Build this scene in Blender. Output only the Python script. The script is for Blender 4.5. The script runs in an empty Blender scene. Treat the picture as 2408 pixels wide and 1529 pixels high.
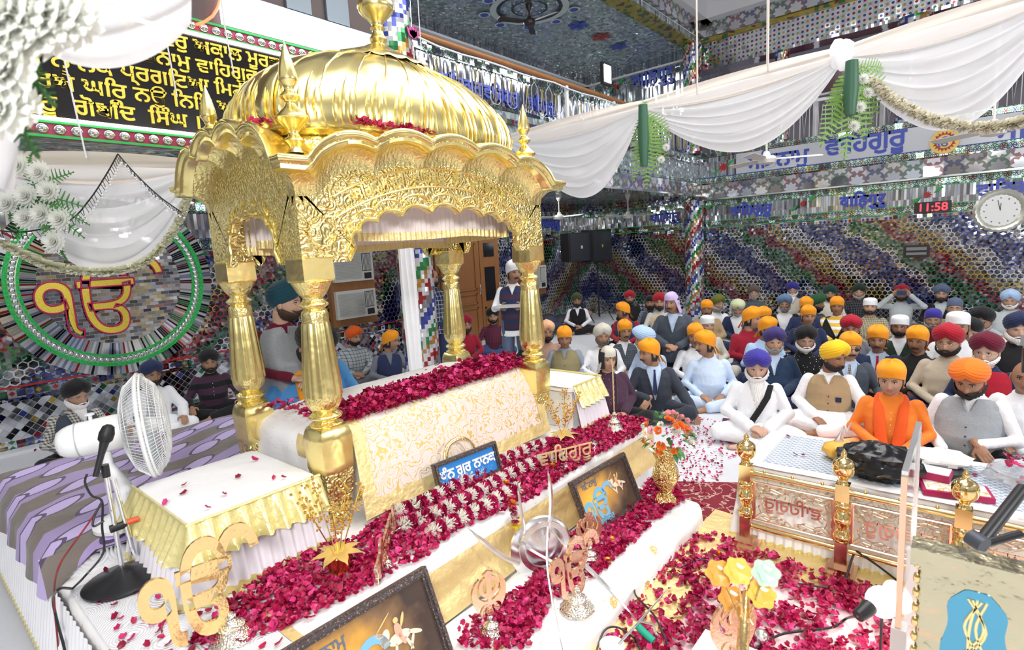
import bpy, bmesh, math, random
import numpy as np
from mathutils import Vector, Matrix, Euler, noise
from math import sin, cos, pi, atan2, sqrt, radians, hypot

random.seed(7); rng = np.random.default_rng(11)
S = bpy.context.scene
COL = S.collection

# ------------------------------------------------------------------ camera
FPX = 1287.5; CAMZ = 1.95
yaw, pitch, roll = 0.867, 0.139, -0.0573
_f = np.array([sin(yaw)*cos(pitch), cos(yaw)*cos(pitch), -sin(pitch)])
_r = np.array([cos(yaw), -sin(yaw), 0.0]); _u = np.cross(_r, _f)
RR = np.array([cos(roll)*_r + sin(roll)*_u, -sin(roll)*_r + cos(roll)*_u, _f])
cd = bpy.data.cameras.new('camera'); cam = bpy.data.objects.new('camera', cd); COL.objects.link(cam)
cd.sensor_width = 36; cd.lens = FPX/2408*36; cd.clip_start = .02; cd.clip_end = 80
cam.matrix_world = Matrix(((RR[0][0], RR[1][0], -RR[2][0], 0), (RR[0][1], RR[1][1], -RR[2][1], 0),
                           (RR[0][2], RR[1][2], -RR[2][2], CAMZ), (0, 0, 0, 1)))
cd.dof.use_dof = True; cd.dof.focus_distance = 5.0; cd.dof.aperture_fstop = 3.5
S.camera = cam

# ------------------------------------------------------------------ world and light
W = bpy.data.worlds.new('world'); S.world = W; W.use_nodes = True
nt = W.node_tree; nt.nodes.clear()
wo = nt.nodes.new('ShaderNodeOutputWorld'); bg = nt.nodes.new('ShaderNodeBackground')
tc = nt.nodes.new('ShaderNodeTexCoord'); sx = nt.nodes.new('ShaderNodeSeparateXYZ')
rp = nt.nodes.new('ShaderNodeValToRGB'); nz = nt.nodes.new('ShaderNodeTexNoise'); ma = nt.nodes.new('ShaderNodeMath')
nz.inputs['Scale'].default_value = 5
ma.operation = 'MULTIPLY_ADD'; ma.inputs[1].default_value = .5; nt.links.new(tc.outputs['Generated'], sx.inputs[0])
nt.links.new(tc.outputs['Generated'], nz.inputs['Vector'])
nt.links.new(nz.outputs[0], ma.inputs[0]); nt.links.new(sx.outputs[2], ma.inputs[2])
nt.links.new(ma.outputs[0], rp.inputs[0])
e = rp.color_ramp.elements; e[0].position = .12; e[0].color = (.30, .25, .22, 1); e[1].position = .9; e[1].color = (1.0, 1.0, 1.05, 1)
for p_, c_ in ((.3, (.33, .33, .36, 1)), (.42, (.75, .77, .82, 1)), (.55, (.45, .47, .52, 1))):
    k = e.new(p_); k.color = c_
nt.links.new(rp.outputs[0], bg.inputs[0]); bg.inputs[1].default_value = .62
nt.links.new(bg.outputs[0], wo.inputs[0])

def area(name, loc, target, size, power, color=(1, 1, 1)):
    d = bpy.data.lights.new(name, 'AREA'); d.shape = 'RECTANGLE'; d.size, d.size_y = size; d.energy = power; d.color = color
    o = bpy.data.objects.new(name, d); COL.objects.link(o); o.location = loc
    o.rotation_euler = (Vector(target)-Vector(loc)).to_track_quat('-Z', 'Y').to_euler(); return o
area('ceiling_panel_light', (6.5, 1.5, 6.7), (6.5, 1.5, 0), (5, 4), 260, (1, .99, .97))
area('ceiling_panel_light', (1.5, 0.5, 6.7), (1.5, .8, 0), (4, 3), 130, (1, .99, .97))
area('unseen_flood_light', (-1.4, -1.2, 3.3), (2.6, 3.0, 1.6), (.8, .6), 150, (1, .98, .95))  # unseen flood added behind the camera, imitates a flash and brightens the gold
area('unseen_flood_light', (5.2, -4.5, 4.2), (7, 2.0, .6), (1.0, .7), 150, (1, .99, .98))  # second added flood, also out of view
area('aisle_tube_light', (9.5, 6.9, 2.95), (9.5, 6.9, 0), (5, .3), 30)
area('aisle_tube_light', (2.2, 6.9, 2.95), (2.2, 6.9, 0), (3.5, .3), 25)
area('gallery_fill_light', (9.5, 7.0, 6.2), (9.5, 7.0, 4), (5, .3), 70)  # unseen lamp added to brighten the gallery

V = S.view_settings
V.view_transform = 'Standard'; V.look = 'None'; V.gamma = 1; V.exposure = 0.36
S.render.film_transparent = False
S.cycles.max_bounces = 7; S.cycles.glossy_bounces = 4; S.cycles.transmission_bounces = 6; S.cycles.transparent_max_bounces = 8
S.cycles.sample_clamp_indirect = 6

def ray(x, y): return RR.T @ np.array([(x-1204)/FPX, -(y-764.5)/FPX, 1.0])
C0 = np.array([0, 0, CAMZ])
def atz(x, y, z): r = ray(x, y); return Vector(C0 + (z-CAMZ)/r[2]*r)       # where the sight line meets a level
def aty(x, y, Y): r = ray(x, y); return Vector(C0 + Y/r[1]*r)             # ... meets the plane y=Y
def atx(x, y, X): r = ray(x, y); return Vector(C0 + X/r[0]*r)             # ... meets the plane x=X

# ------------------------------------------------------------------ mesh helpers
class MB:
    def __init__(s): s.v = []; s.f = []; s.m = []; s.cur = 0
    def add(s, vs, fs, m=None):
        n = len(s.v); s.v.extend([tuple(p) for p in vs]); s.f.extend([tuple(i+n for i in f) for f in fs])
        s.m.extend([s.cur if m is None else m]*len(fs)); return s
    def box(s, a, b, m=None):
        x0, y0, z0 = a; x1, y1, z1 = b
        return s.add([(x0,y0,z0),(x1,y0,z0),(x1,y1,z0),(x0,y1,z0),(x0,y0,z1),(x1,y0,z1),(x1,y1,z1),(x0,y1,z1)],
                     [(0,3,2,1),(4,5,6,7),(0,1,5,4),(1,2,6,5),(2,3,7,6),(3,0,4,7)], m)
    def cbox(s, c, d, m=None): return s.box((c[0]-d[0]/2, c[1]-d[1]/2, c[2]-d[2]/2), (c[0]+d[0]/2, c[1]+d[1]/2, c[2]+d[2]/2), m)
    def xbox(s, M, d, m=None):
        n = len(s.v); s.cbox((0,0,0), d, m)
        for i in range(n, len(s.v)): s.v[i] = tuple(M @ Vector(s.v[i]))
        return s
    def lathe(s, c, prof, n=24, fl=0, amp=0, axis=None, m=None, sx=1, sy=1, square=0):
        vs = []
        for r, z in prof:
            for i in range(n):
                a = 2*pi*i/n; rr = r*(1+amp*cos(fl*a)) if fl else r
                if square: rr = rr/max(abs(cos(a)), abs(sin(a)))**square
                vs.append(Vector((rr*cos(a)*sx, rr*sin(a)*sy, z)))
        if axis is not None:
            q = Vector(axis).to_track_quat('Z', 'Y').to_matrix(); vs = [q @ v for v in vs]
        vs = [v+Vector(c) for v in vs]; fs = []; k = len(prof)
        for j in range(k-1):
            for i in range(n):
                i2 = (i+1) % n; fs.append((j*n+i, j*n+i2, (j+1)*n+i2, (j+1)*n+i))
        fs.append(tuple(range(n-1, -1, -1))); fs.append(tuple((k-1)*n+i for i in range(n)))
        return s.add(vs, fs, m)
    def sph(s, c, r, n=12, M=None, m=None):
        if not hasattr(r, '__len__'): r = (r, r, r)
        vs = [(0, 0, -1)]; h = max(4, n//2)
        for j in range(1, h):
            t = -pi/2+pi*j/h
            for i in range(n): a = 2*pi*i/n; vs.append((cos(t)*cos(a), cos(t)*sin(a), sin(t)))
        vs.append((0, 0, 1)); L = len(vs)-1; fs = [(0, 1+(i+1) % n, 1+i) for i in range(n)]
        for j in range(h-2):
            for i in range(n):
                i2 = (i+1) % n; fs.append((1+j*n+i, 1+j*n+i2, 1+(j+1)*n+i2, 1+(j+1)*n+i))
        b = 1+(h-2)*n; fs += [(b+i, b+(i+1) % n, L) for i in range(n)]
        out = []
        for v in vs:
            p = Vector((v[0]*r[0], v[1]*r[1], v[2]*r[2]))
            if M is not None: p = M @ p
            out.append(p+Vector(c))
        return s.add(out, fs, m)
    def tube(s, pts, r, n=8, m=None, flat=1.0):
        pts = [Vector(p) for p in pts]; K = len(pts); rs = r if hasattr(r, '__len__') else [r]*K
        vs = []; up = Vector((0, 0, 1)); t0 = (pts[1]-pts[0]).normalized()
        if abs(t0.dot(up)) > .95: up = Vector((1, 0, 0))
        for i, p in enumerate(pts):
            t = (pts[min(i+1, K-1)]-pts[max(i-1, 0)])
            t = t.normalized() if t.length > 1e-9 else t0
            a = t.cross(up)
            if a.length < 1e-4: a = t.cross(Vector((0.3, 1, .2)))
            a.normalize(); b = a.cross(t).normalized(); up = b
            for k in range(n): q = 2*pi*k/n; vs.append(p+(a*cos(q)+b*sin(q)*flat)*rs[i])
        fs = [(j*n+k, j*n+(k+1) % n, (j+1)*n+(k+1) % n, (j+1)*n+k) for j in range(K-1) for k in range(n)]
        fs.append(tuple(range(n-1, -1, -1))); fs.append(tuple((K-1)*n+k for k in range(n)))
        return s.add(vs, fs, m)
    def grid(s, fn, nu, nv, m=None, wrap=False):
        vs = [fn(i/nu, j/nv) for j in range(nv+1) for i in range(nu+1)]; w = nu+1
        return s.add(vs, [(j*w+i, j*w+i+1, (j+1)*w+i+1, (j+1)*w+i) for j in range(nv) for i in range(nu)], m)
    def prism(s, poly, fn, h, m=None):   # poly 2D, fn(u,v,w)->3D point, w 0..h
        n = len(poly); vs = [fn(u, v, 0) for u, v in poly]+[fn(u, v, h) for u, v in poly]
        return s.add(vs, [tuple(range(n-1, -1, -1)), tuple(range(n, 2*n))]+[(i, (i+1) % n, n+(i+1) % n, n+i) for i in range(n)], m)
    def arr(s, V_, F_, m=None):
        return s.add(V_.tolist(), F_.tolist(), m)
    def mesh(s, name, smooth=True):
        me = bpy.data.meshes.new(name); me.from_pydata(s.v, [], s.f)
        if s.m and max(s.m) > 0: me.polygons.foreach_set('material_index', s.m)
        if smooth: me.polygons.foreach_set('use_smooth', [True]*len(me.polygons))
        me.update(); return me
    def build(s, name, mat, parent=None, smooth=True, sharp=40):
        me = s.mesh(name, smooth)
        for mm in (mat if isinstance(mat, (list, tuple)) else [mat]): me.materials.append(mm)
        if smooth and sharp:
            me.set_sharp_from_angle(angle=radians(sharp))
        return link(name, me, parent)
def link(name, me, parent=None, mw=None):
    o = bpy.data.objects.new(name, me); COL.objects.link(o)
    if parent is not None: o.parent = parent
    if mw is not None: o.matrix_local = mw
    return o
def world_children(root):      # parts were modelled in world coordinates: take out the root's placement
    inv = root.matrix_basis.inverted()
    for c in root.children: c.matrix_parent_inverse = inv
def tag(o, label=None, cat=None, group=None, kind=None):
    if label: o['label'] = label
    if cat: o['category'] = cat
    if group: o['group'] = group
    if kind: o['kind'] = kind
    return o
def thing(name, label, cat, loc=(0, 0, 0), rz=0, group=None):
    o = bpy.data.objects.new(name, None); COL.objects.link(o); o.empty_display_size = .1
    o.location = loc; o.rotation_euler = (0, 0, rz); return tag(o, label, cat, group)
def struct(o): o['kind'] = 'structure'; return o
def text_mesh(s, size, depth=.01, bold=0.0, center=True, line=0):
    c = bpy.data.curves.new('lettering', 'FONT'); c.body = s; c.size = size; c.extrude = depth/2; c.offset = bold; c.resolution_u = 2 if len(s) == 1 and not line else 4
    if line: c.fill_mode = 'NONE'; c.extrude = 0; c.bevel_depth = line; c.bevel_resolution = 1
    if center: c.align_x = 'CENTER'; c.align_y = 'CENTER'
    o = bpy.data.objects.new('lettering', c); COL.objects.link(o)
    bpy.context.view_layer.update()
    me = bpy.data.meshes.new_from_object(o.evaluated_get(bpy.context.evaluated_depsgraph_get()))
    bpy.data.objects.remove(o); bpy.data.curves.remove(c)
    if len(s) == 1 and len(me.vertices): q = [v.co for v in me.vertices]; me.transform(Matrix.Translation((-(min(v.x for v in q)+max(v.x for v in q))/2, -(min(v.y for v in q)+max(v.y for v in q))/2, 0)))
    return me
def put_text(name, s, size, mat, pos, xdir, updir, depth=.01, bold=0, parent=None, wx=1.0, line=0):
    me = text_mesh(s, size, depth, bold, True, line); me.materials.clear(); me.materials.append(mat)
    x = Vector(xdir).normalized(); u = Vector(updir).normalized(); n = x.cross(u)
    M = Matrix(((x[0]*wx, u[0], n[0], pos[0]), (x[1]*wx, u[1], n[1], pos[1]), (x[2]*wx, u[2], n[2], pos[2]), (0, 0, 0, 1)))
    me.transform(M); return link(name, me, parent)

# ------------------------------------------------------------------ materials
class NT:
    def __init__(s, name):
        s.mat = bpy.data.materials.new(name); s.mat.use_nodes = True; s.t = s.mat.node_tree; s.b = s.t.nodes['Principled BSDF']
    def n(s, k, **kw):
        nd = s.t.nodes.new(k)
        for a, v in kw.items(): setattr(nd, a, v)
        return nd
    def set(s, sock, v):
        if v is None: return
        if hasattr(v, 'is_output') or isinstance(v, bpy.types.NodeSocket): s.t.links.new(v, sock)
        else:
            if hasattr(sock.default_value, '__len__') and hasattr(v, '__len__') and len(sock.default_value) == 4 and len(v) == 3: v = (*v, 1)
            sock.default_value = v
    def m(s, op, a, b=None, c=None, clamp=False):
        nd = s.n('ShaderNodeMath', operation=op, use_clamp=clamp)
        for i, v in enumerate((a, b, c)): s.set(nd.inputs[i], v)
        return nd.outputs[0]
    def vm(s, op, a, b=None, out=0):
        nd = s.n('ShaderNodeVectorMath', operation=op)
        s.set(nd.inputs[0], a)
        if b is not None: s.set(nd.inputs[3 if op == 'SCALE' else 1], b)
        return nd.outputs[out]
    def comb(s, x, y, z=0.0):
        nd = s.n('ShaderNodeCombineXYZ')
        for i, v in enumerate((x, y, z)): s.set(nd.inputs[i], v)
        return nd.outputs[0]
    def sep(s, v):
        nd = s.n('ShaderNodeSeparateXYZ'); s.set(nd.inputs[0], v); return nd.outputs
    def mix(s, f, a, b):
        nd = s.n('ShaderNodeMix', data_type='RGBA'); s.set(nd.inputs[0], f); s.set(nd.inputs[6], a); s.set(nd.inputs[7], b); return nd.outputs[2]
    def ramp(s, f, stops, const=True):
        nd = s.n('ShaderNodeValToRGB'); s.set(nd.inputs[0], f); el = nd.color_ramp.elements
        if const: nd.color_ramp.interpolation = 'CONSTANT'
        while len(el) < len(stops): el.new(.5)
        for e_, (p, c) in zip(el, stops): e_.position = p; e_.color = (*c, 1)
        return nd.outputs[0]
    def obj(s): return s.n('ShaderNodeTexCoord').outputs['Object']
    def noise(s, v, sc, det=2.0, out=0):
        nd = s.n('ShaderNodeTexNoise'); s.set(nd.inputs['Vector'], v); nd.inputs['Scale'].default_value = sc; nd.inputs['Detail'].default_value = det; return nd.outputs[out]
    def white(s, v, out=0):
        nd = s.n('ShaderNodeTexWhiteNoise'); s.set(nd.inputs['Vector'], v); return nd.outputs[out]
    def vor(s, v, sc, feat='F1', out=0):
        nd = s.n('ShaderNodeTexVoronoi', feature=feat); s.set(nd.inputs['Vector'], v); nd.inputs['Scale'].default_value = sc; return nd.outputs[out]
    def bump(s, h, st=.5, dist=.01):
        nd = s.n('ShaderNodeBump'); s.set(nd.inputs['Height'], h); nd.inputs['Strength'].default_value = st; nd.inputs['Distance'].default_value = dist
        s.set(s.b.inputs['Normal'], nd.outputs[0]); return nd
    def p(s, **kw):
        for k, v in kw.items(): s.set(s.b.inputs[{'col': 'Base Color', 'ro': 'Roughness', 'me': 'Metallic', 'sp': 'Specular IOR Level', 'em': 'Emission Color', 'es': 'Emission Strength', 'al': 'Alpha', 'tr': 'Transmission Weight', 'ior': 'IOR', 'sh': 'Sheen Weight', 'sss': 'Subsurface Weight', 'coat': 'Coat Weight'}[k]], v)
        return s
_mc = {}
def plain(name, col, ro=.6, me=0.0, **kw):
    k = (name, col, ro, me)
    if k not in _mc:
        t = NT(name); t.p(col=col, ro=ro, me=me, **kw); _mc[k] = t.mat
    return _mc[k]
def cloth(name, col, folds=.5, ro=.85, pat=None, col2=(1, 1, 1), scale=1.0):
    k = ('cloth', name, col, pat, col2, scale)
    if k in _mc: return _mc[k]
    t = NT(name); o = t.obj(); h = t.noise(o, 9, 3.0); c = col
    sx_, sy_, sz_ = t.sep(o)
    if pat == 'check':
        u = t.m('GREATER_THAN', t.m('FRACT', t.m('MULTIPLY', t.m('ADD', sx_, t.m('MULTIPLY', sy_, .6)), 28*scale)), .55)
        v = t.m('GREATER_THAN', t.m('FRACT', t.m('MULTIPLY', sz_, 28*scale)), .55)
        c = t.mix(t.m('MULTIPLY', t.m('ADD', u, v), .5), col, col2)
    elif pat == 'plaid':
        u = t.m('GREATER_THAN', t.m('FRACT', t.m('MULTIPLY', t.m('ADD', sx_, t.m('MULTIPLY', sy_, .6)), 16*scale)), .88)
        v = t.m('GREATER_THAN', t.m('FRACT', t.m('MULTIPLY', sz_, 16*scale)), .88)
        c = t.mix(t.m('MAXIMUM', u, v), col, col2)
    elif pat == 'stripe':
        c = t.mix(t.m('GREATER_THAN', t.m('FRACT', t.m('MULTIPLY', sz_, 11*scale)), .55), col, col2)
    elif pat == 'dots':
        c = t.mix(t.m('LESS_THAN', t.vor(t.vm('MULTIPLY', o, (1, .6, 1)), 45*scale), .16), col, col2)
    elif pat == 'tweed':
        c = t.mix(t.noise(o, 260, 2.0), col, col2)
    t.p(col=c, ro=ro, sp=.25, sh=.15)
    t.bump(h, folds, .02); _mc[k] = t.mat; return t.mat
def gold(name, relief=None, col=(1.0, .85, .36), ro=.25, sc=26, dist=.006):
    t = NT(name); o = t.obj()
    if relief == 'floral':
        w = t.vm('ADD', o, t.vm('SCALE', t.noise(o, 9, 2.0, 1), .09))
        a = t.m('SINE', t.m('MULTIPLY', t.vor(w, sc*.55, 'F1'), 22.0)); b = t.m('SINE', t.m('MULTIPLY', t.noise(w, sc*.3, 1.5), 60.0))
        h = t.m('ADD', t.m('MULTIPLY', a, .5), t.m('MULTIPLY', b, .4)); t.bump(h, .8, dist)
    elif relief == 'hammer':
        t.bump(t.noise(o, 9, 2.0), .28, .02)
    elif relief == 'leaf':
        w = t.vm('MULTIPLY', o, (1, 1, .45)); t.bump(t.m('ADD', t.vor(w, sc, 'F1'), t.noise(o, sc*2, 2.0)), .8, dist)
    t.p(col=t.mix(t.m('MULTIPLY', t.noise(o, 3.5, 3.0), .30), col, (1.0, .76, .30)), me=1.0, ro=ro); return t.mat
M_gold = gold('gold_leaf', 'hammer'); M_goldr = gold('gold_repousse', 'floral'); M_goldc = gold('gold_carved', 'leaf', sc=40, dist=.005)
M_goldbrocade = None
def brocade(name, base, thread, sc=30, amt=.5, ro=.5):
    t = NT(name); o = t.obj(); w = t.vm('ADD', o, t.vm('SCALE', t.noise(o, 6, 2.0, 1), .14))
    k = t.m('LESS_THAN', t.m('ABSOLUTE', t.m('SINE', t.m('MULTIPLY', t.noise(w, sc*.14, 2.5), 34.0))), amt)
    d = t.m('LESS_THAN', t.vor(o, 75), .16)
    f = t.m('MAXIMUM', k, d)
    t.p(col=t.mix(f, base, thread), ro=ro, me=t.m('MULTIPLY', f, .55), sp=.3); t.bump(t.m('ADD', f, t.noise(o, 300, 1.0)), .35, .003); return t.mat
def dotted(name, base, thread):
    t = NT(name); o = t.obj(); d = t.m('LESS_THAN', t.vor(o, 26), .10)
    e_ = t.vor(o, 4.2); k = t.m('MULTIPLY', t.m('LESS_THAN', e_, .13), t.m('GREATER_THAN', t.noise(o, 90, 1.0), .42))
    f = t.m('MAXIMUM', d, k); t.p(col=t.mix(f, base, thread), ro=.75, me=t.m('MULTIPLY', f, .5), sp=.3); t.bump(t.noise(o, 12, 3.0), .25, .02); return t.mat
M_white = cloth('white_cloth', (.86, .86, .88), .45); M_sheet = cloth('white_floor_sheet', (.64, .655, .70), .35)
M_dot = dotted('white_cloth_gold_dots', (.88, .87, .87), (.72, .52, .16))
M_tissue = NT('gold_tissue'); _o = M_tissue.obj(); M_tissue.p(col=M_tissue.mix(M_tissue.noise(_o, 120, 2.0), (.80, .60, .22), (.90, .76, .42)), me=.45, ro=.45); M_tissue.bump(M_tissue.noise(_o, 14, 4.0), .5, .03); M_tissue = M_tissue.mat
M_brocade = brocade('gold_embroidered_cloth', (.76, .66, .61), (.80, .58, .18), 56, .36)
M_black = plain('black_plastic', (.015, .015, .018), .35); M_chrome = plain('chrome', (.85, .86, .88), .08, 1.0)
M_steel = plain('polished_steel', (.84, .85, .87), .24, 1.0); M_copper = plain('rose_brass', (.86, .60, .42), .2, 1.0)
M_brass = plain('polished_brass', (.90, .68, .30), .1, 1.0); M_whitep = plain('white_plastic', (.85, .86, .86), .3)
M_wood = NT('brown_wood'); _o = M_wood.obj(); M_wood.p(col=M_wood.mix(M_wood.noise(M_wood.vm('MULTIPLY', _o, (14, 14, 1.2)), 3, 4.0), (.24, .09, .03), (.40, .18, .06)), ro=.35); M_wood = M_wood.mat
M_petal = NT('rose_petal'); _o = M_petal.n('ShaderNodeNewGeometry').outputs['Random Per Island']
M_petal.p(col=M_petal.ramp(_o, [(0, (.17, .001, .02)), (.3, (.34, .003, .045)), (.65, (.46, .008, .085)), (1, (.66, .05, .22))], False), ro=.42, sp=.4); M_petal = M_petal.mat
M_leaf = plain('fern_green', (.06, .20, .05), .5); M_leaf2 = plain('pale_fern_green', (.17, .32, .07), .5)
M_blue = plain('blue_inlay', (.045, .075, .42), .35); M_red = plain('red_inlay', (.35, .02, .02), .3); M_green = plain('green_inlay', (.02, .30, .06), .3)
M_yel = NT('gold_glitter'); _o = M_yel.obj(); M_yel.p(col=M_yel.mix(M_yel.vor(_o, 260, 'F1', 1), (.60, .42, .02), (.95, .78, .12)), me=.35, ro=.35); M_yel.bump(M_yel.vor(_o, 200), .6, .003); M_yel = M_yel.mat
def emit(name, col, st):
    t = NT(name); t.p(col=col, em=col, es=st); return t.mat
# mirror mosaics: u runs along the wall, v up the wall
BC = [(.05, .07, .30), (.33, .03, .035), (.04, .22, .08), (.50, .36, .08), (.66, .68, .72), (.02, .02, .03)]
def mosaic(name, kind, sc=16, jit=.10, horiz=False):
    t = NT(name); x, y, z = t.sep(t.obj())
    u = x if horiz else t.m('ADD', x, y); v = y if horiz else z
    uv = t.comb(t.m('MULTIPLY', u, sc), t.m('MULTIPLY', v, sc))
    mir = (.78, .80, .84)
    if kind == 'hex':
        s_ = (1.0, 1.7320508, 1.0); h_ = (.5, .8660254, 0)
        def cell(off):
            q = t.vm('DIVIDE', t.vm('ADD', uv, off), s_)
            fr = t.vm('SUBTRACT', t.vm('FRACTION', q), (.5, .5, 0)); fr = t.vm('MULTIPLY', fr, s_)
            return t.vm('MULTIPLY', fr, (1, 1, 0))
        a = cell((0, 0, 0)); b = cell(h_)
        sel = t.m('LESS_THAN', t.vm('LENGTH', a, out=1), t.vm('LENGTH', b, out=1))
        g = t.mix(sel, b, a); idv = t.vm('SUBTRACT', uv, g)
        gx, gy, _ = t.sep(g)
        ag = t.m('FLOOR', t.m('DIVIDE', t.m('ADD', t.m('ARCTAN2', gy, gx), pi/6), 2*pi/3))
        idv = t.comb(*[o_ for o_ in t.sep(idv)[:2]], ag)
        idr = t.vm('FLOOR', t.vm('MULTIPLY', t.vm('ADD', idv, (.25, .25, 0)), (2, 2, 1)))
        ax = t.m('ABSOLUTE', gx); ay = t.m('ABSOLUTE', gy)
        hd = t.m('MAXIMUM', ax, t.m('ADD', t.m('MULTIPLY', ax, .5), t.m('MULTIPLY', ay, .8660254)))
        edge = t.m('GREATER_THAN', hd, .42)
        band = t.m('FRACT', t.m('ADD', t.m('MULTIPLY', t.m('SUBTRACT', u, t.m('MULTIPLY', v, 1.25)), .43), t.m('MULTIPLY', t.noise(idr, .11, 2.0), .55)))
        bc = t.ramp(band, [(0, BC[0]), (.16, BC[4]), (.30, BC[3]), (.44, BC[1]), (.60, BC[2]), (.76, BC[4]), (.86, BC[0])])
        rnd = t.white(idr, 1)
        tile = t.mix(t.m('MULTIPLY', t.m('POWER', t.white(idr, 0), .55), .95), mir, (.035, .04, .055)); tile = t.mix(t.m('MULTIPLY', edge, .9), tile, bc)
        tile = t.mix(t.m('MULTIPLY', t.m('GREATER_THAN', t.white(t.vm('ADD', idr, (3, 7, 1)), 0), .84), .8), tile, bc)
        me = t.m('SUBTRACT', 1.0, t.m('MULTIPLY', edge, .7))
    else:
        fl = t.vm('FLOOR', uv); fr = t.vm('SUBTRACT', t.vm('SUBTRACT', uv, fl), (.5, .5, 0)); gx, gy, _ = t.sep(fr); idr = fl
        r = t.vm('LENGTH', fr, out=1); an = t.m('ARCTAN2', gy, gx); wn = t.white(fl, 0)
        fx = t.sep(fl)[0]
        pick = t.ramp(t.m('FRACT', t.m('MULTIPLY', fx, .2501)), [(0, (.04, .05, .22)), (.24, (.22, .02, .03)), (.49, (.05, .16, .08)), (.74, (.16, .13, .06))])
        if kind == 'star':
            st = t.m('ADD', .30, t.m('MULTIPLY', t.m('ABSOLUTE', t.m('SUBTRACT', t.m('FRACT', t.m('MULTIPLY', an, 8/(2*pi))), .5)), .34))
            edge = t.m('GREATER_THAN', r, st); tile = t.mix(edge, t.mix(wn, mir, (.55, .56, .58)), t.mix(t.m('GREATER_THAN', r, .56), t.mix(.45, pick, (.35, .37, .40)), (.6, .6, .6)))
        elif kind == 'flower':
            edge = t.m('LESS_THAN', r, t.m('ADD', .24, t.m('MULTIPLY', t.m('COSINE', t.m('MULTIPLY', an, 6.0)), .17)))
            c_ = t.m('LESS_THAN', t.m('ABSOLUTE', t.m('SUBTRACT', r, .44)), .05)
            tile = t.mix(edge, t.mix(c_, mir, (.03, .28, .10)), pick)
        elif kind == 'diamond':
            dm = t.m('ADD', t.m('ABSOLUTE', gx), t.m('ABSOLUTE', gy)); edge = t.m('LESS_THAN', dm, .40)
            tile = t.mix(edge, t.mix(wn, mir, (.15, .16, .2)), t.ramp(t.m('FRACT', t.m('MULTIPLY', fx, .2)), [(0, BC[0]), (.19, BC[3]), (.39, BC[2]), (.59, BC[1]), (.79, BC[0])]))
        elif kind == 'lozenge':
            uv2 = t.comb(t.m('MULTIPLY', t.m('ADD', u, v), sc), t.m('MULTIPLY', t.m('SUBTRACT', u, v), sc)); fl = t.vm('FLOOR', uv2)
            wn = t.white(fl, 0); idr = fl
            tile = t.ramp(wn, [(0, mir), (.5, (.25, .26, .3)), (.68, (.62, .64, .68)), (.86, BC[1]), (.90, BC[0]), (.94, BC[2]), (.97, BC[3])])
            f2 = t.vm('SUBTRACT', uv2, fl); a_, b_, _ = t.sep(f2)
            edge = t.m('LESS_THAN', t.m('MINIMUM', a_, b_), .1); tile = t.mix(edge, tile, (.5, .5, .52))
        elif kind == 'strips':
            uv3 = t.comb(t.m('MULTIPLY', u, sc*3.2), t.m('MULTIPLY', v, sc*.35)); fl = t.vm('FLOOR', uv3); idr = fl; wn = t.white(fl, 0)
            tile = t.mix(wn, mir, (.42, .44, .48)); edge = t.m('LESS_THAN', t.m('FRACT', t.m('MULTIPLY', u, sc*3.2)), .13); tile = t.mix(edge, tile, (.25, .26, .28))
        elif kind == 'bricks':
            row = t.m('FLOOR', t.m('MULTIPLY', v, sc*2.2)); uu = t.m('ADD', t.m('MULTIPLY', u, sc), t.m('MULTIPLY', row, .5)); fl = t.comb(t.m('FLOOR', uu), row); idr = fl; wn = t.white(fl, 0)
            edge = t.m('MAXIMUM', t.m('LESS_THAN', t.m('FRACT', uu), .06), t.m('LESS_THAN', t.m('FRACT', t.m('MULTIPLY', v, sc*2.2)), .12)); tile = t.mix(edge, t.mix(wn, mir, (.12, .12, .14)), (.4, .42, .45))
        elif kind == 'dots':
            edge = t.m('LESS_THAN', r, .27)
            tile = t.mix(edge, mir, t.ramp(t.m('FRACT', t.m('MULTIPLY', t.m('ADD', fx, t.sep(fl)[1]), .2501)), [(0, BC[0]), (.24, BC[3]), (.49, BC[2]), (.74, BC[1])]))
        elif kind == 'crackle':
            uv4 = t.vm('ADD', uv, t.vm('SCALE', t.noise(uv, .6, 2.0, 1), 1.2)); vn = t.n('ShaderNodeTexVoronoi'); t.set(vn.inputs['Vector'], uv4); vn.inputs['Scale'].default_value = 1.0
            idr = vn.outputs['Color']; edge = t.m('GREATER_THAN', vn.outputs[0], .52); tile = t.mix(t.white(idr, 0), (.78, .84, .88), (.30, .36, .40)); tile = t.mix(t.m('MULTIPLY', edge, .6), tile, (.05, .12, .10))
        me = t.m('SUBTRACT', .62 if kind == 'crackle' else 1.0, t.m('MULTIPLY', edge, .45))
        rnd = t.white(idr, 1)
    gn = t.n('ShaderNodeNewGeometry').outputs['Normal']
    nrm = t.vm('NORMALIZE', t.vm('ADD', gn, t.vm('SCALE', t.vm('SUBTRACT', rnd, (.5, .5, .5)), jit)))
    t.set(t.b.inputs['Normal'], nrm)
    t.p(col=tile, me=me, ro=.10); return t.mat
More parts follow.
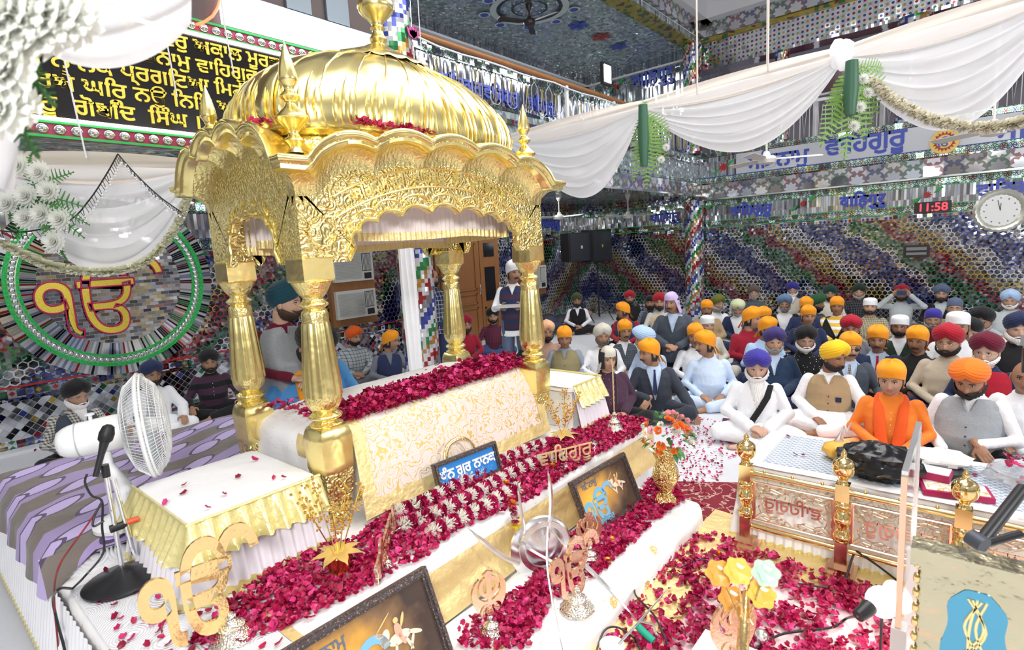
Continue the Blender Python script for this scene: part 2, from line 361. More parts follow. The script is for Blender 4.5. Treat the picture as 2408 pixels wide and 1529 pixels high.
# ================================================================== ROOM
WY, WX, FY = 8.2, 13.29, 5.15
M_hex = mosaic('mirror_mosaic_cubes', 'hex', 11, .10); M_star = mosaic('mirror_mosaic_stars', 'star', 3.3, .25)
M_flow = mosaic('mirror_mosaic_flowers', 'flower', 8.5, .2); M_diam = mosaic('mirror_mosaic_diamonds', 'diamond', 13, .25)
M_strip = mosaic('mirror_mosaic_strips', 'strips', 7, .16); M_loz = mosaic('mirror_mosaic_lozenges', 'lozenge', 11, .25)
M_dots = mosaic('mirror_mosaic_dots', 'dots', 11, .12); M_crk = mosaic('mirror_mosaic_ceiling', 'crackle', 16, .3, True)
M_crk2 = mosaic('mirror_mosaic_fascia', 'crackle', 16, .3)
M_paint = plain('white_paint', (.72, .73, .76), .7); M_band = plain('white_glossy_panel', (.66, .68, .72), .15, .4)
M_greenline = plain('green_glass_line', (.03, .42, .10), .25)
tn = [0]
def trim(mat, a, b):
    tn[0] += 1; return struct(MB().box(a, b).build('trim_%d' % tn[0], mat, smooth=False))
struct(MB().box((-3, -6, -.1), (WX, WY, 0)).build('floor', M_sheet, smooth=False))
struct(MB().box((-3, WY, 0), (WX+.2, WY+.2, 3.3)).build('wall_back', M_hex, smooth=False))
struct(MB().box((-3, WY, 3.3), (WX+.2, WY+.2, 6.4)).build('wall_back_upper', M_strip, smooth=False))
struct(MB().box((WX, -6, 0), (WX+.2, WY, 3.9)).build('wall_right', M_hex, smooth=False))
struct(MB().box((WX, FY, 3.9), (WX+.2, WY, 6.4)).build('wall_right_upper', M_strip, smooth=False))
# right wall, bands from the floor up
yb0, yb1 = -6.0, WY
for mat, z0, z1, d in ((M_loz, 0, .30, .05), (M_diam, 2.09, 2.17, .012), (M_flow, 2.19, 2.32, .02), (M_strip, 2.33, 2.66, .012), (M_flow, 2.67, 2.79, .02)):
    trim(mat, (WX-d, yb0, z0), (WX-.001, yb1, z1))
    trim(mat, (-3, WY-d, z0 if z0 else 0), (WX-.05, WY-.001, z1)) if z0 else None
for z in (2.18, 2.325, 2.665, 2.80): trim(M_greenline, (WX-.026, yb0, z-.006), (WX-.001, yb1, z+.006))
trim(M_star, (WX-.16, yb0, 2.83), (WX-.001, FY, 3.16)); trim(plain('mirror_edge', (.8, .8, .82), .08, 1), (WX-.20, yb0, 2.80), (WX-.001, FY, 2.83))
trim(M_flow, (WX-.10, yb0, 3.20), (WX-.001, FY, 3.32)); trim(M_band, (WX-.08, yb0, 3.33), (WX-.001, FY-.9, 3.78)); trim(M_strip, (WX-.08, FY-.9, 3.33), (WX-.001, FY, 3.78))
trim(M_flow, (WX-.10, yb0, 3.79), (WX-.001, FY, 3.90)); trim(M_blue, (WX-.102, yb0, 3.325), (WX-.001, FY, 3.335))
# lower left wall: diamond strips, lozenge dado, red lines, white step
for mat, z0, z1, d in ((M_loz, .12, .56, .01), (M_diam, .60, .69, .02), (M_diam, .04, .12, .02), (M_red, .715, .735, .02)):
    trim(mat, (-3, WY-d, z0), (7.35, WY-.001, z1))
MB().box((-3, WY-.42, 0), (3.4, WY-.03, .07)); trim(plain('white_marble', (.74, .75, .78), .3), (-3, WY-.20, 0), (7.3, WY-.021, .035))
for x_ in (3.45, 4.72): trim(M_diam, (x_, WY-.02, .7), (x_+.12, WY-.001, 2.9))
# aisle soffit, its fascia, gallery ceiling and main ceiling
struct(MB().box((-3, FY, 3.0), (WX, WY, 3.12)).build('ceiling_aisle', M_crk, smooth=False))
struct(MB().box((4.3, FY-.0, 2.92), (WX, FY+.12, 3.86)).build('trim_fascia', M_crk2, smooth=False))
struct(MB().box((-3, FY-.0, 2.92), (4.3, FY+.12, 4.02)).build('trim_fascia', M_crk2, smooth=False))
trim(M_star, (4.6, FY-.13, 2.93), (WX-.1, FY-.001, 3.2)); trim(M_diam, (4.6, FY-.03, 3.68), (WX, FY-.001, 3.76)); trim(M_flow, (4.6, FY-.05, 3.21), (WX, FY-.001, 3.30))
trim(plain('mirror_edge', (.8, .8, .82), .08, 1), (4.6, FY-.17, 2.90), (WX-.1, FY+.12, 2.93))
struct(MB().box((-3, FY-.1, 6.36), (WX, WY, 6.46)).build('ceiling_gallery', M_crk, smooth=False))
M_yband = NT('ochre_floral_band'); _o = M_yband.obj(); M_yband.p(col=M_yband.ramp(M_yband.vor(_o, 11, 'F1', 1), [(0, (.36, .27, .04)), (.45, (.06, .14, .05)), (.62, (.42, .32, .05)), (.8, (.16, .04, .03))]), ro=.3, me=.3); M_yband = M_yband.mat
trim(M_yband, (-3, FY-.05, 6.33), (WX, FY+.28, 6.36)); trim(M_star, (-3, FY-.2, 6.47), (WX, FY-.1, 6.76))
trim(M_flow, (WX-.03, FY, 5.9), (WX-.001, WY, 6.02)); trim(M_flow, (WX-.03, FY, 4.95), (WX-.001, WY, 5.07)); trim(M_diam, (WX-.03, FY, 4.78), (WX-.001, WY, 4.85))
trim(M_flow, (-3, WY-.03, 5.75), (WX, WY-.001, 5.95)); trim(M_flow, (-3, WY-.03, 4.95), (WX, WY-.001, 5.07)); trim(M_paint, (-3, WY-.08, 6.1), (WX, WY-.001, 6.14)); trim(M_paint, (WX-.06, FY, 6.1), (WX-.001, WY, 6.14))
# right upper side: dotted beam, star frieze, dark gallery opening behind it
struct(MB().box((WX, -6, 5.80), (WX+.5, FY, 6.40)).build('wall_right_beam', M_dots, smooth=False))
trim(M_yband, (WX-.06, -6, 6.37), (WX-.001, FY, 6.44)); trim(M_star, (WX-.12, -6, 6.45), (WX-.001, FY, 6.76)); trim(M_strip, (WX-.02, -6, 5.78), (WX-.001, FY, 5.84))
struct(MB().box((WX+.3, -6, 3.9), (WX+.5, FY+.1, 3.95)).box((WX+2.2, -6, 3.9), (WX+2.4, FY, 6.4)).build('wall_gallery', plain('dull_grey_wall', (.30, .29, .33), .8), smooth=False))
struct(MB().box((WX+.2, FY, 3.9), (WX+2.4, FY+.1, 6.4)).build('wall_gallery_side', M_strip, smooth=False))
for k in range(6):
    y = 4.1-k*1.25
    f = MB().box((WX+.9, y-.05, 4.0), (WX+1.0, y+.05, 5.8)); f.box((WX+.9, y-1.25, 5.35), (WX+1.0, y, 5.42)).box((WX+.9, y-1.25, 4.9), (WX+1.0, y, 4.94))
    w_ = struct(f.build('window_%d' % (k+1), M_paint, smooth=False))
    MB().box((WX+.93, y-1.2, 4.95), (WX+.95, y-.05, 5.35)).box((WX+.93, y-1.2, 5.42), (WX+.95, y-.05, 5.8)).build('pane', plain('dark_maroon_glass', (.09, .03, .05), .15), w_, smooth=False)
m = MB(); m.box((-3, -6, 7.3), (WX+.3, FY, 7.4))
m.box((WX-.35, -6, 6.76), (WX+.3, FY, 7.3)).box((-3, FY-.35, 6.76), (WX, FY+.2, 7.3))
for a, b in (((-2, -5, 7.2), (WX-1.3, -4.8, 7.3)), ((WX-1.5, -5, 7.2), (WX-1.3, FY-1.3, 7.3)), ((-2, FY-1.5, 7.2), (WX-1.3, FY-1.3, 7.3))): m.box(a, b)
struct(m.build('ceiling', M_paint, smooth=False))
# columns
def helix(name, x, y, r, z0, z1):
    t = NT('mirror_mosaic_spiral'); px, py, pz = t.sep(t.obj())
    an = t.m('MULTIPLY', t.m('ARCTAN2', py, px), 12/(2*pi)); uv = t.comb(t.m('MULTIPLY', an, 2.6), t.m('MULTIPLY', pz, 20)); fl = t.vm('FLOOR', uv)
    band = t.m('FRACT', t.m('MULTIPLY', t.m('SUBTRACT', t.m('MULTIPLY', t.sep(fl)[0], 1.0), t.m('MULTIPLY', t.sep(fl)[1], 1.0)), .0588))
    c = t.mix(t.m('GREATER_THAN', t.white(t.vm('ADD', fl, (5, 3, 1)), 0), .70), t.ramp(band, [(0, BC[0]), (.14, BC[4]), (.28, BC[2]), (.42, (.45, .22, .06)), (.55, BC[4]), (.64, BC[1]), (.8, (.2, .2, .22))]), (.6, .62, .66))
    rnd = t.white(fl, 1); t.set(t.b.inputs['Normal'], t.vm('NORMALIZE', t.vm('ADD', t.n('ShaderNodeNewGeometry').outputs['Normal'], t.vm('SCALE', t.vm('SUBTRACT', rnd, (.5, .5, .5)), .35))))
    t.p(col=c, me=.55, ro=.18)
    o = MB().lathe((0, 0, 0), [(r*1.1, z0), (r*1.1, z0+.1), (r, z0+.12), (r, z1-.14), (r*1.08, z1-.12), (r*1.08, z1)], 40).build(name, t.mat); o.location = (x, y, 0); return struct(o)
helix('column', 4.40, FY+.08, .22, 0, 2.98); helix('column', 13.10, FY+.05, .22, 0, 2.82)
helix('column', 13.10, FY+.05, .20, 3.9, 6.36); helix('column', 4.33, FY+.08, .24, 3.9, 6.36)
helix('column', WX+.12, 3.35, .14, 3.9, 5.80); helix('column', WX+.12, 1.05, .26, 3.9, 5.80)
# lotus panel on the left upper column
m = MB()
for k in range(5):
    a = (k-2)*.35
    m.prism([(0, 0), (.035, .06), (0, .15), (-.035, .06)], lambda u, v, w, a=a: (4.33-.26*sin(-.4)+ (u*cos(a)+v*sin(a)), FY-.165-w, 4.36+(v*cos(a)-u*sin(a))), .012)
tag(m.build('lotus_inlay', plain('magenta_inlay', (.5, .02, .25), .3)), 'magenta lotus inlaid on the mirrored column above the dome', 'inlay')
# door and air conditioner panels on the back wall
dr = struct(MB().box((7.35, WY-.06, 0), (9.27, WY-.001, 2.25)).build('door_1', M_wood, smooth=False))
def leaf(x0, x1, panes):
    m = MB(); y = WY-.10
    m.box((x0, y, .02), (x1, WY-.061, 2.17))
    d = m.build('door_leaf', M_wood, dr, smooth=False)
    for a, b, z0, z1 in panes[0]: MB().box((x0+a, y-.012, z0), (x0+b, y-.0005, z1)).build('pane', plain('dark_glass', (.012, .012, .016), .12), d, smooth=False)
    q = MB()
    for a, b, z0, z1 in panes[1]:
        for c in ((x0+a, y-.02, z0, x0+b, z0+.03), (x0+a, y-.02, z1-.03, x0+b, z1), (x0+a, y-.02, z0, x0+a+.03, z1), (x0+b-.03, y-.02, z0, x0+b, z1)): q.box((c[0], c[1], c[2]), (c[3], y-.0005, c[4]))
    q.build('moulding', M_wood, d, smooth=False)
    MB().tube([(x1-.07, y-.05, 1.02), (x1-.07, y-.07, 1.1), (x1-.07, y-.05, 1.22)], .012).build('door_handle', M_chrome, d)
leaf(7.45, 8.58, ([], [(.12, 1.0, .12, .75), (.12, 1.0, .82, 1.05), (.12, 1.0, 1.12, 2.1)]))
leaf(8.60, 9.20, ([(.13, .45, .85, 1.58), (.13, .45, 1.8, 2.1)], [(.08, .5, .1, .72)]))
M_acb = plain('ac_ivory', (.66, .67, .62), .45)
def acpanel(x0, x1, z0, z1, units, label):
    t = thing('air_conditioner_panel', label, 'air conditioner', ((x0+x1)/2, WY-.10, z0))
    MB().box((x0, WY-.10, z0), (x1, WY-.002, z1)).build('wooden_frame', M_wood, t, smooth=False)
    for a, b in units:
        c = MB().box((x0+.05, WY-.17, a), (x1-.05, WY-.1005, b)).build('air_conditioner', M_acb, t, smooth=False)
        xl = x0+.05; w = x1-x0-.1; g = MB(); k = a+.05
        while k < b-.04: g.box((xl+.03, WY-.182, k), (xl+w*.68, WY-.1705, k+.012)); k += .024
        g.build('grille', plain('ac_slat', (.5, .51, .49), .5), c, smooth=False)
        v = MB().box((xl+w*.71, WY-.175, a+.16), (xl+w*.95, WY-.1703, b-.04), 1)
        for q in range(7): v.box((xl+w*(.72+.033*q), WY-.19, a+.17), (xl+w*(.733+.033*q), WY-.1755, b-.05), 0)
        v.box((xl+w*.75, WY-.178, a+.03), (xl+w*.93, WY-.1703, a+.13), 1)
        v.build('vent', [M_acb, M_black], c, smooth=False)
    world_children(t)
acpanel(4.98, 5.86, .80, 2.25, ((.93, 1.40), (1.55, 2.05)), 'wood panel with two ivory window air conditioners behind the gold canopy')
acpanel(10.0, 10.92, .80, 2.18, ((.95, 1.5),), 'wood framed air conditioner mostly hidden behind front right gold pillar')
# ---- Ek Onkar roundel
wc = Vector((2.04, WY-.02, 1.80)); t = thing('ek_onkar_roundel', 'large round mirror mosaic roundel with yellow symbol on the left wall', 'wall ornament', (2.04, WY-.02, .77))
def ringdisc(r0, r1, y0, y1, n=96):
    m = MB(); pr = [(r0, y0), (r1, y0), (r1, y1), (r0, y1)]
    vs = [(wc.x+r*cos(2*pi*i/n), WY-y, wc.z+r*sin(2*pi*i/n)) for r, y in pr for i in range(n)]
    return m.add(vs, [(j*n+i, j*n+(i+1) % n, ((j+1) % 4)*n+(i+1) % n, ((j+1) % 4)*n+i) for j in range(4) for i in range(n)])
MB().lathe((wc.x, WY-.03, wc.z), [(.74, 0), (.74, .02)], 72, axis=(0, -1, 0)).build('mirror_disc', mosaic('mirror_bricks', 'bricks', 11, .14), t)
tt = NT('radial_strips'); ox, oy, oz = tt.sep(tt.obj()); an = tt.m('MULTIPLY', tt.m('ARCTAN2', tt.m('SUBTRACT', oz, wc.z), tt.m('SUBTRACT', ox, wc.x)), 34)
fl = tt.m('FLOOR', an); wn = tt.white(tt.comb(fl, 0.0)); gap = tt.m('LESS_THAN', tt.m('FRACT', an), .14)
tt.p(col=tt.mix(gap, tt.ramp(wn, [(0, (.75, .77, .8)), (.35, (.02, .02, .03)), (.55, (.25, .3, .5)), (.65, BC[1]), (.72, BC[2]), (.82, (.4, .42, .45))]), (.6, .62, .65)), me=.8, ro=.12)
ringdisc(.74, .885, .03, .045).build('strip_ring', tt.mat, t, smooth=False); ringdisc(1.03, 1.14, .02, .03).build('strip_ring', tt.mat, t, smooth=False)
M_gg = NT('green_glitter'); _o = M_gg.obj(); M_gg.p(col=M_gg.mix(M_gg.vor(_o, 120, 'F1', 1), (.01, .22, .04), (.05, .65, .15)), ro=.3, me=.2); M_gg = M_gg.mat
ringdisc(.885, .915, .02, .055).build('green_ring', M_gg, t, smooth=False); ringdisc(.985, 1.03, .02, .055).build('green_ring', M_gg, t, smooth=False)
ringdisc(.915, .985, .02, .03).build('silver_ring', M_steel, t, smooth=False)
sm_ = MB().sph((0, 0, 0), (.030, .014, .030), 12).mesh('mirror_stud'); sm_.materials.append(M_chrome)
for k in range(96): a = 2*pi*k/96; link('mirror_stud', sm_, t).location = (wc.x+.95*cos(a), WY-.035, wc.z+.95*sin(a))
c = put_text('ek_onkar_symbol', 'ੴ', 1.06, M_yel, (wc.x-.12, WY-.065, wc.z-.14), (1, 0, 0), (0, 0, 1), .03, .004, t, .84)
MB().tube([aty(x_, y_, WY-.067) for x_, y_ in ((157, 690), (162, 716), (167, 739), (173, 760), (181, 777), (192, 785))], [.007, .009, .009, .009, .008, .006], 10, flat=3.3).build('symbol_stem', M_yel, t)
put_text('symbol_outline', 'ੴ', 1.06, plain('magenta_outline', (.45, .01, .08), .4), (wc.x-.12, WY-.078, wc.z-.14), (1, 0, 0), (0, 0, 1), .02, .007, t, .84, .011)
world_children(t)
# ---- black scripture sign over the aisle
sg = thing('scripture_sign', 'black sign with rows of gold Punjabi lettering above the left drape', 'sign', (1.4, FY, 3.06))
MB().box((-1.5, FY-.03, 3.06), (4.12, FY-.001, 3.88)).build('board', plain('black_gloss_board', (.012, .010, .010), .12), sg, smooth=False)
rows = (('ਨਿਰਵੈਰੁ ਅਕਾਲ ਮੂਰਤਿ', aty(488, 128, FY)), ('ਸਤਨਾਮੁ ਵਾਹਗੁਰੂ', aty(455, 172, FY)), ('ਗੁਰ ਨਾਨਕ ਪ੍ਰਗਟਆਿ ਮਟੀ', aty(330, 187, FY)), ('ਸਮਰਐਿ ਘਰ ਨਉ ਨਧਿ', aty(318, 222, FY)), ('ਗੁਰੂ  ਗੋਬੰਦ  ਸੰਘ', aty(300, 268, FY)))
rows_txt = ('ਿਨਰਵੈਰੁ ਅਕਾਲ ਮੂਰਤ', 'ਸਿਤਨਾਮੁ ਵਾਿਹਗੁਰੂ', 'ਗੁਰ ਨਾਨਕ ਪ੍ਰਗਿਟਆ ਿਮਟੀ', 'ਿਸਮਿਰਐ ਘਿਰ ਨਉ ਿਨਿਧ ਆਈ', 'ਗੁਰੂ  ਗੋਬਿੰਦ  ਿਸੰਘ । ੧')
for k, ((q, p), s_) in enumerate(zip(rows, rows_txt)): put_text('gold_lettering', s_, .155, M_yel, (p.x, FY-.036, 3.79-.158*k), (1, 0, 0), (0, 0, 1), .012, .003, sg, 1.12)
for z in (3.055, 3.885): MB().box((-1.5, FY-.055, z-.012), (4.12, FY-.031, z+.012)).build('light_strip', emit('warm_white_led_strip', (1, .95, .85), 5), sg, smooth=False)
world_children(sg)
for z in (2.985, 3.955):
    q = thing('stud_border', 'row of round mirror studs between green lines %s the black sign' % ('below' if z < 3.5 else 'above'), 'border', (1.3, FY, z))
    MB().box((-1.5, FY-.03, z-.06), (4.1, FY-.001, z+.055)).build('red_backing', plain('crimson_backing', (.35, .03, .08), .4), q, smooth=False)
    sm_ = MB().sph((0, 0, 0), (.04, .022, .036), 12).mesh('mirror_stud'); sm_.materials.append(M_chrome)
    for k in range(42): link('mirror_stud', sm_, q).location = (-.1+k*.1, FY-.035, z)
    g = MB(); 
    for zz in (z-.052, z+.048): g.box((-1.5, FY-.045, zz-.009), (4.1, FY-.0305, zz+.009))
    g.build('green_line', M_greenline, q, smooth=False); world_children(q)
q = thing('tube_light_fixture', 'bright white slatted tube light mounted above the black sign', 'light fixture', (3.0, FY, 4.02))
MB().box((2.36, FY-.10, 4.03), (3.95, FY-.02, 4.24)).build('light_panel', emit('white_tube_light', (.93, .96, 1), 3.5), q, smooth=False)
m = MB()
for k in range(11): m.box((2.45+k*.15, FY-.12, 4.22), (2.462+k*.15, FY-.101, 4.28))
m.box((2.3, FY-.03, 4.27), (4.1, FY-.001, 4.33)); m.build('frame', M_paint, q, smooth=False); world_children(q)
struct(MB().box((-3, FY+.0, 4.03), (4.1, FY+.1, 5.6)).build('wall_left_upper', plain('dull_mauve_wall', (.07, .045, .045), .5), smooth=False))
for k, px in enumerate((700, 790)):
    p = aty(px, 25, FY-.01); w_ = struct(MB().box((p.x-.12, FY-.03, 4.34), (p.x+.14, FY-.001, 5.2)).build('window_%d' % (k+8), plain('blue_grey_pane', (.12, .17, .22), .1), smooth=False))
tag(MB().tube([aty(x, y, FY-.05) for x, y in ((520, -8), (512, 18), (500, 38), (480, 52), (462, 58))], .012).build('neon_cord', emit('orange_neon', (1, .12, .05), 2.5)), 'glowing orange neon cord above the black sign', 'cord')
# ---- gallery railing
rl = thing('gallery_railing', 'white wrought iron railing with brown handrail on the left gallery', 'railing', (9, FY-.03, 3.8))
MB().tube([(4.5, FY-.03, 4.50), (WX-.1, FY-.03, 4.50)], .035, 12).build('handrail', M_wood, rl)
m = MB(); g = MB(); xs = 4.62
while xs < 12.6:
    zt, zb = 4.30, 3.92
    m.tube([(xs, FY-.03, zb+.04), (xs, FY-.03, zt-.02), (xs+.03, FY-.03, zt+.02), (xs+.08, FY-.03, zt+.07), (xs+.13, FY-.03, zt+.02), (xs+.16, FY-.03, zt-.02), (xs+.16, FY-.03, zb+.04), (xs+.21, FY-.03, zb), (xs+.31, FY-.03, zb), (xs+.36, FY-.03, zb+.04)], .0048, 5)
    m.tube([(xs+.08+.028*cos(a*pi/5), FY-.03, zt+.105+.034*sin(a*pi/5)) for a in range(11)], .004, 4)
    cx_ = xs+.26; g = MB()
    for s_ in (-1, 1): g.tube([(cx_+s_*.045, FY-.03, zt-.03), (cx_+s_*.02, FY-.03, zt-.005), (cx_, FY-.03, zt-.04), (cx_+s_*.02, FY-.03, zb+.2), (cx_+s_*.045, FY-.03, zb+.07), (cx_+s_*.02, FY-.03, zb+.035), (cx_, FY-.03, zb+.08)], .006, 5)
    g.build('gold_motif', plain('gold_paint', (.42, .34, .10), .4, .4), rl); xs += .36
m.build('white_scrollwork', plain('dull_white_iron', (.50, .51, .55), .6), rl)
for px in (1333, 1443): p = aty(px, 240, FY-.03); MB().box((p.x-.03, FY-.05, 3.86), (p.x+.03, FY-.01, 4.47)).build('post', M_paint, rl, smooth=False)
MB().tube([(4.5, FY-.06, 4.46)]+[(4.5+k*.4, FY-.07, 4.44-.03*abs(sin(k*.9))) for k in range(1, 22)], .012).build('cable', M_paint, rl)
world_children(rl)
rr = thing('gallery_railing', 'white wrought iron railing along the right gallery behind the draped cloth', 'railing', (WX+.1, 0, 3.9)); m = MB()
m.box((WX+.08, -6, 4.62), (WX+.14, FY, 4.68)); y = 4.9
while y > -4: m.tube([(WX+.1, y, 3.9), (WX+.1, y, 4.5), (WX+.1, y-.06, 4.62), (WX+.1, y-.12, 4.5), (WX+.1, y-.12, 3.9)], .008, 5); m.tube([(WX+.1, y-.15, 4.55), (WX+.1, y-.2, 3.95), (WX+.1, y-.25, 4.55)], .007, 5); y -= .3
m.build('white_scrollwork', M_paint, rr, smooth=False); world_children(rr)
# ---- lettering on the walls
def lett(s, size, p, xd, mat, label, d=.012, bold=.012): tag(put_text('wall_lettering', s, size, mat, p, xd, (0, 0, 1), d, bold), label, 'lettering')
XD = (0, -1, 0)
p = atx(2032, 337, WX-.09); lett('ਵਾਿਹਗੁਰੂ', .46, (WX-.09, p.y, p.z), XD, M_blue, 'blue Punjabi word on the right wall beside the round yellow emblem')
p = atx(1828, 376, WX-.09); lett('ਸਿਤਨਾਮੁ', .42, (WX-.09, p.y, p.z), XD, M_blue, 'blue Punjabi word on the right wall partly behind the swag and fan')
p = atx(2420, 300, WX-.09); lett('ਸਿਤਨਾਮੁ', .46, (WX-.09, p.y-.25, p.z), XD, M_blue, 'blue Punjabi letters cut by the right edge of the photo')
for px, py, s_, l_ in ((2027, 468, 'वािहगुरु', 'blue Hindi word on the right wall left of the red digital clock'), (1765, 494, 'ਵਾਿਹਗੁਰੂ', 'blue Punjabi word on the mirrored band right of the spiral column'), (1563, 508, 'वािहगुरु', 'blue Hindi word on the mirrored band left of the spiral column'), (2375, 440, 'ਵਾਿਹਗੁਰੂ', 'blue Punjabi word on the mirrored band above the round clock')):
    p = atx(px, py, WX-.02); lett(s_, .30, (WX-.022, p.y, 2.50), XD, M_blue, l_)
p = aty(1292, 518, WY-.02); lett('ਵਾਿਹਗੁਰੂ', .30, (p.x, WY-.022, 2.50), (1, 0, 0), M_blue, 'blue Punjabi word on the back wall beside the gold pillar')
p = atx(1532, 183, WX-.04); lett('वािहगुरु', .42, (WX-.04, p.y, p.z), XD, M_blue, 'blue Hindi word on the upper gallery wall beside the floodlight')
for k, px in enumerate((1085, 1180, 1275)): p = aty(px, 190+(px-1085)*.13, WY-.04); lett('ਵਾਿਹਗੁਰੂ', .40, (p.x, WY-.04, 5.3), (1, 0, 0), M_blue, 'blue Punjabi word behind the gallery railing, %s of three' % ('leftmost', 'middle', 'rightmost')[k])
# red star flowers with leaves
for k, (px, py, pl, l_) in enumerate(((1652, 497, 2.50, 'right of the spiral column'), (1888, 479, 2.50, 'between two blue words left of the digital clock'), (2181, 458, 2.5, 'above the red digital clock'), (1702, 393, 3.52, 'under the lowest swag on the right wall'), (1448, 203, 0, 'on the upper gallery wall under the floodlight'))):
    p = atx(px, py, WX-.05); q = thing('star_flower_inlay', 'red star flower inlay with green leaves '+l_, 'inlay', (WX-.05, p.y, p.z)); m = MB(); R_ = .075 if k != 3 else .12
    n = 9; m.prism([((R_ if i % 2 == 0 else R_*.5)*cos(pi*i/n), (R_ if i % 2 == 0 else R_*.5)*sin(pi*i/n)) for i in range(2*n)], lambda u, v, w: (-w-.03*(k == 3), -u, v), .012); m.build('star', M_red, q, smooth=False)
    m = MB(); m.prism([(.09, .02), (.17, .05), (.21, .10), (.25, .10), (.22, .14), (.15, .11)], lambda u, v, w: (-w-.03*(k == 3), -u, v), .01)
    if k in (1, 2, 3, 4): m.prism([(-.09, -.02), (-.17, -.05), (-.21, -.10), (-.25, -.10), (-.22, -.14), (-.15, -.11)], lambda u, v, w: (-w-.03*(k == 3), -u, v), .01)
    m.build('leaf', M_green, q, smooth=False)
# round emblem
p = atx(2221, 333, WX-.1); q = thing('round_emblem', 'round yellow emblem with red sun and blue symbol on the right wall', 'emblem', (WX-.1, p.y, p.z-.22))
MB().lathe((-.0, 0, .22), [(.22, 0), (.22, .015)], 40, axis=(-1, 0, 0)).build('disc', plain('ochre_disc', (.75, .50, .12), .4), q)
MB().prism([((.18 if i % 2 == 0 else .135)*cos(pi*i/18), (.18 if i % 2 == 0 else .135)*sin(pi*i/18)) for i in range(36)], lambda u, v, w: (-.016-w, -u, v+.22), .004).build('sun', M_red, q, smooth=False)
MB().lathe((-.021, 0, .22), [(.12, 0), (.12, .003)], 32, axis=(-1, 0, 0)).build('inner_disc', plain('ochre_disc', (.75, .50, .12), .4), q)
put_text('symbol', 'ੴ', .2, M_blue, (-.028, 0, .22), (0, -1, 0), (0, 0, 1), .004, .004, q)
# clocks and boxes
p = atx(2193, 488, WX-.04); q = thing('digital_clock', 'black digital clock with red glowing digits on the right wall', 'clock', (WX-.03, p.y, p.z-.1))
MB().box((-.03, -.28, 0), (0, .28, .21)).build('case', M_black, q, smooth=False)
put_text('digits', '11:58', .21, emit('red_led', (1, .02, .03), 4), (-.034, 0, .1), (0, -1, 0), (0, 0, 1), .004, .002, q)
p = atx(2352, 495, WX-.04); q = thing('wall_clock', 'round white wall clock in an ornate silver frame', 'clock', (WX-.03, p.y, p.z-.37))
MB().lathe((0, 0, .37), [(.28, -.01), (.37, .0), (.38, .03), (.34, .06), (.30, .05), (.27, .02)], 48, fl=24, amp=.02, axis=(-1, 0, 0)).build('frame', plain('silver_frame', (.72, .72, .62), .3, .7), q)
MB().lathe((0, 0, .37), [(.28, 0), (.28, .022)], 48, axis=(-1, 0, 0)).build('dial', plain('clock_dial', (.80, .82, .80), .4), q)
m = MB()
for a, L in ((radians(3), .13), (radians(-12), .19)): m.tube([(-.03, 0, .37), (-.03, -L*sin(a), .37+L*cos(a))], .005, 5)
m.build('hand', M_black, q)
m = MB()
for h in range(12): a = h*pi/6; m.sph((-.024, -.22*sin(a), .37+.22*cos(a)), (.004, .013, .013), 8)
m.build('hour_marks', plain('grey_mark', (.2, .2, .2), .5), q)
p = atx(2155, 591, WX-.04); q = thing('wall_meter_box', 'small black wall unit below the digital clock', 'box', (WX-.05, p.y, p.z-.12)); MB().box((-.02, -.20, 0), (.04, .20, .24)).build('case', M_black, q, smooth=False); MB().box((-.03, -.16, .14), (-.0205, .16, .2)).box((-.03, -.16, .05), (-.0205, .16, .10)).build('slots', plain('grey_slot', (.2, .2, .2), .4), q, smooth=False)
# ceiling fans
def cfan(x, y, z, ztop, blade, label, rz=0, R_=.62, group=None):
    q = thing('ceiling_fan', label, 'ceiling fan', (x, y, z), rz, group); bm_ = plain('fan_body', blade, .4)
    MB().tube([(0, 0, .08), (0, 0, ztop-z)], .012).build('rod', bm_, q)
    MB().lathe((0, 0, 0), [(.03, -.06), (.10, -.045), (.115, 0), (.10, .035), (.05, .05), (.03, .10)], 24).build('motor', bm_, q)
    MB().lathe((0, 0, 0), [(.02, ztop-z-.12), (.06, ztop-z-.04), (.06, ztop-z)], 16).build('canopy', bm_, q)
    for k in range(3):
        a = 2*pi*k/3; m = MB(); c_, s_ = cos(a), sin(a)
        pts = [(.10, -.03), (.20, -.055), (R_, -.065), (R_+.02, 0), (R_, .065), (.20, .055), (.10, .03)]
        m.prism(pts, lambda u, v, w: (u*c_-v*s_, u*s_+v*c_, w+v*.25), .006); m.build('blade', bm_, q, smooth=False)
WF = (.62, .62, .58)
cfan(7.45, 2.03, 2.86, 7.2, WF, 'white ceiling fan hanging in front of the right wall lettering', 1.0)
cfan(7.45, -.09, 2.84, 7.2, WF, 'white ceiling fan hanging beside the round yellow emblem', .9)
p = atz(1315, 505, 2.6); cfan(p.x, p.y, 2.55, 3.0, WF, 'white ceiling fan under the aisle ceiling beside the gold canopy', .4)
p = atz(1460, 512, 2.5); cfan(min(p.x, 12.2), p.y*.97, 2.52, 3.0, WF, 'white ceiling fan under the aisle ceiling above the loudspeakers', .6)
p = atz(1245, 52, 6.05); cfan(p.x, p.y, 6.05, 6.36, (.03, .015, .015), 'dark brown ceiling fan under the mirrored gallery ceiling', .55, .60)
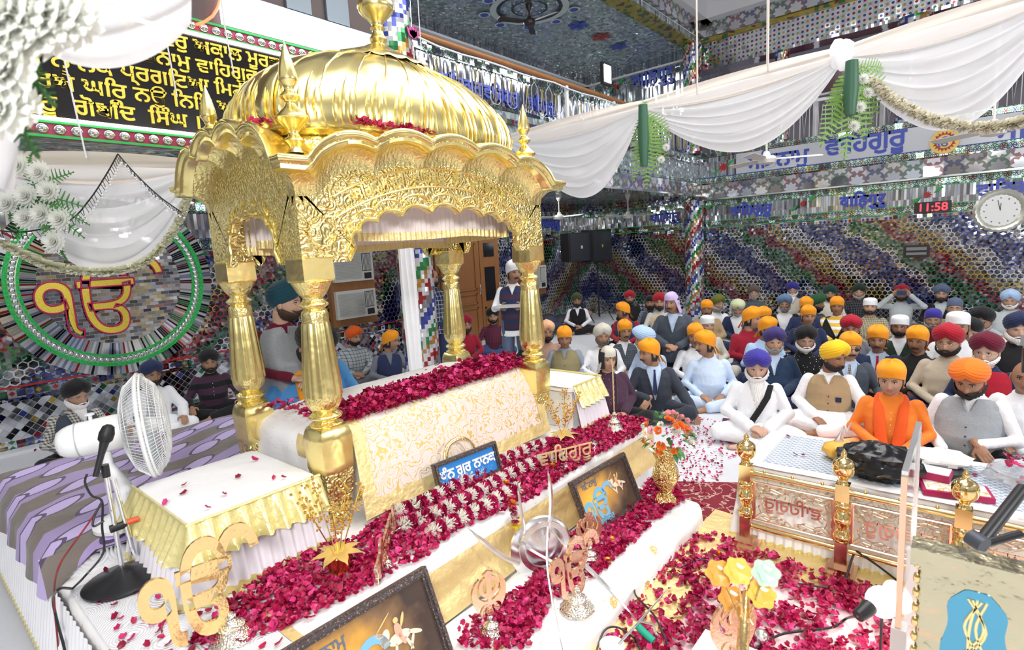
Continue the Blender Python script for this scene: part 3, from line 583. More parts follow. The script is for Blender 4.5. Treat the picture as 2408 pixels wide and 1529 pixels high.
# flowers on the gallery ceiling
def cflower(px, py, R_, mat, label):
    p = atz(px, py, 6.345); q = thing('ceiling_flower_inlay', label, 'inlay', (p.x, p.y, 6.345)); m = MB()
    for k in range(6):
        a = k*pi/3+.3; m.prism([(R_*(.55+.45*cos(b)), R_*.26*sin(b)) for b in [i*pi/5 for i in range(10)]], lambda u, v, w: (u*cos(a)-v*sin(a), u*sin(a)+v*cos(a), -w), .01)
    m.build('petals', mat, q, smooth=False)
cflower(1360, 60, .22, M_blue, 'blue six-petalled flower on the mirrored ceiling nearest the fan'); cflower(1413, 87, .22, M_red, 'red six-petalled flower on the mirrored ceiling'); cflower(1455, 110, .2, M_blue, 'blue six-petalled flower on the mirrored ceiling nearest the wall corner')
p = atz(1245, 20, 6.34); q = thing('ceiling_medallion', 'round patterned medallion on the ceiling above the brown fan', 'ceiling ornament', (p.x, p.y, 6.34)); m = MB()
for r0, r1, k in ((.30, .34, 1), (.55, .60, 1), (.62, .74, 0)):
    n = 48; vs = [(r*cos(2*pi*i/n), r*sin(2*pi*i/n), z_) for r, z_ in ((r0, -.005), (r1, -.005)) for i in range(n)]; m.add(vs, [(i, n+i, n+(i+1) % n, (i+1) % n) for i in range(n)], k)
for k in range(9): a = 2*pi*k/9; m.lathe((.86*cos(a), .86*sin(a), -.008), [(.12, 0), (.12, .004)], 14, m=0); m.lathe((.86*cos(a), .86*sin(a), -.014), [(.08, 0), (.08, .004)], 10, m=2)
m.build('pattern', [plain('pale_inlay', (.55, .6, .6), .3), M_black, M_blue], q, smooth=False)
# floodlight, cctv camera
p = aty(1434, 575/3.15, FY-.05); p = aty(1425, 190, FY-.12); q = thing('flood_light', 'small square LED floodlight clamped to the gallery handrail', 'light', (p.x, FY-.12, 4.56))
MB().box((-.14, -.03, .10), (.16, .03, .46)).build('housing', M_black, q, smooth=False); MB().box((-.10, -.036, .14), (.12, -.0305, .42)).build('lamp_glass', emit('flood_glass', (1, 1, 1), 14), q, smooth=False)
MB().tube([(-.13, 0, .12), (-.13, 0, -.06)], .01).tube([(.14, 0, .12), (.12, 0, -.06)], .01).build('bracket', M_black, q)
p = aty(992, 150, FY-.1); q = thing('security_camera', 'small white dome security camera on the gallery railing', 'camera', (p.x, FY-.1, p.z)); MB().sph((0, 0, 0), .075, 20).build('shell', M_whitep, q); MB().cbox((.02, -.07, .01), (.05, .03, .022)).build('lens', M_black, q, smooth=False)
p = atx(1560, 466, WX-.4); q = thing('bullet_camera', 'white bullet security camera at the cornice beside the spiral column', 'camera', (p.x, p.y, p.z)); MB().tube([(0, 0, 0), (.12, -.1, .03)], .05, 14).build('body', M_whitep, q); MB().tube([(-.012, .01, -.003), (-.002, .002, 0)], .045, 14).build('lens', M_black, q)
# loudspeakers on stands
def spk(pxl, pxr, pyt, pyb, y, label, rz, logo):
    a = aty((pxl+pxr)/2, pyb, y); b = aty((pxl+pxr)/2, pyt, y); w = abs(aty(pxr, 580, y).x-aty(pxl, 580, y).x)*.95; h = b.z-a.z
    q = thing('loudspeaker', label, 'loudspeaker', (a.x, y, a.z), rz)
    MB().cbox((0, 0, h/2), (w, .34, h)).build('cabinet', plain('speaker_black', (.012, .013, .017), .6), q, smooth=False); MB().cbox((0, -.175, h/2), (w*.9, .01, h*.93)).build('grille', plain('speaker_grille', (.02, .022, .03), .5), q, smooth=False)
    MB().cbox((0, -.183, h/2), (.05, .006, .07)).build('badge', plain('badge', logo, .4), q, smooth=False); return a
a = spk(1338, 1380, 548, 615, 7.5, 'black loudspeaker on the left of the pair on stands', -.35, (.5, .5, .5)); b = spk(1384, 1425, 542, 615, 7.3, 'black loudspeaker on the right of the pair with orange badge', -.1, (.6, .3, .05))
for a_, l_ in ((a, 'thin black stand carrying the left loudspeaker'), (b, 'black tripod stand carrying the right loudspeaker')):
    q = thing('speaker_stand', l_, 'stand', (a_.x, a_.y, 0)); MB().tube([(0, 0, .1), (0, 0, a_.z)], .02).build('pole', M_black, q)
    for k in range(3): c_, s_ = cos(k*2.09+.5), sin(k*2.09+.5); MB().tube([(.02*c_, .02*s_, .62), (.42*c_, .42*s_, .02)], .012).tube([(.02*c_, .02*s_, .15), (.25*c_, .25*s_, .28)], .009).build('leg', M_black, q)
# folded bedding heap by the wall
q = thing('bundle_heap', 'heap of dark folded bags and cloth against the back wall', 'bundle', (10.3, 7.3, 0)); m = MB()
for k in range(9): m.sph((random.uniform(-.7, .7), random.uniform(-.3, .3), random.uniform(.1, .34)), (random.uniform(.2, .34), .18, random.uniform(.09, .14)), 12, m=k % 3 if k < 7 else 0)
m.build('bags', [plain('dark_bag', (.02, .02, .03), .6), plain('pinkish_cloth', (.28, .16, .16), .9), plain('navy_bag', (.03, .04, .09), .7)], q)
# ================================================================== PALKI (gold canopy)
PX0, PX1, PY0, PY1 = 1.545, 3.41, 2.69, 3.58
pcx, pcy = (PX0+PX1)/2, (PY0+PY1)/2
pk = thing('palki_canopy', 'large gold domed canopy on four ornate pillars over the covered scripture bed', 'canopy', (pcx, pcy, .45))
def catmull(pts, n=6):
    out = []
    for i in range(len(pts)-1):
        p0, p1, p2, p3 = pts[max(i-1, 0)], pts[i], pts[i+1], pts[min(i+2, len(pts)-1)]
        for k in range(n):
            t = k/n; out.append(tuple(.5*((2*b)+(-a+c)*t+(2*a-5*b+4*c-d)*t*t+(-a+3*b-3*c+d)*t**3) for a, b, c, d in zip(p0, p1, p2, p3)))
    out.append(pts[-1]); return out
for nm, x, y in (('fl', PX0, PY0), ('fr', PX1, PY0), ('rl', PX0, PY1), ('rr', PX1, PY1)):
    c = MB().lathe((x, y, 0), catmull([(.040, .50), (.06, .53), (.052, .56), (.075, .60), (.092, .70), (.098, .80)], 4), 8, square=.6).build('pillar_base', M_goldr, pk, sharp=30)
    MB().lathe((x, y, 0), [(.102, .80), (.106, .83), (.104, .84), (.110, .98), (.107, 1.0), (.098, 1.03), (.088, 1.045)], 8, square=.55).build('pedestal', M_gold, c, sharp=30)
    MB().lathe((x, y, 0), catmull([(0.0816, 1.045), (0.0898, 1.058), (0.0680, 1.07), (0.0653, 1.08), (0.0870, 1.095), (0.0898, 1.108), (0.0680, 1.122), (0.0598, 1.13), (0.0762, 1.145), (0.0952, 1.18), (0.0993, 1.22)], 3), 32).build('lower_rings', M_goldc, c)
    MB().lathe((x, y, 0), [(0.0993, 1.215), (0.0966, 1.30), (0.0843, 1.45), (0.0721, 1.60), (0.0680, 1.62)], 60, fl=12, amp=.045).build('fluted_shaft', M_gold, c)
    MB().lathe((x, y, 0), catmull([(0.0694, 1.615), (0.0707, 1.66), (0.0639, 1.68), (0.0544, 1.69), (0.0734, 1.708), (0.0762, 1.718), (0.0571, 1.735), (0.0544, 1.752), (0.0748, 1.775), (0.1061, 1.835)], 3), 32, fl=8, amp=.02).build('upper_rings', M_goldc, c)
    MB().lathe((x, y, 0), [(.086, 1.835), (.092, 1.85), (.090, 1.95), (.094, 1.96)], 8, square=.9).build('capital_block', M_gold, c, sharp=30)
# ---- arch panels
def lobes(s, n, amp): return amp*abs(sin(pi*n*s))**.6
def arch_profile(half, spring, apex, nl):
    pts = [(-half, spring-.06)]
    N = 90
    for i in range(N+1):
        a = pi*i/N; k = nl*i/N; b = abs(sin(pi*k))**.7*(.046 if half > .5 else .030)
        pts.append((-(half-.035)*cos(a)-0*b + (-cos(a))*b*.5, spring+(apex-spring-.045)*sin(a)**.75+b*sin(a)))
    pts.append((half, spring-.06)); return pts
def crown(s, rise, nl):     # s in [-1,1]: scalloped crown of the eave
    q = abs(s)
    if q > .86: return 0.0
    t = (s/.86+1)/2
    return rise*(1-(q/.86)**2)**.6*.8+rise*.26*abs(sin(pi*nl*t))**.7
def side(c, d, ln, dep, hw, rise, nl, al, medal=True):
    # c: middle point of the side on the column axis line, d: outward direction, ln: along direction
    c, d, ln = Vector(c), Vector(d), Vector(ln)
    P = lambda u, w, z: c+ln*u+d*w+Vector((0, 0, z))
    half = hw-(.20 if hw > .6 else .145); low = arch_profile(half, 1.99, al, 9 if hw > .6 else 5)
    n = len(low); m = MB(); vs = []; fs = []
    top = []
    for i, (u, z) in enumerate(low):
        uu = u*(hw+.075)/half; top.append((uu, 2.275+crown(uu/(hw+.09), rise, nl)*1.0))
    pr = lambda w: [P(u, w, z) for u, z in low]+[P(u, w, z) for u, z in top]
    m.add(pr(.085)+pr(.045), [(i, n+i, n+i+1, i+1) for i in range(n-1)]+[(2*n+i, 2*n+i+1, 3*n+i+1, 3*n+i) for i in range(n-1)]+[(i, i+1, 2*n+i+1, 2*n+i) for i in range(n-1)])
    # spandrel feet on the columns
    for s_ in (-1, 1): a = P(s_*(half+.0), .045, 1.93); b = P(s_*(hw+.085), .0849, 2.30); m.box([min(a[k], b[k]) for k in range(3)], [max(a[k], b[k]) for k in range(3)])
    pa = m.build('arch_panel', M_goldr, pk, sharp=50)
    r = MB(); r.tube([P(u, .088, z+.012) for u, z in low], .011, 8); r.tube([P(u*1.03, .088, z+.055+.02*sin(pi*i/n)) for i, (u, z) in enumerate(low)], .006, 6)
    if medal:
        arc = [(-hw*.86+2*hw*.86*i/40) for i in range(41)]
        f1 = lambda u, o: 2.04+o+(al-1.99)*(1-(u/(hw*.95))**2)**.9 if abs(u) < hw*.95 else 2.04+o
        r.tube([P(u, .088, f1(u, .07)) for u in arc], .006, 6); r.tube([P(u, .088, f1(u, .18)) for u in arc], .006, 6)
    r.build('arch_moulding', M_gold, pa)
    if medal:
        for s_ in (-1, 1):
            MB().lathe(P(s_*(hw-.045), .086, 2.09), [(.085, 0), (.085, .008), (.076, .012), (.070, .006), (.0, .012)], 28, axis=d, sx=1, sy=1).build('portrait_medallion', M_goldr, pa)
        txt = 'ਸਿਤਨਾਮੁ ਸ਼੍ਰੀ ਵਾਿਹਗੁਰੂ ਜੀ ਦਾ ਖਾਲਸਾ ਹੈ ਜੀ'.split(' ')
        us = [-.56, -.36, -.12, .12, .30, .44, .58]
        for u, w_ in zip(us, txt):
            z = f1(u, .125); sl = (f1(u+.02, .125)-f1(u-.02, .125))/.04; xd = ln+Vector((0, 0, sl)); ud = Vector((0, 0, 1))-ln*sl
            put_text('embossed_lettering', w_, .085, M_gold, P(u, .088, z), xd, ud, .010, .002, pa)
    # eave: moulded rim, coved underside, roof slope
    N = 96; us_ = [-1+2*i/N for i in range(N+1)]
    def ez(s): return crown(s, rise, nl)
    e_ = MB(); sec = []
    H_ = [(.085, 2.27), (.092, 2.32), (.125, 2.36), (.175, 2.385), (.205, 2.39), (.215, 2.40), (.212, 2.412), (.222, 2.42), (.222, 2.435), (.205, 2.443)]
    rows = []
    for w, z in H_: rows.append([P(s*(hw+w), w, z+ez(s)) for s in us_])
    W_ = N+1; e_.add([p for r_ in rows for p in r_], [(j*W_+i, (j+1)*W_+i, (j+1)*W_+i+1, j*W_+i+1) for j in range(len(H_)-1) for i in range(N)])
    r2 = MB(); rm_ = [(.160, 2.372), (.200, 2.374), (.214, 2.380), (.214, 2.398), (.206, 2.402), (.224, 2.408), (.232, 2.418), (.232, 2.438), (.222, 2.446), (.16, 2.452)]; rows2 = [[P(s*(hw+w), w, z+ez(s)) for s in us_] for w, z in rm_]
    r2.add([p for r_ in rows2 for p in r_], [(j*W_+i, (j+1)*W_+i, (j+1)*W_+i+1, j*W_+i+1) for j in range(len(rm_)-1) for i in range(N)]); r2.build('eave_rim', M_gold, pk, sharp=60)
    # a mitred corner needs both ends to reach the diagonal
    e_.build('scalloped_eave', M_goldc, pk, sharp=60)
    f_ = MB(); H2 = [(.205, 2.443, 1.0), (.10, 2.47, .86), (-.02, 2.50, .62), (-.12, 2.53, .35)]
    rows = [[P(s*(hw+w), w, z+ez(s)*k) for s in us_] for w, z, k in H2]
    f_.add([p for r_ in rows for p in r_], [(j*W_+i, (j+1)*W_+i, (j+1)*W_+i+1, j*W_+i+1) for j in range(len(H2)-1) for i in range(N)])
    f_.build('eave_roof', M_gold, pk, sharp=60)
for x_, y_ in ((PX0, PY0), (PX1, PY0), (PX0, PY1), (PX1, PY1)): MB().box((x_-.082, y_-.082, 1.93), (x_+.082, y_+.082, 2.30)).build('corner_block', M_goldr, pk, smooth=False)
side((pcx, PY0, 0), (0, -1, 0), (1, 0, 0), .2, (PX1-PX0)/2, .205, 5, 2.24)
side((pcx, PY1, 0), (0, 1, 0), (-1, 0, 0), .2, (PX1-PX0)/2, .205, 5, 2.24, False)
side((PX0, pcy, 0), (-1, 0, 0), (0, -1, 0), .2, (PY1-PY0)/2, .24, 4, 2.24, False)
side((PX1, pcy, 0), (1, 0, 0), (0, 1, 0), .2, (PY1-PY0)/2, .24, 4, 2.24, False)
# ---- dome
def sup(a, hx, hy, p=.62):
    c_, s_ = cos(a), sin(a); return hx*math.copysign(abs(c_)**p, c_), hy*math.copysign(abs(s_)**p, s_)
_q = [sup(2*pi*i/4000, 1.0, .535, .66) for i in range(4001)]; _l = np.concatenate([[0], np.cumsum([hypot(b[0]-a[0], b[1]-a[1]) for a, b in zip(_q, _q[1:])])])
def UA(t): return float(np.interp((t % 1.0)*_l[-1], _l, np.linspace(0, 2*pi, 4001)))
def superlathe(prof, n, mat, name, hx=1.0, hy=.535, ribs=0, amp=0, parent=pk, zf=None):
    m = MB(); vs = []
    for f, z, p in prof:
        for i in range(n):
            a = UA(i/n); x, y = sup(a, hx*f, hy*f, p)
            if ribs: k = 1-amp*abs(sin(ribs*pi*i/n))**6; x *= k; y *= k
            vs.append((pcx+x, pcy+y, z if zf is None else z+zf(a, f)))
    K = len(prof); m.add(vs, [(j*n+i, j*n+(i+1) % n, (j+1)*n+(i+1) % n, (j+1)*n+i) for j in range(K-1) for i in range(n)]); m.f.append(tuple((K-1)*n+i for i in range(n))); m.m.append(0)
    return m.build(name, mat, parent, sharp=60)
superlathe([(.93, 2.44, .6), (.95, 2.50, .6), (.93, 2.53, .6), (.95, 2.55, .6), (.955, 2.60, .6), (.93, 2.62, .6)], 160, M_goldc, 'dome_base_band')
dprof = [(.90, 2.60, .6), (.97, 2.65, .62), (1.0, 2.72, .64), (.995, 2.80, .66), (.955, 2.90, .70), (.88, 2.99, .74), (.77, 3.07, .8), (.62, 3.14, .86), (.47, 3.19, .92), (.36, 3.22, 1), (.30, 3.235, 1)]
dprof = catmull(dprof, 3)
M_dome = gold('gold_dome', None); nt_ = NT('gold_dome_relief'); o_ = nt_.obj(); nt_.bump(nt_.noise(o_, 5, 2.0), .15, .02); nt_.p(col=(1.0, .85, .38), me=1.0, ro=.24)
dome = superlathe(dprof, 224, nt_.mat, 'dome', ribs=28, amp=.010)
m = MB()           # raised leaf-shaped ribs and droplets chased on the dome
def dsurf(s_, t, off=.004):
    a = UA(s_/(2*pi));
    q = t*(len(dprof)-1); j = min(int(q), len(dprof)-2); w = q-j; f = dprof[j][0]*(1-w)+dprof[j+1][0]*w+off; z = dprof[j][1]*(1-w)+dprof[j+1][1]*w+off; p = dprof[j][2]
    x, y = sup(a, 1.0*f, .535*f, p); return (pcx+x, pcy+y, z)
for k in range(28):
    a0 = 2*pi*(k+.0)/28
    m.tube([dsurf(a0-.10*t, t) for t in (.08, .2, .35, .5, .65, .8, .92)], [.006, .006, .006, .005, .005, .004, .003], 6)
    for da, t0, t1 in ((-.05, .14, .36), (0, .12, .45), (.05, .14, .36)): m.tube([dsurf(a0+.112+da*1.0, t0+(t1-t0)*q/5) for q in range(6)], [.003, .010, .013, .012, .009, .002], 7)
m.build('dome_ribs', M_gold, dome)
superlathe([(1.0, 3.205, 1), (.98, 3.215, 1), (.90, 3.23, 1), (.62, 3.27, 1), (.35, 3.31, 1), (.16, 3.35, 1), (.12, 3.37, 1)], 96, M_gold, 'lotus_cap', .42, .27, zf=lambda a, f: -.014*abs(sin(10*a))*f**6)
superlathe([(.97, 2.615, .6), (1.02, 2.635, .6), (.97, 2.655, .6)], 160, M_gold, 'dome_rope_moulding', ribs=80, amp=.02)
MB().lathe((pcx, pcy, 0), catmull([(.05, 3.32), (.042, 3.36), (.06, 3.385), (.045, 3.41), (.036, 3.44), (.05, 3.455), (.035, 3.47), (.05, 3.50), (.11, 3.56), (.12, 3.60), (.10, 3.64), (.04, 3.67), (.035, 3.72), (.055, 3.75), (.03, 3.80), (.003, 3.95)], 3), 32, fl=12, amp=.02).build('kalash_finial', M_gold, pk)
for nm, (x, y) in dict(a=(PX0-.02, PY0-.02), b=(PX1+.03, PY0+.0), c=(PX0-.03, PY1+.03), d=(PX1+.03, PY1+.03)).items():
    MB().lathe((x, y, 0), catmull([(.045, 2.49), (.03, 2.52), (.052, 2.55), (.03, 2.575), (.03, 2.60), (.075, 2.65), (.078, 2.67), (.03, 2.72), (.026, 2.74), (.05, 2.765), (.028, 2.79), (.026, 2.81), (.045, 2.84), (.046, 2.86), (.035, 2.92), (.002, 3.03)], 3), 28).build('corner_finial', M_gold, pk)
# leaf cresting between the dome and the eave
for sd in range(4):
    m = MB()
    for k in range(26 if sd % 2 == 0 else 12):
        n_ = 26 if sd % 2 == 0 else 12; u = (k+.5)/n_*2-1
        hx, hy = .955, .50
        if sd == 0: c_ = Vector((pcx+u*hx*.93, pcy-hy-.012, 2.55)); ex = Vector((1, 0, 0)); ey = Vector((0, -1, 0)); w_ = hx/26
        elif sd == 2: c_ = Vector((pcx+u*hx*.93, pcy+hy+.012, 2.55)); ex = Vector((1, 0, 0)); ey = Vector((0, 1, 0)); w_ = hx/26
        elif sd == 1: c_ = Vector((pcx+hx+.01, pcy+u*hy*.9, 2.55)); ex = Vector((0, 1, 0)); ey = Vector((1, 0, 0)); w_ = hy/12
        else: c_ = Vector((pcx-hx-.01, pcy+u*hy*.9, 2.55)); ex = Vector((0, 1, 0)); ey = Vector((-1, 0, 0)); w_ = hy/12
        m.tube([c_+ex*(w_*.85*cos(b))+ey*.004+Vector((0, 0, .052*sin(b)**.8-.035)) for b in [pi*i/6 for i in range(7)]], .006, 6)
    m.build('leaf_cresting', M_gold, pk)
# pleated valance inside the arches
def valance(a, b, z0, dz, name='valance'):
    a, b = Vector(a), Vector(b); L = (b-a).length; d = (b-a).normalized(); n_ = d.cross(Vector((0, 0, 1)))
    N = int(L/.008)
    def fn(u, v): s_ = u*L; return a+d*s_+n_*(.010*sin(s_*2*pi/.045)+.004*sin(s_*37))*(.4+v)+Vector((0, 0, z0-v*(dz+.02*abs(sin(s_*2.4)))))
    m = MB(); m.grid(fn, N, 5, 0); w = N+1
    for i in range(N): m.m[4*N+i] = 1
    return m.build(name, [cloth('peach_white_silk', (.86, .78, .74), .3), M_tissue], pk, sharp=0)
v1 = PY0+.16
valance((PX0+.05, v1, 0), (PX1-.05, v1, 0), 2.30, .24); valance((PX0+.05, PY1-.08, 0), (PX1-.05, PY1-.08, 0), 2.26, .26)
valance((PX0+.12, PY1-.1, 0), (PX0+.12, PY0+.1, 0), 2.28, .24); valance((PX1-.12, PY0+.1, 0), (PX1-.12, PY1-.1, 0), 2.28, .24)
MB().box((PX0+.03, PY0+.03, 2.29), (PX1-.03, PY1-.03, 2.31)).build('canopy_lining', cloth('peach_white_silk', (.86, .78, .74), .3), pk, smooth=False)
world_children(pk)
# ================================================================== BED, PLATFORM, TIERS, CLOTHS
def nz3(x, y, z=0.0): return noise.noise(Vector((x, y, z)))
def drape(name, x0, y0, x1, y1, z0, z1, mat, rad=.03, crown_=0.0, wob=.006, flare=0.0, parent=None, n=40):
    per = []
    def lp(i0, i1, k): return [(i0[0]+(i1[0]-i0[0])*t/k, i0[1]+(i1[1]-i0[1])*t/k) for t in range(k)]
    nx = max(8, int((x1-x0)/.05)); ny = max(8, int((y1-y0)/.05))
    per = lp((x0, y0), (x1, y0), nx)+lp((x1, y0), (x1, y1), ny)+lp((x1, y1), (x0, y1), nx)+lp((x0, y1), (x0, y0), ny)
    cx_, cy_ = (x0+x1)/2, (y0+y1)/2; rows = []; hx, hy = (x1-x0)/2, (y1-y0)/2
    secs = [(flare, z0), (flare*.6, z0+(z1-z0)*.35), (flare*.2, z0+(z1-z0)*.75), (0, z1-rad), (-rad*.3, z1-rad*.3), (-rad, z1)]
    for off, z in secs:
        r_ = []
        for (x, y) in per:
            w = wob*nz3(x*5, y*5, z*2)*(1 if z > z0 else .6)
            cxn = min(max(x, x0+.06), x1-.06); cyn = min(max(y, y0+.06), y1-.06); dx, dy = x-cxn, y-cyn; L = hypot(dx, dy) or 1
            ux, uy = ((x-cx_)/hx, (y-cy_)/hy) if L == 1 else (dx/L, dy/L)
            q = .06+off+w*3; x_ = cxn+ux*q if dx else x; y_ = cyn+uy*q if dy else y
            r_.append((x_, y_, z))
        rows.append(r_)
    K = 7
    for k in range(1, K+1):
        s_ = 1-k/K; base = rows[5]; r_ = []
        for (x, y, z) in base:
            X_ = cx_+(x-cx_)*s_; Y_ = cy_+(y-cy_)*s_
            r_.append((X_, Y_, z1+crown_*(1-s_**2.2)+wob*.7*nz3(X_*4, Y_*4, 3)))
        rows.append(r_)
    m = MB(); P_ = len(per); m.add([p for r_ in rows for p in r_], [(j*P_+i, j*P_+(i+1) % P_, (j+1)*P_+(i+1) % P_, (j+1)*P_+i) for j in range(len(rows)-1) for i in range(P_)])
    return m.build(name, mat, parent, sharp=0)
def pleats(name, path, z0, z1, mats, flare=.05, wave=.05, amp=.012, hem=.03, parent=None, wob=.0):
    pts = [Vector((*p, 0)) for p in path]; seg = []
    for a, b in zip(pts, pts[1:]):
        k = max(2, int((b-a).length/.008)); seg += [(a.lerp(b, i/k), (b-a).normalized()) for i in range(k)]
    seg.append((pts[-1], (pts[-1]-pts[-2]).normalized())); vs = []; NV = 7; s_ = 0
    zz = [z1-(z1-z0-hem)*j/(NV-1) for j in range(NV)]+[z0]
    for j, z in enumerate(zz):
        s_ = 0; fr = (z1-z)/(z1-z0)
        for i, (p, d) in enumerate(seg):
            if i: s_ += (p-seg[i-1][0]).length
            d2 = (seg[min(i+4, len(seg)-1)][0]-seg[max(i-4, 0)][0]).normalized(); n_ = Vector((d2.y, -d2.x, 0))
            q = n_*(flare*fr+amp*(.25+fr)*sin(2*pi*s_/wave+.8*sin(s_*9))+wob*fr*sin(s_*11))
            vs.append(p+q+Vector((0, 0, z)))
    W_ = len(seg); m = MB(); m.add(vs, [(j*W_+i, (j+1)*W_+i, (j+1)*W_+i+1, j*W_+i+1) for j in range(NV) for i in range(W_-1)])
    for i in range(W_-1): m.m[(NV-1)*(W_-1)+i] = 1
    return m.build(name, mats, parent, sharp=0)
M_lemon = NT('lemon_gold_satin'); _o = M_lemon.obj(); M_lemon.p(col=M_lemon.mix(M_lemon.noise(_o, 5, 3.0), (.76, .70, .34), (.84, .72, .30)), me=.35, ro=.32); M_lemon.bump(M_lemon.noise(_o, 20, 3.0), .5, .02); M_lemon = M_lemon.mat
M_quilt = NT('white_quilt'); _o = M_quilt.obj(); M_quilt.p(col=(.85, .86, .90), ro=.6); M_quilt.bump(M_quilt.m('ABSOLUTE', M_quilt.m('SINE', M_quilt.m('MULTIPLY', M_quilt.vor(_o, 5, 'F1'), 60))), .5, .01); M_quilt = M_quilt.mat
# platform: one dais in the shape of an L
dz = thing('dais', 'white draped dais carrying the gold canopy and its tables', 'platform', (2.2, 3, 0))
drape('platform_cloth', .42, 1.97, 4.0, 4.5, .0, .45, M_dot, parent=dz); drape('platform_cloth', .42, 4.42, 2.15, 5.22, .0, .447, M_white, parent=dz)
pleats('pleated_skirt', [(.40, 5.2), (.40, 1.9)], .02, .44, [M_white, M_lemon], .06, .06, .014, .03, dz)
m = MB(); m.grid(lambda u, v: (.75+u*3.26, 1.962-.03*v-.035*v*v-.010*abs(nz3(u*9, v*4))-.006*sin(v*9), .405-.245*v), 120, 16); m.build('gold_tissue_face', M_tissue, dz, sharp=0)
m = MB(); m.grid(lambda u, v: (.43+u*.02+(v*.45), 1.99+.95*v*0+u*1.3, .4575+.002*nz3(u*9, v*9)), 20, 4)
MB().grid(lambda u, v: (.44+.46*u, 1.98+1.25*v, .458+.003*nz3(u*8, v*12)), 14, 30).build('quilted_cover', M_quilt, dz, sharp=0)
MB().grid(lambda u, v: (.90+.045*u, 1.98+.66*v, .4605), 2, 12).build('gold_ribbon', M_tissue, dz, sharp=0)
world_children(dz)
lt = thing('dais_step', 'low step draped in gold dotted white cloth below the dais', 'step', (2.2, 1.6, 0))
drape('step_cloth', .9, 1.335, 3.50, 1.90, 0, .157, M_dot, rad=.04, flare=.015, parent=lt, wob=.009); world_children(lt)
tag(MB().grid(lambda u, v: (1.15+2.55*u, 1.06+.275*v+.02*nz3(u*6, 0), .010+.012*v+.003*nz3(u*20, v*3)), 60, 5).build('gold_floor_runner', M_tissue, sharp=0), 'gold tissue cloth running along the foot of the low step', 'cloth')
# floor coverings
def flat(name, poly, z, mat, label, cat='rug'):
    m = MB(); m.prism([(p[0], p[1]) for p in poly], lambda u, v, w: (u, v, z+w), .004); return tag(m.build(name, mat, smooth=False), label, cat)
M_pinksheet = NT('pink_satin_sheet'); _o = M_pinksheet.obj(); M_pinksheet.p(col=M_pinksheet.mix(M_pinksheet.m('MULTIPLY', M_pinksheet.m('LESS_THAN', M_pinksheet.vor(_o, 7, 'F1'), .16), .7), (.84, .62, .64), (.55, .62, .50)), ro=.5); M_pinksheet = M_pinksheet.mat
flat('pink_sheet', [(1.2, -.4), (3.45, -.4), (3.45, 1.19), (1.2, 1.19)], .002, M_pinksheet, 'pale pink sheet strewn with petals between the step and the brass railing')
flat('gold_sheet', [(3.12, .0), (3.5, .0), (3.5, 1.17), (3.18, 1.17)], .007, M_tissue, 'gold cloth under the petals at the foot of the brass railing')
M_maroon = NT('maroon_carpet'); _o = M_maroon.obj(); M_maroon.p(col=M_maroon.mix(M_maroon.m('LESS_THAN', M_maroon.m('ABSOLUTE', M_maroon.m('SUBTRACT', M_maroon.noise(_o, 9, 2.0), .5)), .018), (.22, .015, .03), (.55, .35, .3)), ro=.9); M_maroon = M_maroon.mat
flat('maroon_carpet', [(3.52, -1.6), (5.3, -1.6), (4.6, -.4), (4.35, 1.2), (3.95, 1.9), (3.53, 1.75)], .002, M_maroon, 'maroon floral carpet around the small table behind the brass railing')
M_rug = NT('persian_rug'); _o = M_rug.obj(); M_rug.p(col=M_rug.ramp(M_rug.vor(_o, 26, 'F1', 1), [(0, (.05, .03, .08)), (.4, (.28, .02, .05)), (.6, (.55, .45, .35)), (.72, (.05, .03, .08))]), ro=.9); M_rug = M_rug.mat
q = [atz(*p, 0) for p in ((1690, 1020), (1720, 1030), (1855, 1045), (1900, 1005), (1700, 985))]; flat('prayer_rug', q, .006, M_rug, 'dark patterned rug under the man with the long white beard')
q = [atz(*p, 0) for p in ((2230, 1110), (2350, 1175), (2500, 1190), (2500, 1100), (2280, 1040))]; flat('prayer_rug', q, .006, M_rug, 'dark patterned rug in front of the man in the grey tweed waistcoat')
q = [atz(*p, 0) for p in ((1845, 1050), (2070, 1110), (2310, 1165), (2260, 1080), (1960, 1000), (1880, 1010))]; flat('peach_shawl', q, .012, cloth('peach_cotton', (.86, .52, .40), .5), 'peach cloth spread on the floor under the man in orange robes', 'cloth')
# bed
bed = thing('scripture_bed', 'bed under the canopy covered in white and gold dotted cloth', 'bed', (pcx, pcy, .45))
drape('mattress', PX0-.03, PY0+.10, PX1+.05, PY1+.02, .452, .96, M_dot, rad=.07, crown_=.10, wob=.012, parent=bed)
def bedz(x, y): return .965+.10*sin(pi*min(max((y-2.70)/.98, 0), 1))**.8*min(1, .35+4*min(max(x-1.5, 0), max(3.5-x, 0)))
MB().grid(lambda u, v: (PX0+.02+.0*u+.0, PY0+.08+.05*u, .48), 1, 1)
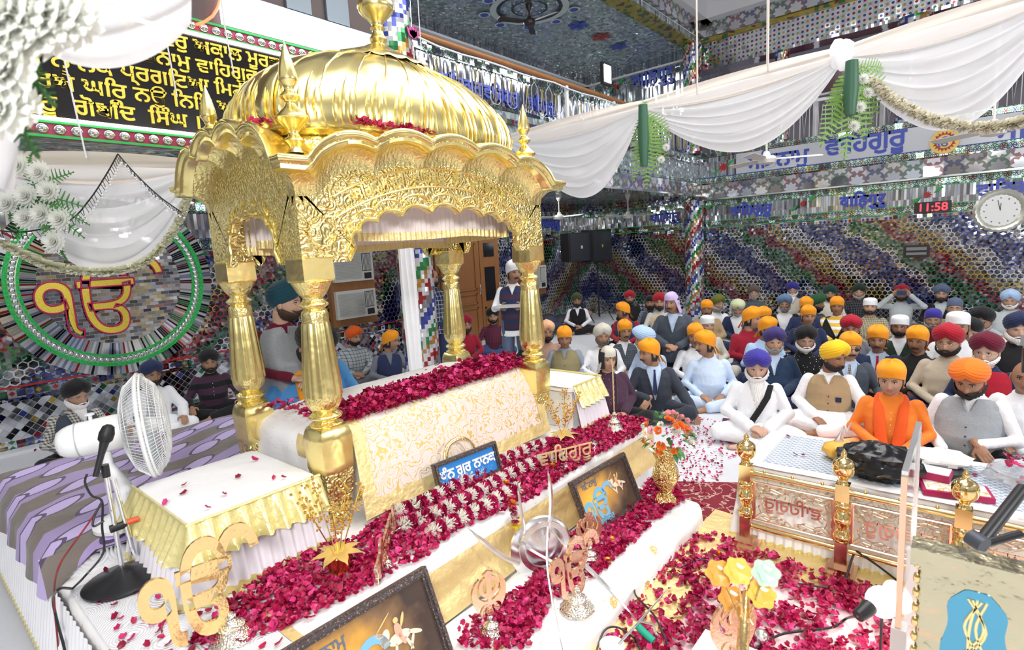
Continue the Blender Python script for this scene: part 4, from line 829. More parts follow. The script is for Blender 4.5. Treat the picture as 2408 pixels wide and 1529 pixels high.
# gold bordered hanging at the left end
for y in (PY0+.14, PY1-.16): MB().grid(lambda u, v: (PX0-.045-.015*sin(v*3), y+.10*u+.02*v, .97-.14*v), 3, 8).build('gold_border', M_tissue, bed, sharp=0)
world_children(bed)
rm = thing('front_hanging', 'gold embroidered cloth with gold border hanging over the front of the bed', 'cloth', (2.5, 2.6, .46))
def rf(u, v, off=0.0):   # v 0 back on the bed .. 1 bottom hem
    x = 1.70+1.72*u+(-.07+.04*u)*max(0, v-.3)*1.3
    if v < .3: t = v/.3; y = 3.0-.27*t; z = bedz(x, y)+.012-.01*t
    else: t = (v-.3)/.7; y = 2.715-.13*t**.8-.045*t; z = .957-.47*t
    w_ = .012*nz3(u*7, v*2.0, 1)*(1 if v > .3 else .3)
    return Vector((x, y-w_-off, z+off*.4))
MB().grid(lambda u, v: rf(u, v), 90, 50).build('embroidered_panel', M_brocade, rm, sharp=0)
for (u0, u1, v0, v1) in ((0, .05, 0, 1), (.95, 1, 0, 1), (.05, .95, .875, 1)):
    MB().grid(lambda u, v: rf(u0+(u1-u0)*u, v0+(v1-v0)*v, .004), 8 if u1-u0 < .2 else 80, 50 if v1-v0 > .5 else 8).build('gold_border', M_tissue, rm, sharp=0)
world_children(rm)
# side tables
def stable(x0, y0, x1, y1, z, label, sides):
    t = thing('side_table', label, 'table', ((x0+x1)/2, (y0+y1)/2, .45))
    drape('tabletop_cloth', x0, y0, x1, y1, z-.05, z, M_white, rad=.015, parent=t, wob=.003)
    MB().box((x0+.04, y0+.04, .452), (x1-.04, y1-.04, z-.04)).build('inner_box', M_white, t, smooth=False)
    path = {'L': [(x0, y1), (x0, y0)], 'F': [(x0, y0), (x1, y0)], 'LF': [(x0-.005, y1), (x0-.005, y0-.005), (x1, y0-.005)], 'FR': [(x0, y0-.005), (x1+.005, y0-.005), (x1+.005, y1)]}[sides]
    pleats('pleated_skirt', path, .46, z-.03, [cloth('lilac_white_voile', (.80, .77, .82), .3), M_lemon], .07, .055, .014, .035, t)
    pleats('gold_frill', path, z-.16, z+.004, [M_lemon, M_lemon], .075, .075, .018, .02, t, wob=.012)
    MB().tube([(*p, z+.004) for p in path], .009, 6).build('gold_edging', M_lemon, t); world_children(t)
stable(.78, 2.60, 1.42, 3.34, .82, 'white topped table with pale gold frill left of the gold canopy', 'LF')
stable(3.56, 2.42, 3.98, 3.05, .82, 'white topped table with pale gold frill right of the gold canopy', 'FR')
# mattress with purple cover
drape_m = tag(drape('quilted_mattress', .44, 3.36, 2.1, 5.15, .45, .565, M_quilt, rad=.04, wob=.01), 'thick white quilted mattress on the dais under the purple cover', 'mattress')
tq = NT('purple_leaf_print'); ox, oy, oz = tq.sep(tq.obj())
def leaf_mask(t, px_, py_, sc, ln, wd, ph):
    u = t.m('MULTIPLY', t.m('ADD', px_, ph), sc); v = t.m('MULTIPLY', t.m('ADD', py_, ph*.7), sc*.8)
    fu = t.m('SUBTRACT', t.m('FRACT', u), .5); fv = t.m('SUBTRACT', t.m('FRACT', v), .5)
    a = t.m('ADD', t.m('MULTIPLY', fu, .86), t.m('MULTIPLY', fv, .5)); b = t.m('SUBTRACT', t.m('MULTIPLY', fv, .86), t.m('MULTIPLY', fu, .5))
    r = t.m('ADD', t.m('POWER', t.m('ABSOLUTE', t.m('DIVIDE', a, ln)), 2.0), t.m('POWER', t.m('ABSOLUTE', t.m('DIVIDE', b, wd)), 1.6))
    return t.m('LESS_THAN', r, 1.0), t.m('LESS_THAN', r, 1.45)
band = tq.m('GREATER_THAN', tq.m('SINE', tq.m('ADD', tq.m('MULTIPLY', oy, 15), tq.m('MULTIPLY', tq.m('SINE', tq.m('MULTIPLY', ox, 6)), 1.6))), .0)
c_ = tq.mix(band, (.36, .27, .52), (.17, .14, .12))
for ph in (0.0, .21):
    l1, l2 = leaf_mask(tq, ox, oy, 2.6, .36, .12, ph); c_ = tq.mix(l2, c_, (.06, .04, .10)); c_ = tq.mix(l1, c_, (.56, .44, .78))
tq.p(col=c_, ro=.7, sh=.2); tq.bump(tq.noise(tq.obj(), 10, 3.0), .4, .02)
pc = thing('purple_cover', 'purple and brown leaf printed cover spread over the white mattress', 'cloth', (1.2, 4.2, .57))
def pf(u, v):
    x = .26+1.88*u; y = 3.40+1.76*v; z = .588+.006*nz3(x*7, y*7)
    if u < .10: t = (.10-u)/.10; x = .448-.05*min(1, t*3)-.035*t; z = .588-.02*(t > 0)-.22*max(0, t-.10); x -= .012*sin(y*22+2*nz3(y*2, 0))*t
    return Vector((x, y, z))
MB().grid(pf, 60, 60).build('cover', tq.mat, pc, sharp=0)
MB().grid(lambda u, v: (.37+1.76*u, 3.40-.055*sin(v*1.57)-.01*v, .588-.030*v+.008*sin(u*20)*v-.16*max(0, .12-u)*8*v), 50, 8).build('hanging_edge', tq.mat, pc, sharp=0); world_children(pc)
# ---------------------------------------------------------------- rose petals
def inpoly(px, py, poly):
    c = np.zeros(px.shape, bool); n = len(poly); j = n-1
    for i in range(n):
        xi, yi = poly[i][0], poly[i][1]; xj, yj = poly[j][0], poly[j][1]
        c ^= ((yi > py) != (yj > py)) & (px < (xj-xi)*(py-yi)/(yj-yi+1e-12)+xi); j = i
    return c
def petals(name, poly, n, zf, label, size=(.009, .017), clump=.0, lift=.006, mat=None, tilt=.5, keep=None):
    P = np.array([(p[0], p[1]) for p in poly]); lo, hi = P.min(0), P.max(0); pts = []
    while len(pts) < n:
        q = rng.uniform(lo, hi, (4000, 2)); q = q[inpoly(q[:, 0], q[:, 1], P)]
        for x, y in q:
            if clump and nz3(x*7, y*7, 5)*.6+nz3(x*19, y*19)*.4 < rng.uniform(-.5, .5)+clump-.35: continue
            if keep and not keep(x, y): continue
            pts.append((x, y))
            if len(pts) >= n: break
    pts = np.array(pts); g = np.array([(u, v) for v in (-1, 0, 1) for u in (-1, 0, 1)], float)
    wd = 1-.35*(g[:, 1] < 0); base = np.stack([g[:, 0]*wd*(1-.3*abs(g[:, 1])), g[:, 1]*1.15, .42*(g[:, 0]**2+g[:, 1]**2)*.8], 1)
    fs = np.array([(0, 1, 4, 3), (1, 2, 5, 4), (3, 4, 7, 6), (4, 5, 8, 7)]); VV = np.zeros((n, 9, 3))
    for i in range(n):
        s_ = rng.uniform(*size); E_ = Euler((rng.normal(0, tilt), rng.normal(0, tilt), rng.uniform(0, 6.28))).to_matrix()
        b = (base*s_) @ np.array(E_).T; z = zf(pts[i][0], pts[i][1])-b[:, 2].min()+.001+abs(rng.normal(0, lift)); VV[i] = b+np.array([pts[i][0], pts[i][1], z])
    FF = (fs[None]+(np.arange(n)*9)[:, None, None]).reshape(-1, 4)
    m = MB(); m.arr(VV.reshape(-1, 3), FF); o = m.build(name, mat or M_petal, sharp=0); return tag(o, label, 'petals', kind='stuff')
U = lambda L, z: [atz(x, y, z) for x, y in L]
up_poly = U([(440, 1529), (540, 1425), (640, 1350), (760, 1295), (840, 1272), (930, 1200), (1010, 1180), (1180, 1100), (1290, 1040), (1440, 985), (1525, 990), (1500, 1030), (1440, 1055), (1385, 1090), (1330, 1125), (1240, 1185), (1150, 1225), (1090, 1245), (1010, 1310), (900, 1370), (800, 1420), (740, 1460), (620, 1500), (560, 1529)], .45)
petals('rose_petals', up_poly, 6500, lambda x, y: .459, 'heap of crimson rose petals along the dais in front of the bed', clump=.12, lift=.012)
petals('rose_petals', U([(1075, 1529), (1085, 1480), (1150, 1430), (1240, 1380), (1330, 1265), (1400, 1235), (1500, 1165), (1540, 1120), (1590, 1140), (1610, 1180), (1540, 1230), (1480, 1290), (1400, 1360), (1300, 1420), (1240, 1529)], .157), 3000, lambda x, y: .164, 'crimson rose petals scattered over the low step', clump=.22)
petals('rose_petals', U([(1410, 1540), (1480, 1400), (1560, 1330), (1640, 1245), (1720, 1280), (1760, 1290), (1980, 1365), (2100, 1390), (2110, 1560)], 0), 2300, lambda x, y: .016, 'crimson rose petals strewn on the pink sheet inside the railing', clump=.62, size=(.009, .017))
petals('rose_petals', U([(1560, 1000), (1640, 1010), (1700, 1050), (1700, 1110), (1650, 1200), (1600, 1150), (1580, 1080)], 0), 240, lambda x, y: .008, 'rose petals sprinkled on the white floor beside the dais', clump=.2, size=(.007, .013))
petals('rose_petals', U([(1530, 960), (1650, 980), (1800, 1040), (1740, 1100), (1650, 1050)], 0), 160, lambda x, y: .008, 'few rose petals on the white sheet before the seated men', size=(.007, .013))
petals('rose_petals', [(1.60, 2.74), (3.40, 2.74), (3.40, 2.93), (3.1, 2.98), (1.95, 2.93), (1.62, 2.88)], 3600, lambda x, y: max(bedz(x, y), .95)+.016, 'thick band of crimson rose petals across the top of the bed', clump=.0, lift=.022, size=(.011, .019))
petals('rose_petals', [(1.58, 2.95), (1.75, 2.95), (1.62, 3.45), (1.56, 3.45)], 90, lambda x, y: bedz(x, y)+.01, 'loose rose petals on the left end of the bed')
petals('rose_petals', [(.8, 2.62), (1.4, 2.62), (1.4, 3.3), (.8, 3.3)], 9, lambda x, y: .826, 'few rose petals on the left side table', lift=.001)
petals('rose_petals', [(.45, 2.0), (.95, 2.0), (.80, 2.9), (.62, 3.3), (.48, 3.3)], 70, lambda x, y: .463, 'few rose petals on the white quilt around the microphone stand', lift=.001)
petals('rose_petals', [(3.6, -.5), (4.2, -.5), (4.2, 1.0), (3.6, 1.0)], 26, lambda x, y: .515, 'few rose petals on the grey patterned table top', lift=.001)
petals('rose_petals', U([(60, 1060), (300, 1030), (500, 1010), (550, 1030), (260, 1080)], 0), 60, lambda x, y: .006, 'few rose petals on the white floor by the left wall', lift=.001)
def eaveP(x0, x1, y, n, z, l): petals('rose_petals', [(x0, y), (x1, y), (x1, y+.10), (x0, y+.10)], n, lambda x, y_: z, l, lift=.01)
eaveP(1.85, 2.35, PY0-.18, 110, 2.655, 'rose petals caught on the front scalloped eave of the canopy'); 
petals('rose_petals', [(1.38, 2.75), (1.46, 2.75), (1.44, 3.2), (1.36, 3.2)], 90, lambda x, y: 2.64, 'rose petals on the left eave of the gold canopy', lift=.01)
for k, (px, py, r_) in enumerate(((830, 988, .036), (940, 950, .034), (860, 975, .026), (1090, 905, .028), (1160, 885, .026))):   # whole roses
    p = atz(px, py, 1.0); c = Vector((p.x, max(p.y, 2.76), max(bedz(p.x, p.y), .96)+.035)); m = MB()
    for j in range(14):
        a = j*2.4; rr = r_*(.25+.75*j/13); m.grid(lambda u, v: c+Vector((rr*(.5+.5*v)*cos(a+(u-.5)*2.2), rr*(.5+.5*v)*sin(a+(u-.5)*2.2), r_*(.9-.75*j/13)*v+.3*r_*v)), 6, 4)
    tag(m.build('rose', M_petal, sharp=0), ('large open red rose at the left end of the petal band', 'red rose in the petal band above the embroidered cloth', 'small red rose beside the large open rose', 'red rose half way along the petal band', 'red rose nearest the right pillar in the petal band')[k], 'rose')
# ================================================================== OBJECTS ON THE DAIS AND STEP
def frame3(BL, BR, up):   # local frame: x along the foot, y up the face
    x = (Vector(BR)-Vector(BL)).normalized(); u = Vector(up); u = (u-x*u.dot(x)).normalized(); return x, u, x.cross(u)
M_silver = NT('hammered_silver'); _o = M_silver.obj(); M_silver.p(col=(.86, .82, .72), me=1, ro=.14); M_silver.bump(M_silver.vor(_o, 130), .8, .004); M_silver = M_silver.mat
M_rose = NT('rose_gold_plate'); _o = M_rose.obj(); M_rose.p(col=M_rose.mix(M_rose.noise(_o, 40, 2.0), (.95, .72, .50), (.78, .45, .33)), me=1, ro=.2); M_rose.bump(M_rose.noise(_o, 90, 2.0), .4, .003); M_rose = M_rose.mat
M_gold2 = NT('beaten_gold_plate'); _o = M_gold2.obj(); M_gold2.p(col=M_gold2.mix(M_gold2.noise(_o, 30, 2.0), (1.0, .72, .30), (.95, .60, .28)), me=1, ro=.22); M_gold2.bump(M_gold2.noise(_o, 60, 3.0), .5, .004); M_gold2 = M_gold2.mat
def bell(t, r, h, mat=None, z=0.0):
    return MB().lathe((0, 0, z), catmull([(r, 0), (r*1.02, h*.06), (r*.80, h*.22), (r*.55, h*.42), (r*.60, h*.5), (r*.36, h*.62), (r*.2, h*.78), (r*.26, h*.86), (r*.12, h)], 3), 28, fl=14, amp=.03).build('bell_base', mat or M_silver, t)
def stand_symbol(sym, size, bpx, z, mat, label, yawd, rbase, hbase, wx=1.0, ox=0.0, depth=.014, bold=.0, tilt=0, dy=.36, cat='ornament', name='symbol_stand'):
    p = atz(*bpx, z) if len(bpx) == 2 else Vector(bpx)
    t = thing(name, label, cat, (p.x, p.y, z), radians(yawd)); bell(t, rbase, hbase)
    put_text('symbol', sym, size, mat, (ox, 0, hbase+size*dy), (1, 0, tilt), (0, 0, 1), depth, bold, t, wx); return t
stand_symbol('ੴ', .45, (548, 1500), .458, M_gold2, 'large gold plate symbol on a silver bell base at the near corner of the dais', -12, .085, .11, wx=.62, ox=-.075, dy=.335, depth=.014, bold=.010)
stand_symbol('ੴ', .34, (1357, 1432), .162, M_rose, 'rose gold symbol on a silver bell base in front of the sword emblem', -20, .085, .12, wx=.58, dy=.34, bold=.008)
stand_symbol('☬', .30, (1156, 1492), .162, M_rose, 'small rose gold double sword symbol beside the large framed picture', -22, .06, .10, dy=.37, bold=.002)
stand_symbol('☬', .27, (1388, 1318), .162, M_rose, 'small rose gold double sword symbol before the smaller framed picture', -30, .06, .09, dy=.37, bold=.002)
stand_symbol('☬', .34, (2.02, .66, .20), .20, M_rose, 'large rose gold double sword symbol nearest the camera among glass flowers', -35, .10, .10, dy=.38, bold=.004)
p = atz(1332, 1108, .46); t = thing('word_stand', 'gold Punjabi word on a small stand among the rose petals', 'ornament', (p.x, p.y, .462), radians(-28)); bell(t, .03, .06); put_text('word', 'ਵਾਿਹਗੁਰੂ', .135, plain('satin_brass', (.95, .74, .42), .38, .9), (0, 0, .115), (1, 0, .03), (0, 0, 1), .010, .0, t)
p = atz(912, 1335, .46); t = thing('word_stand', 'rose gold Punjabi word on a small silver stand left of the garlands', 'ornament', (p.x, p.y, .462), radians(40)); bell(t, .03, .06); put_text('word', 'ਸਿਤਨਾਮੁ', .15, M_rose, (0, 0, .12), (1, 0, .25), (0, 0, 1), .012, .002, t)
# plaques
M_frame = NT('dark_moulded_frame'); _o = M_frame.obj(); M_frame.p(col=M_frame.mix(M_frame.m('GREATER_THAN', M_frame.noise(_o, 160, 2.0), .62), (.06, .045, .045), (.30, .22, .18)), ro=.35); M_frame.bump(M_frame.noise(_o, 80, 2.0), .6, .004); M_frame = M_frame.mat
def plaque(BL, BR, up, H_, label, paint, fw=.035):
    x, u, n = frame3(BL, BR, up); W_ = (Vector(BR)-Vector(BL)).length; BL = Vector(BL); P = lambda a, b, c=0: BL+x*a+u*b+n*c
    t = thing('framed_plaque', label, 'picture', BL)
    m = MB()
    def bar(a0, b0, a1, b1, c0, c1): m.add([P(a0, b0, c0), P(a1, b0, c0), P(a1, b1, c0), P(a0, b1, c0), P(a0, b0, c1), P(a1, b0, c1), P(a1, b1, c1), P(a0, b1, c1)], [(0, 3, 2, 1), (4, 5, 6, 7), (0, 1, 5, 4), (1, 2, 6, 5), (2, 3, 7, 6), (3, 0, 4, 7)])
    for c0, c1, w_, o_ in ((-.02, .014, fw, 0), (.0141, .024, fw*.45, fw*.18)):
        bar(o_, o_, W_-o_, o_+w_, c0, c1); bar(o_, H_-o_-w_, W_-o_, H_-o_, c0, c1); bar(o_, o_+w_, o_+w_, H_-o_-w_, c0, c1); bar(W_-o_-w_, o_+w_, W_-o_, H_-o_-w_, c0, c1)
    m.build('frame', M_frame, t, smooth=False); m = MB(); bar(fw, fw, W_-fw, H_-fw, -.018, .002)
    m.build('picture', paint(P, W_, H_), t, smooth=False); return t, P, W_, H_, x, u, n
def paint_flat(c): return lambda P, W_, H_: plain('blue_card', c, .35)
def paint_art(P, W_, H_):
    t = NT('picture_card'); o = t.obj(); c0, cx_, cy_ = P(W_*.28, H_*.55), P(W_, 0)-P(0, 0), P(0, H_)-P(0, 0)
    d = t.vm('SUBTRACT', o, tuple(c0)); a = t.vm('DOT_PRODUCT', d, tuple(cx_/cx_.length_squared), out=1); b = t.vm('DOT_PRODUCT', d, tuple(cy_/cy_.length_squared), out=1)
    r = t.m('SQRT', t.m('ADD', t.m('MULTIPLY', a, a), t.m('MULTIPLY', b, b)))
    r = t.m('ADD', r, t.m('MULTIPLY', t.m('SUBTRACT', t.noise(o, 12, 3.0), .5), .3))
    t.p(col=t.ramp(r, [(0, (.85, .50, .08)), (.22, (.66, .34, .06)), (.42, (.22, .13, .07)), (.6, (.06, .04, .035)), (1, (.10, .07, .05))], False), ro=.25); return t.mat
def art(pl):
    t, P, W_, H_, x, u, n = pl; lb = plain('sky_blue_print', (.18, .42, .62), .4); sk = plain('cream_print', (.78, .66, .50), .5); rd = plain('pink_print', (.72, .36, .25), .5); dk = plain('slate_print', (.10, .13, .20), .5)
    put_text('printed_symbol', 'ੴ', H_*.62, lb, P(W_*.34, H_*.42, .004), x, u, .002, .006, t); put_text('printed_word', 'ਸਿਤਨਾਮੁ', H_*.15, dk, P(W_*.26, H_*.80, .004), x, u, .002, .001, t); put_text('printed_word', 'ਵਾਿਹਗੁਰੂ', H_*.14, lb, P(W_*.36, H_*.12, .004), x, u, .002, .001, t)
    m = MB(); Q = lambda a, b, c: P(W_*(.70+a*.14), H_*(.60+b*.2), .004+c)
    def blob(cx_, cy_, rx, ry, mi, rot=0, c=.001):
        k = 14; vs = [Q(cx_+rx*cos(2*pi*i/k)*cos(rot)-ry*sin(2*pi*i/k)*sin(rot), cy_+rx*cos(2*pi*i/k)*sin(rot)+ry*sin(2*pi*i/k)*cos(rot), c) for i in range(k)]; m.add(vs, [tuple(range(k))], mi)
    blob(0, -.2, .55, .26, 0); blob(-.62, .12, .2, .36, 0, -.5); blob(-.82, .32, .2, .1, 0, -.6); blob(.75, -.35, .35, .1, 0, -.5)
    for lx, r_ in ((-.5, .6), (-.3, -.3), (.35, .3), (.5, -.5)): blob(lx, -.65, .07, .36, 0, r_)
    blob(.02, .12, .17, .34, 1, .1, .002); blob(.02, .56, .12, .13, 2, 0, .002); blob(.1, -.3, .1, .3, 1, .3, .002); blob(.32, .45, .3, .07, 2, 1.1, .002); blob(-.55, .75, .5, .03, 2, .6, .002)
    m.build('printed_rider', [sk, rd, plain('ochre_print', (.75, .5, .2), .5)], t, smooth=False)
BLp = atz(1036, 1172, .46); BRp = atz(1180, 1108, .46)
pb = plaque(BLp, BRp, (0, .30, 1), .21, 'framed blue plaque with white Punjabi words behind the garlands', paint_flat((.02, .22, .62)), .028)
put_text('white_lettering', 'ਧੰਨ ਗੁਰ ਨਾਨਕ', pb[2]*.165, plain('white_letters', (.8, .8, .82), .5), pb[1](pb[2]*.5, .115, .005), pb[4], pb[5], .003, .003, pb[0])
tag(MB().tube([pb[1](pb[2]*.5+.12*cos(a), .20+.10*sin(a), -.05) for a in [pi*k/14 for k in range(15)]], .014, 8, flat=.35).build('brass_hoop', M_gold2), 'brass hoop rising behind the blue plaque', 'ornament'); world_children(pb[0])
BLp = atz(1388, 1270, .162); BRp = atz(1508, 1182, .162)
a2 = plaque(BLp, BRp, (0, .42, 1), .36, 'smaller framed picture of a rider leaning on the dais front at right', paint_art, .03); art(a2); world_children(a2[0])
a = atz(1072, 1575, .162); x = Vector((-1, .02, 0)); a1 = plaque((a.x-.70, a.y+.02, .163), (a.x+.01, a.y, .163), (0, .42, 1), .45, 'larger framed picture of a rider leaning on the dais at the bottom edge', paint_art, .035); art(a1); world_children(a1[0])
# sword and shield emblem
sc_ = atz(1268, 1345, .162); E0 = Vector((sc_.x, sc_.y, .162)); t = thing('sword_emblem', 'polished steel emblem of shields and curved swords standing on the low step', 'emblem', E0, radians(-32))
def inemb(px, py, dy=0.0):
    nrm = Vector((sin(radians(-32)), -cos(radians(-32)), 0)); r = Vector(ray(px, py)); o = Vector(C0); k = (E0-o).dot(nrm)/r.dot(nrm); return t.matrix_basis.inverted() @ (o+r*k) + Vector((0, dy, 0))
t.matrix_basis = Matrix.Translation(E0) @ Matrix.Rotation(radians(-32), 4, 'Z')
c = inemb(1277, 1295)
MB().lathe(c+Vector((0, .04, 0)), [(.185, 0), (.18, .012), (.12, .03), (.06, .045), (.0, .05)], 48, axis=(0, -1, 0)).build('large_shield', M_steel, t)
ring = MB(); n_ = 48; pr = [(.115, 0), (.145, 0), (.145, .014), (.115, .014)]
ring.add([(c.x+r*cos(2*pi*i/n_), c.y-.02-q, c.z+.04+r*sin(2*pi*i/n_)) for r, q in pr for i in range(n_)], [(j*n_+i, ((j+1) % 4)*n_+i, ((j+1) % 4)*n_+(i+1) % n_, j*n_+(i+1) % n_) for j in range(4) for i in range(n_)]); ring.build('steel_ring', M_steel, t)
def blade(pts, w, name='sword', dy=-.05, hilt=None):
    P = [(inemb(*p)+Vector((0, dy, 0))) if len(p) == 2 else t.matrix_basis.inverted() @ atz(*p) for p in pts]; P = [Vector(q) for q in catmull([tuple(q) for q in P], 5)]; K = len(P); m = MB(); vs = []
    for i, q in enumerate(P):
        tg = (P[min(i+1, K-1)]-P[max(i-1, 0)]).normalized(); s_ = Vector((-tg.z, 0, tg.x)); f = w*min(1, (K-1-i)/(K*.28)+.06)
        vs += [q+s_*f, q+Vector((0, -.006, 0)), q-s_*f, q+Vector((0, .006, 0))]
    m.add(vs, [(4*i+k, 4*i+(k+1) % 4, 4*i+4+(k+1) % 4, 4*i+4+k) for i in range(K-1) for k in range(4)]+[(3, 2, 1, 0)])
    return m.build(name, M_steel, t, sharp=30)
blade([(1215, 1315), (1180, 1300), (1140, 1270), (1095, 1232)], .013); blade([(1290, 1240), (1345, 1300, .36), (1425, 1378, .22), (1502, 1464, .12)], .014, 'sword', -.04)
blade([(1283, 1260), (1290, 1200), (1290, 1150), (1283, 1098)], .012, 'sword', -.03); blade([(1278, 1225), (1287, 1325, .36), (1302, 1430, .27), (1328, 1550, .18)], .014, 'sword', -.07); blade([(1232, 1305), (1228, 1230), (1220, 1180), (1214, 1132)], .008, 'arrow', -.02); blade([(1310, 1320), (1260, 1295), (1208, 1264)], .012, 'dagger', -.06)
MB().tube([inemb(1275, 1390), inemb(1270, 1440), inemb(1262, 1450)], .015, 8).tube([inemb(1268, 1380), inemb(1262, 1345)], .02, 8).build('emblem_stand', M_steel, t)
# sword with green wrapped grip on the floor
q0, q1, q2 = atz(1478, 1490, .10), atz(1570, 1385, .05), atz(1440, 1535, .10); t = thing('floor_sword', 'straight sword with steel guard and green wrapped grip on the petals', 'sword', q0)
MB().tube([atz(1455, 1515, .12), atz(1510, 1455, .10), q1], [.008, .007, .002], 6, flat=.4).build('blade', M_steel, t); MB().tube([atz(1497, 1470, .09), atz(1515, 1488, .07), atz(1537, 1508, .05)], .018, 10).build('grip', plain('green_wrap', (.0, .33, .22), .5), t)
MB().tube([atz(1505, 1462, .1), atz(1535, 1470, .07), atz(1545, 1495, .05)], .007, 8).build('guard', M_steel, t); MB().lathe(atz(1440, 1525, .06), [(.055, 0), (.06, .02), (.02, .03)], 20).build('pommel', M_whitep, t); world_children(t)
# kalash with plume
p = atz(1446, 1015, .46); t = thing('plume_stand', 'silver bell stand with a tall thin golden plume on the dais end', 'ornament', (p.x, p.y, .462)); bell(t, .075, .16)
m = MB(); m.tube([(0, 0, .15), (-.005, 0, .35), (-.012, 0, .62)], [.006, .005, .002], 6)
for k in range(16): m.tube([(-.002, 0, .2+k*.022), (.012*(-1)**k, 0, .24+k*.023)], [.003, .001], 4)
m.build('plume', plain('pale_gold', (.85, .70, .45), .3, .8), t)
# gilded berry sprays
M_berry = plain('gold_berry', (1.0, .72, .22), .16, 1.0)
def spray(bpx, z, label, hpot, seed, H_=.36, pot=True, pos=None):
    p = pos or atz(*bpx, z); random.seed(seed); t = thing('berry_pot' if pot else 'berry_spray', label, 'ornament', (p[0], p[1], z+.001))
    if pot: MB().lathe((0, 0, 0), [(.045, 0), (.058, .09), (.066, .11), (.060, .115), (.052, .10)], 28, fl=14, amp=.02).build('pot', gold('gold_foil', 'hammer', (1, .66, .25), .2), t)
    b = MB(); s_ = MB(); l_ = MB(); s_.tube([(0, 0, .0), (0, 0, hpot)], .006)
    for k in range(5):
        a = k*1.26+.4; L = H_*random.uniform(.75, 1); tip = Vector((cos(a)*L*.42, sin(a)*L*.42, hpot+L)); s_.tube([(0, 0, hpot*.6), tip*.5+Vector((0, 0, hpot*.3)), tip], .003, 5)
        for j in range(34): f = random.uniform(.45, 1.05); q = tip*f+Vector((random.gauss(0, .016), random.gauss(0, .016), random.gauss(0, .012)+hpot*(1-f)*.6)); b.sph(q, random.uniform(.005, .009), 6)
    for k in range(7):
        a = k*.9; d = Vector((cos(a), sin(a), .35)); e_ = d.cross(Vector((0, 0, 1))).normalized()
        l_.grid(lambda u, v: Vector((0, 0, hpot))+d*(.13*v)+e_*((u-.5)*.055*sin(pi*min(v+.08, 1)))+Vector((0, 0, -.05*v*v)), 3, 6)
    b.build('berries', M_berry, t)['kind'] = 'stuff'; s_.build('stems', M_berry, t); l_.build('leaves', plain('gilt_leaf', (.90, .68, .30), .35, .8), t, sharp=0)
spray((800, 1352), .45, 'gold pot with gilded berry sprays at the foot of the left pillar', .11, 3); spray((1325, 1040), .45, 'gilded berry spray at the foot of the right pillar', .06, 5, .34, False)
# garlands
def garland(path, r, label, seed, hang=None, group=None):
    random.seed(seed); pts = [Vector(q) for q in catmull([tuple(p) for p in path], 8)]; t = thing('flower_garland', label, 'garland', pts[0], group=group); L = 0; d = [0]
    for a, b in zip(pts, pts[1:]): L += (b-a).length; d.append(L)
    def at(s_):
        s_ = min(max(s_, 0), L); j = max(i for i in range(len(d)) if d[i] <= s_+1e-9); j = min(j, len(pts)-2); f = (s_-d[j])/(d[j+1]-d[j]+1e-9); return pts[j].lerp(pts[j+1], f), (pts[j+1]-pts[j]).normalized()
    s_ = 0; k = 0
    while s_ < L:
        w = .050 if k % 2 == 0 else .042; m = MB(); white = (k % 2 == 0)
        for j in range(110 if white else 50):
            c, tg = at(s_+random.random()*w); v = Vector((random.gauss(0, 1), random.gauss(0, 1), random.gauss(0, 1))); v = (v-tg*v.dot(tg)*.8).normalized(); e_ = v.cross(tg).normalized()
            if white: m.add([c+v*r*.3-e_*.004, c+v*r*.3+e_*.004, c+v*(r*1.08)+e_*.0025+tg*.003, c+v*(r*1.05)-e_*.0025+tg*.003], [(0, 1, 2, 3)])
            else: m.add([c+v*r*.35-e_*.010, c+v*r*.35+e_*.010, c+v*r*.85+e_*.016+tg*.008, c+v*r*1.0, c+v*r*.85-e_*.016+tg*.008], [(0, 1, 2, 3, 4)])
        m.build('white_flower_cluster' if white else 'rose_cluster', plain('jasmine_white', (.88, .88, .80), .7) if white else M_petal, t, sharp=0); s_ += w; k += 1
    world_children(t); return t
G = lambda L, z: [atz(x, y, z) for x, y in L]
garland(G([(930, 1205), (1010, 1172), (1090, 1128), (1160, 1092), (1230, 1060), (1290, 1040)], .50), .044, 'upper red and white garland directly below the blue plaque', 1)
garland(G([(940, 1240), (1030, 1205), (1110, 1165), (1190, 1120), (1270, 1085), (1320, 1075)], .50), .046, 'middle red and white garland along the dais', 2)
garland(G([(1010, 1255), (1070, 1225), (1140, 1190), (1180, 1165), (1215, 1150)], .50), .044, 'lower short red and white garland above the gold cloth', 4)
# marigold strand hanging over the edge
t = thing('marigold_strand', 'short strand of orange and yellow marigolds hanging over the dais edge', 'garland', atz(1200, 1180, .47)); random.seed(9)
for k, (px, py, c_) in enumerate(((1196, 1172, 0), (1205, 1185, 0), (1208, 1200, 2), (1210, 1212, 1), (1212, 1222, 2), (1214, 1236, 3))):
    r = Vector(ray(px, py)); c = Vector(C0)+r*((1.93)/r[1]) if k > 1 else atz(px, py, .48); m = MB()
    for j in range(60): v = Vector((random.gauss(0, 1), random.gauss(0, 1), random.gauss(0, .7))).normalized(); e_ = v.cross(Vector((.3, .1, 1))).normalized(); m.add([c+v*.008-e_*.006, c+v*.008+e_*.006, c+v*.027+e_*.005, c+v*.027-e_*.005], [(0, 1, 2, 3)])
    m.build('marigold', [plain('marigold_orange', (.85, .30, .01), .7), plain('pale_rose', (.75, .55, .5), .7), M_petal, plain('marigold_yellow', (.85, .65, .02), .7)][c_], t, sharp=0)
world_children(t)
random.seed(12); ylw = plain('marigold_yellow', (.85, .65, .02), .7)
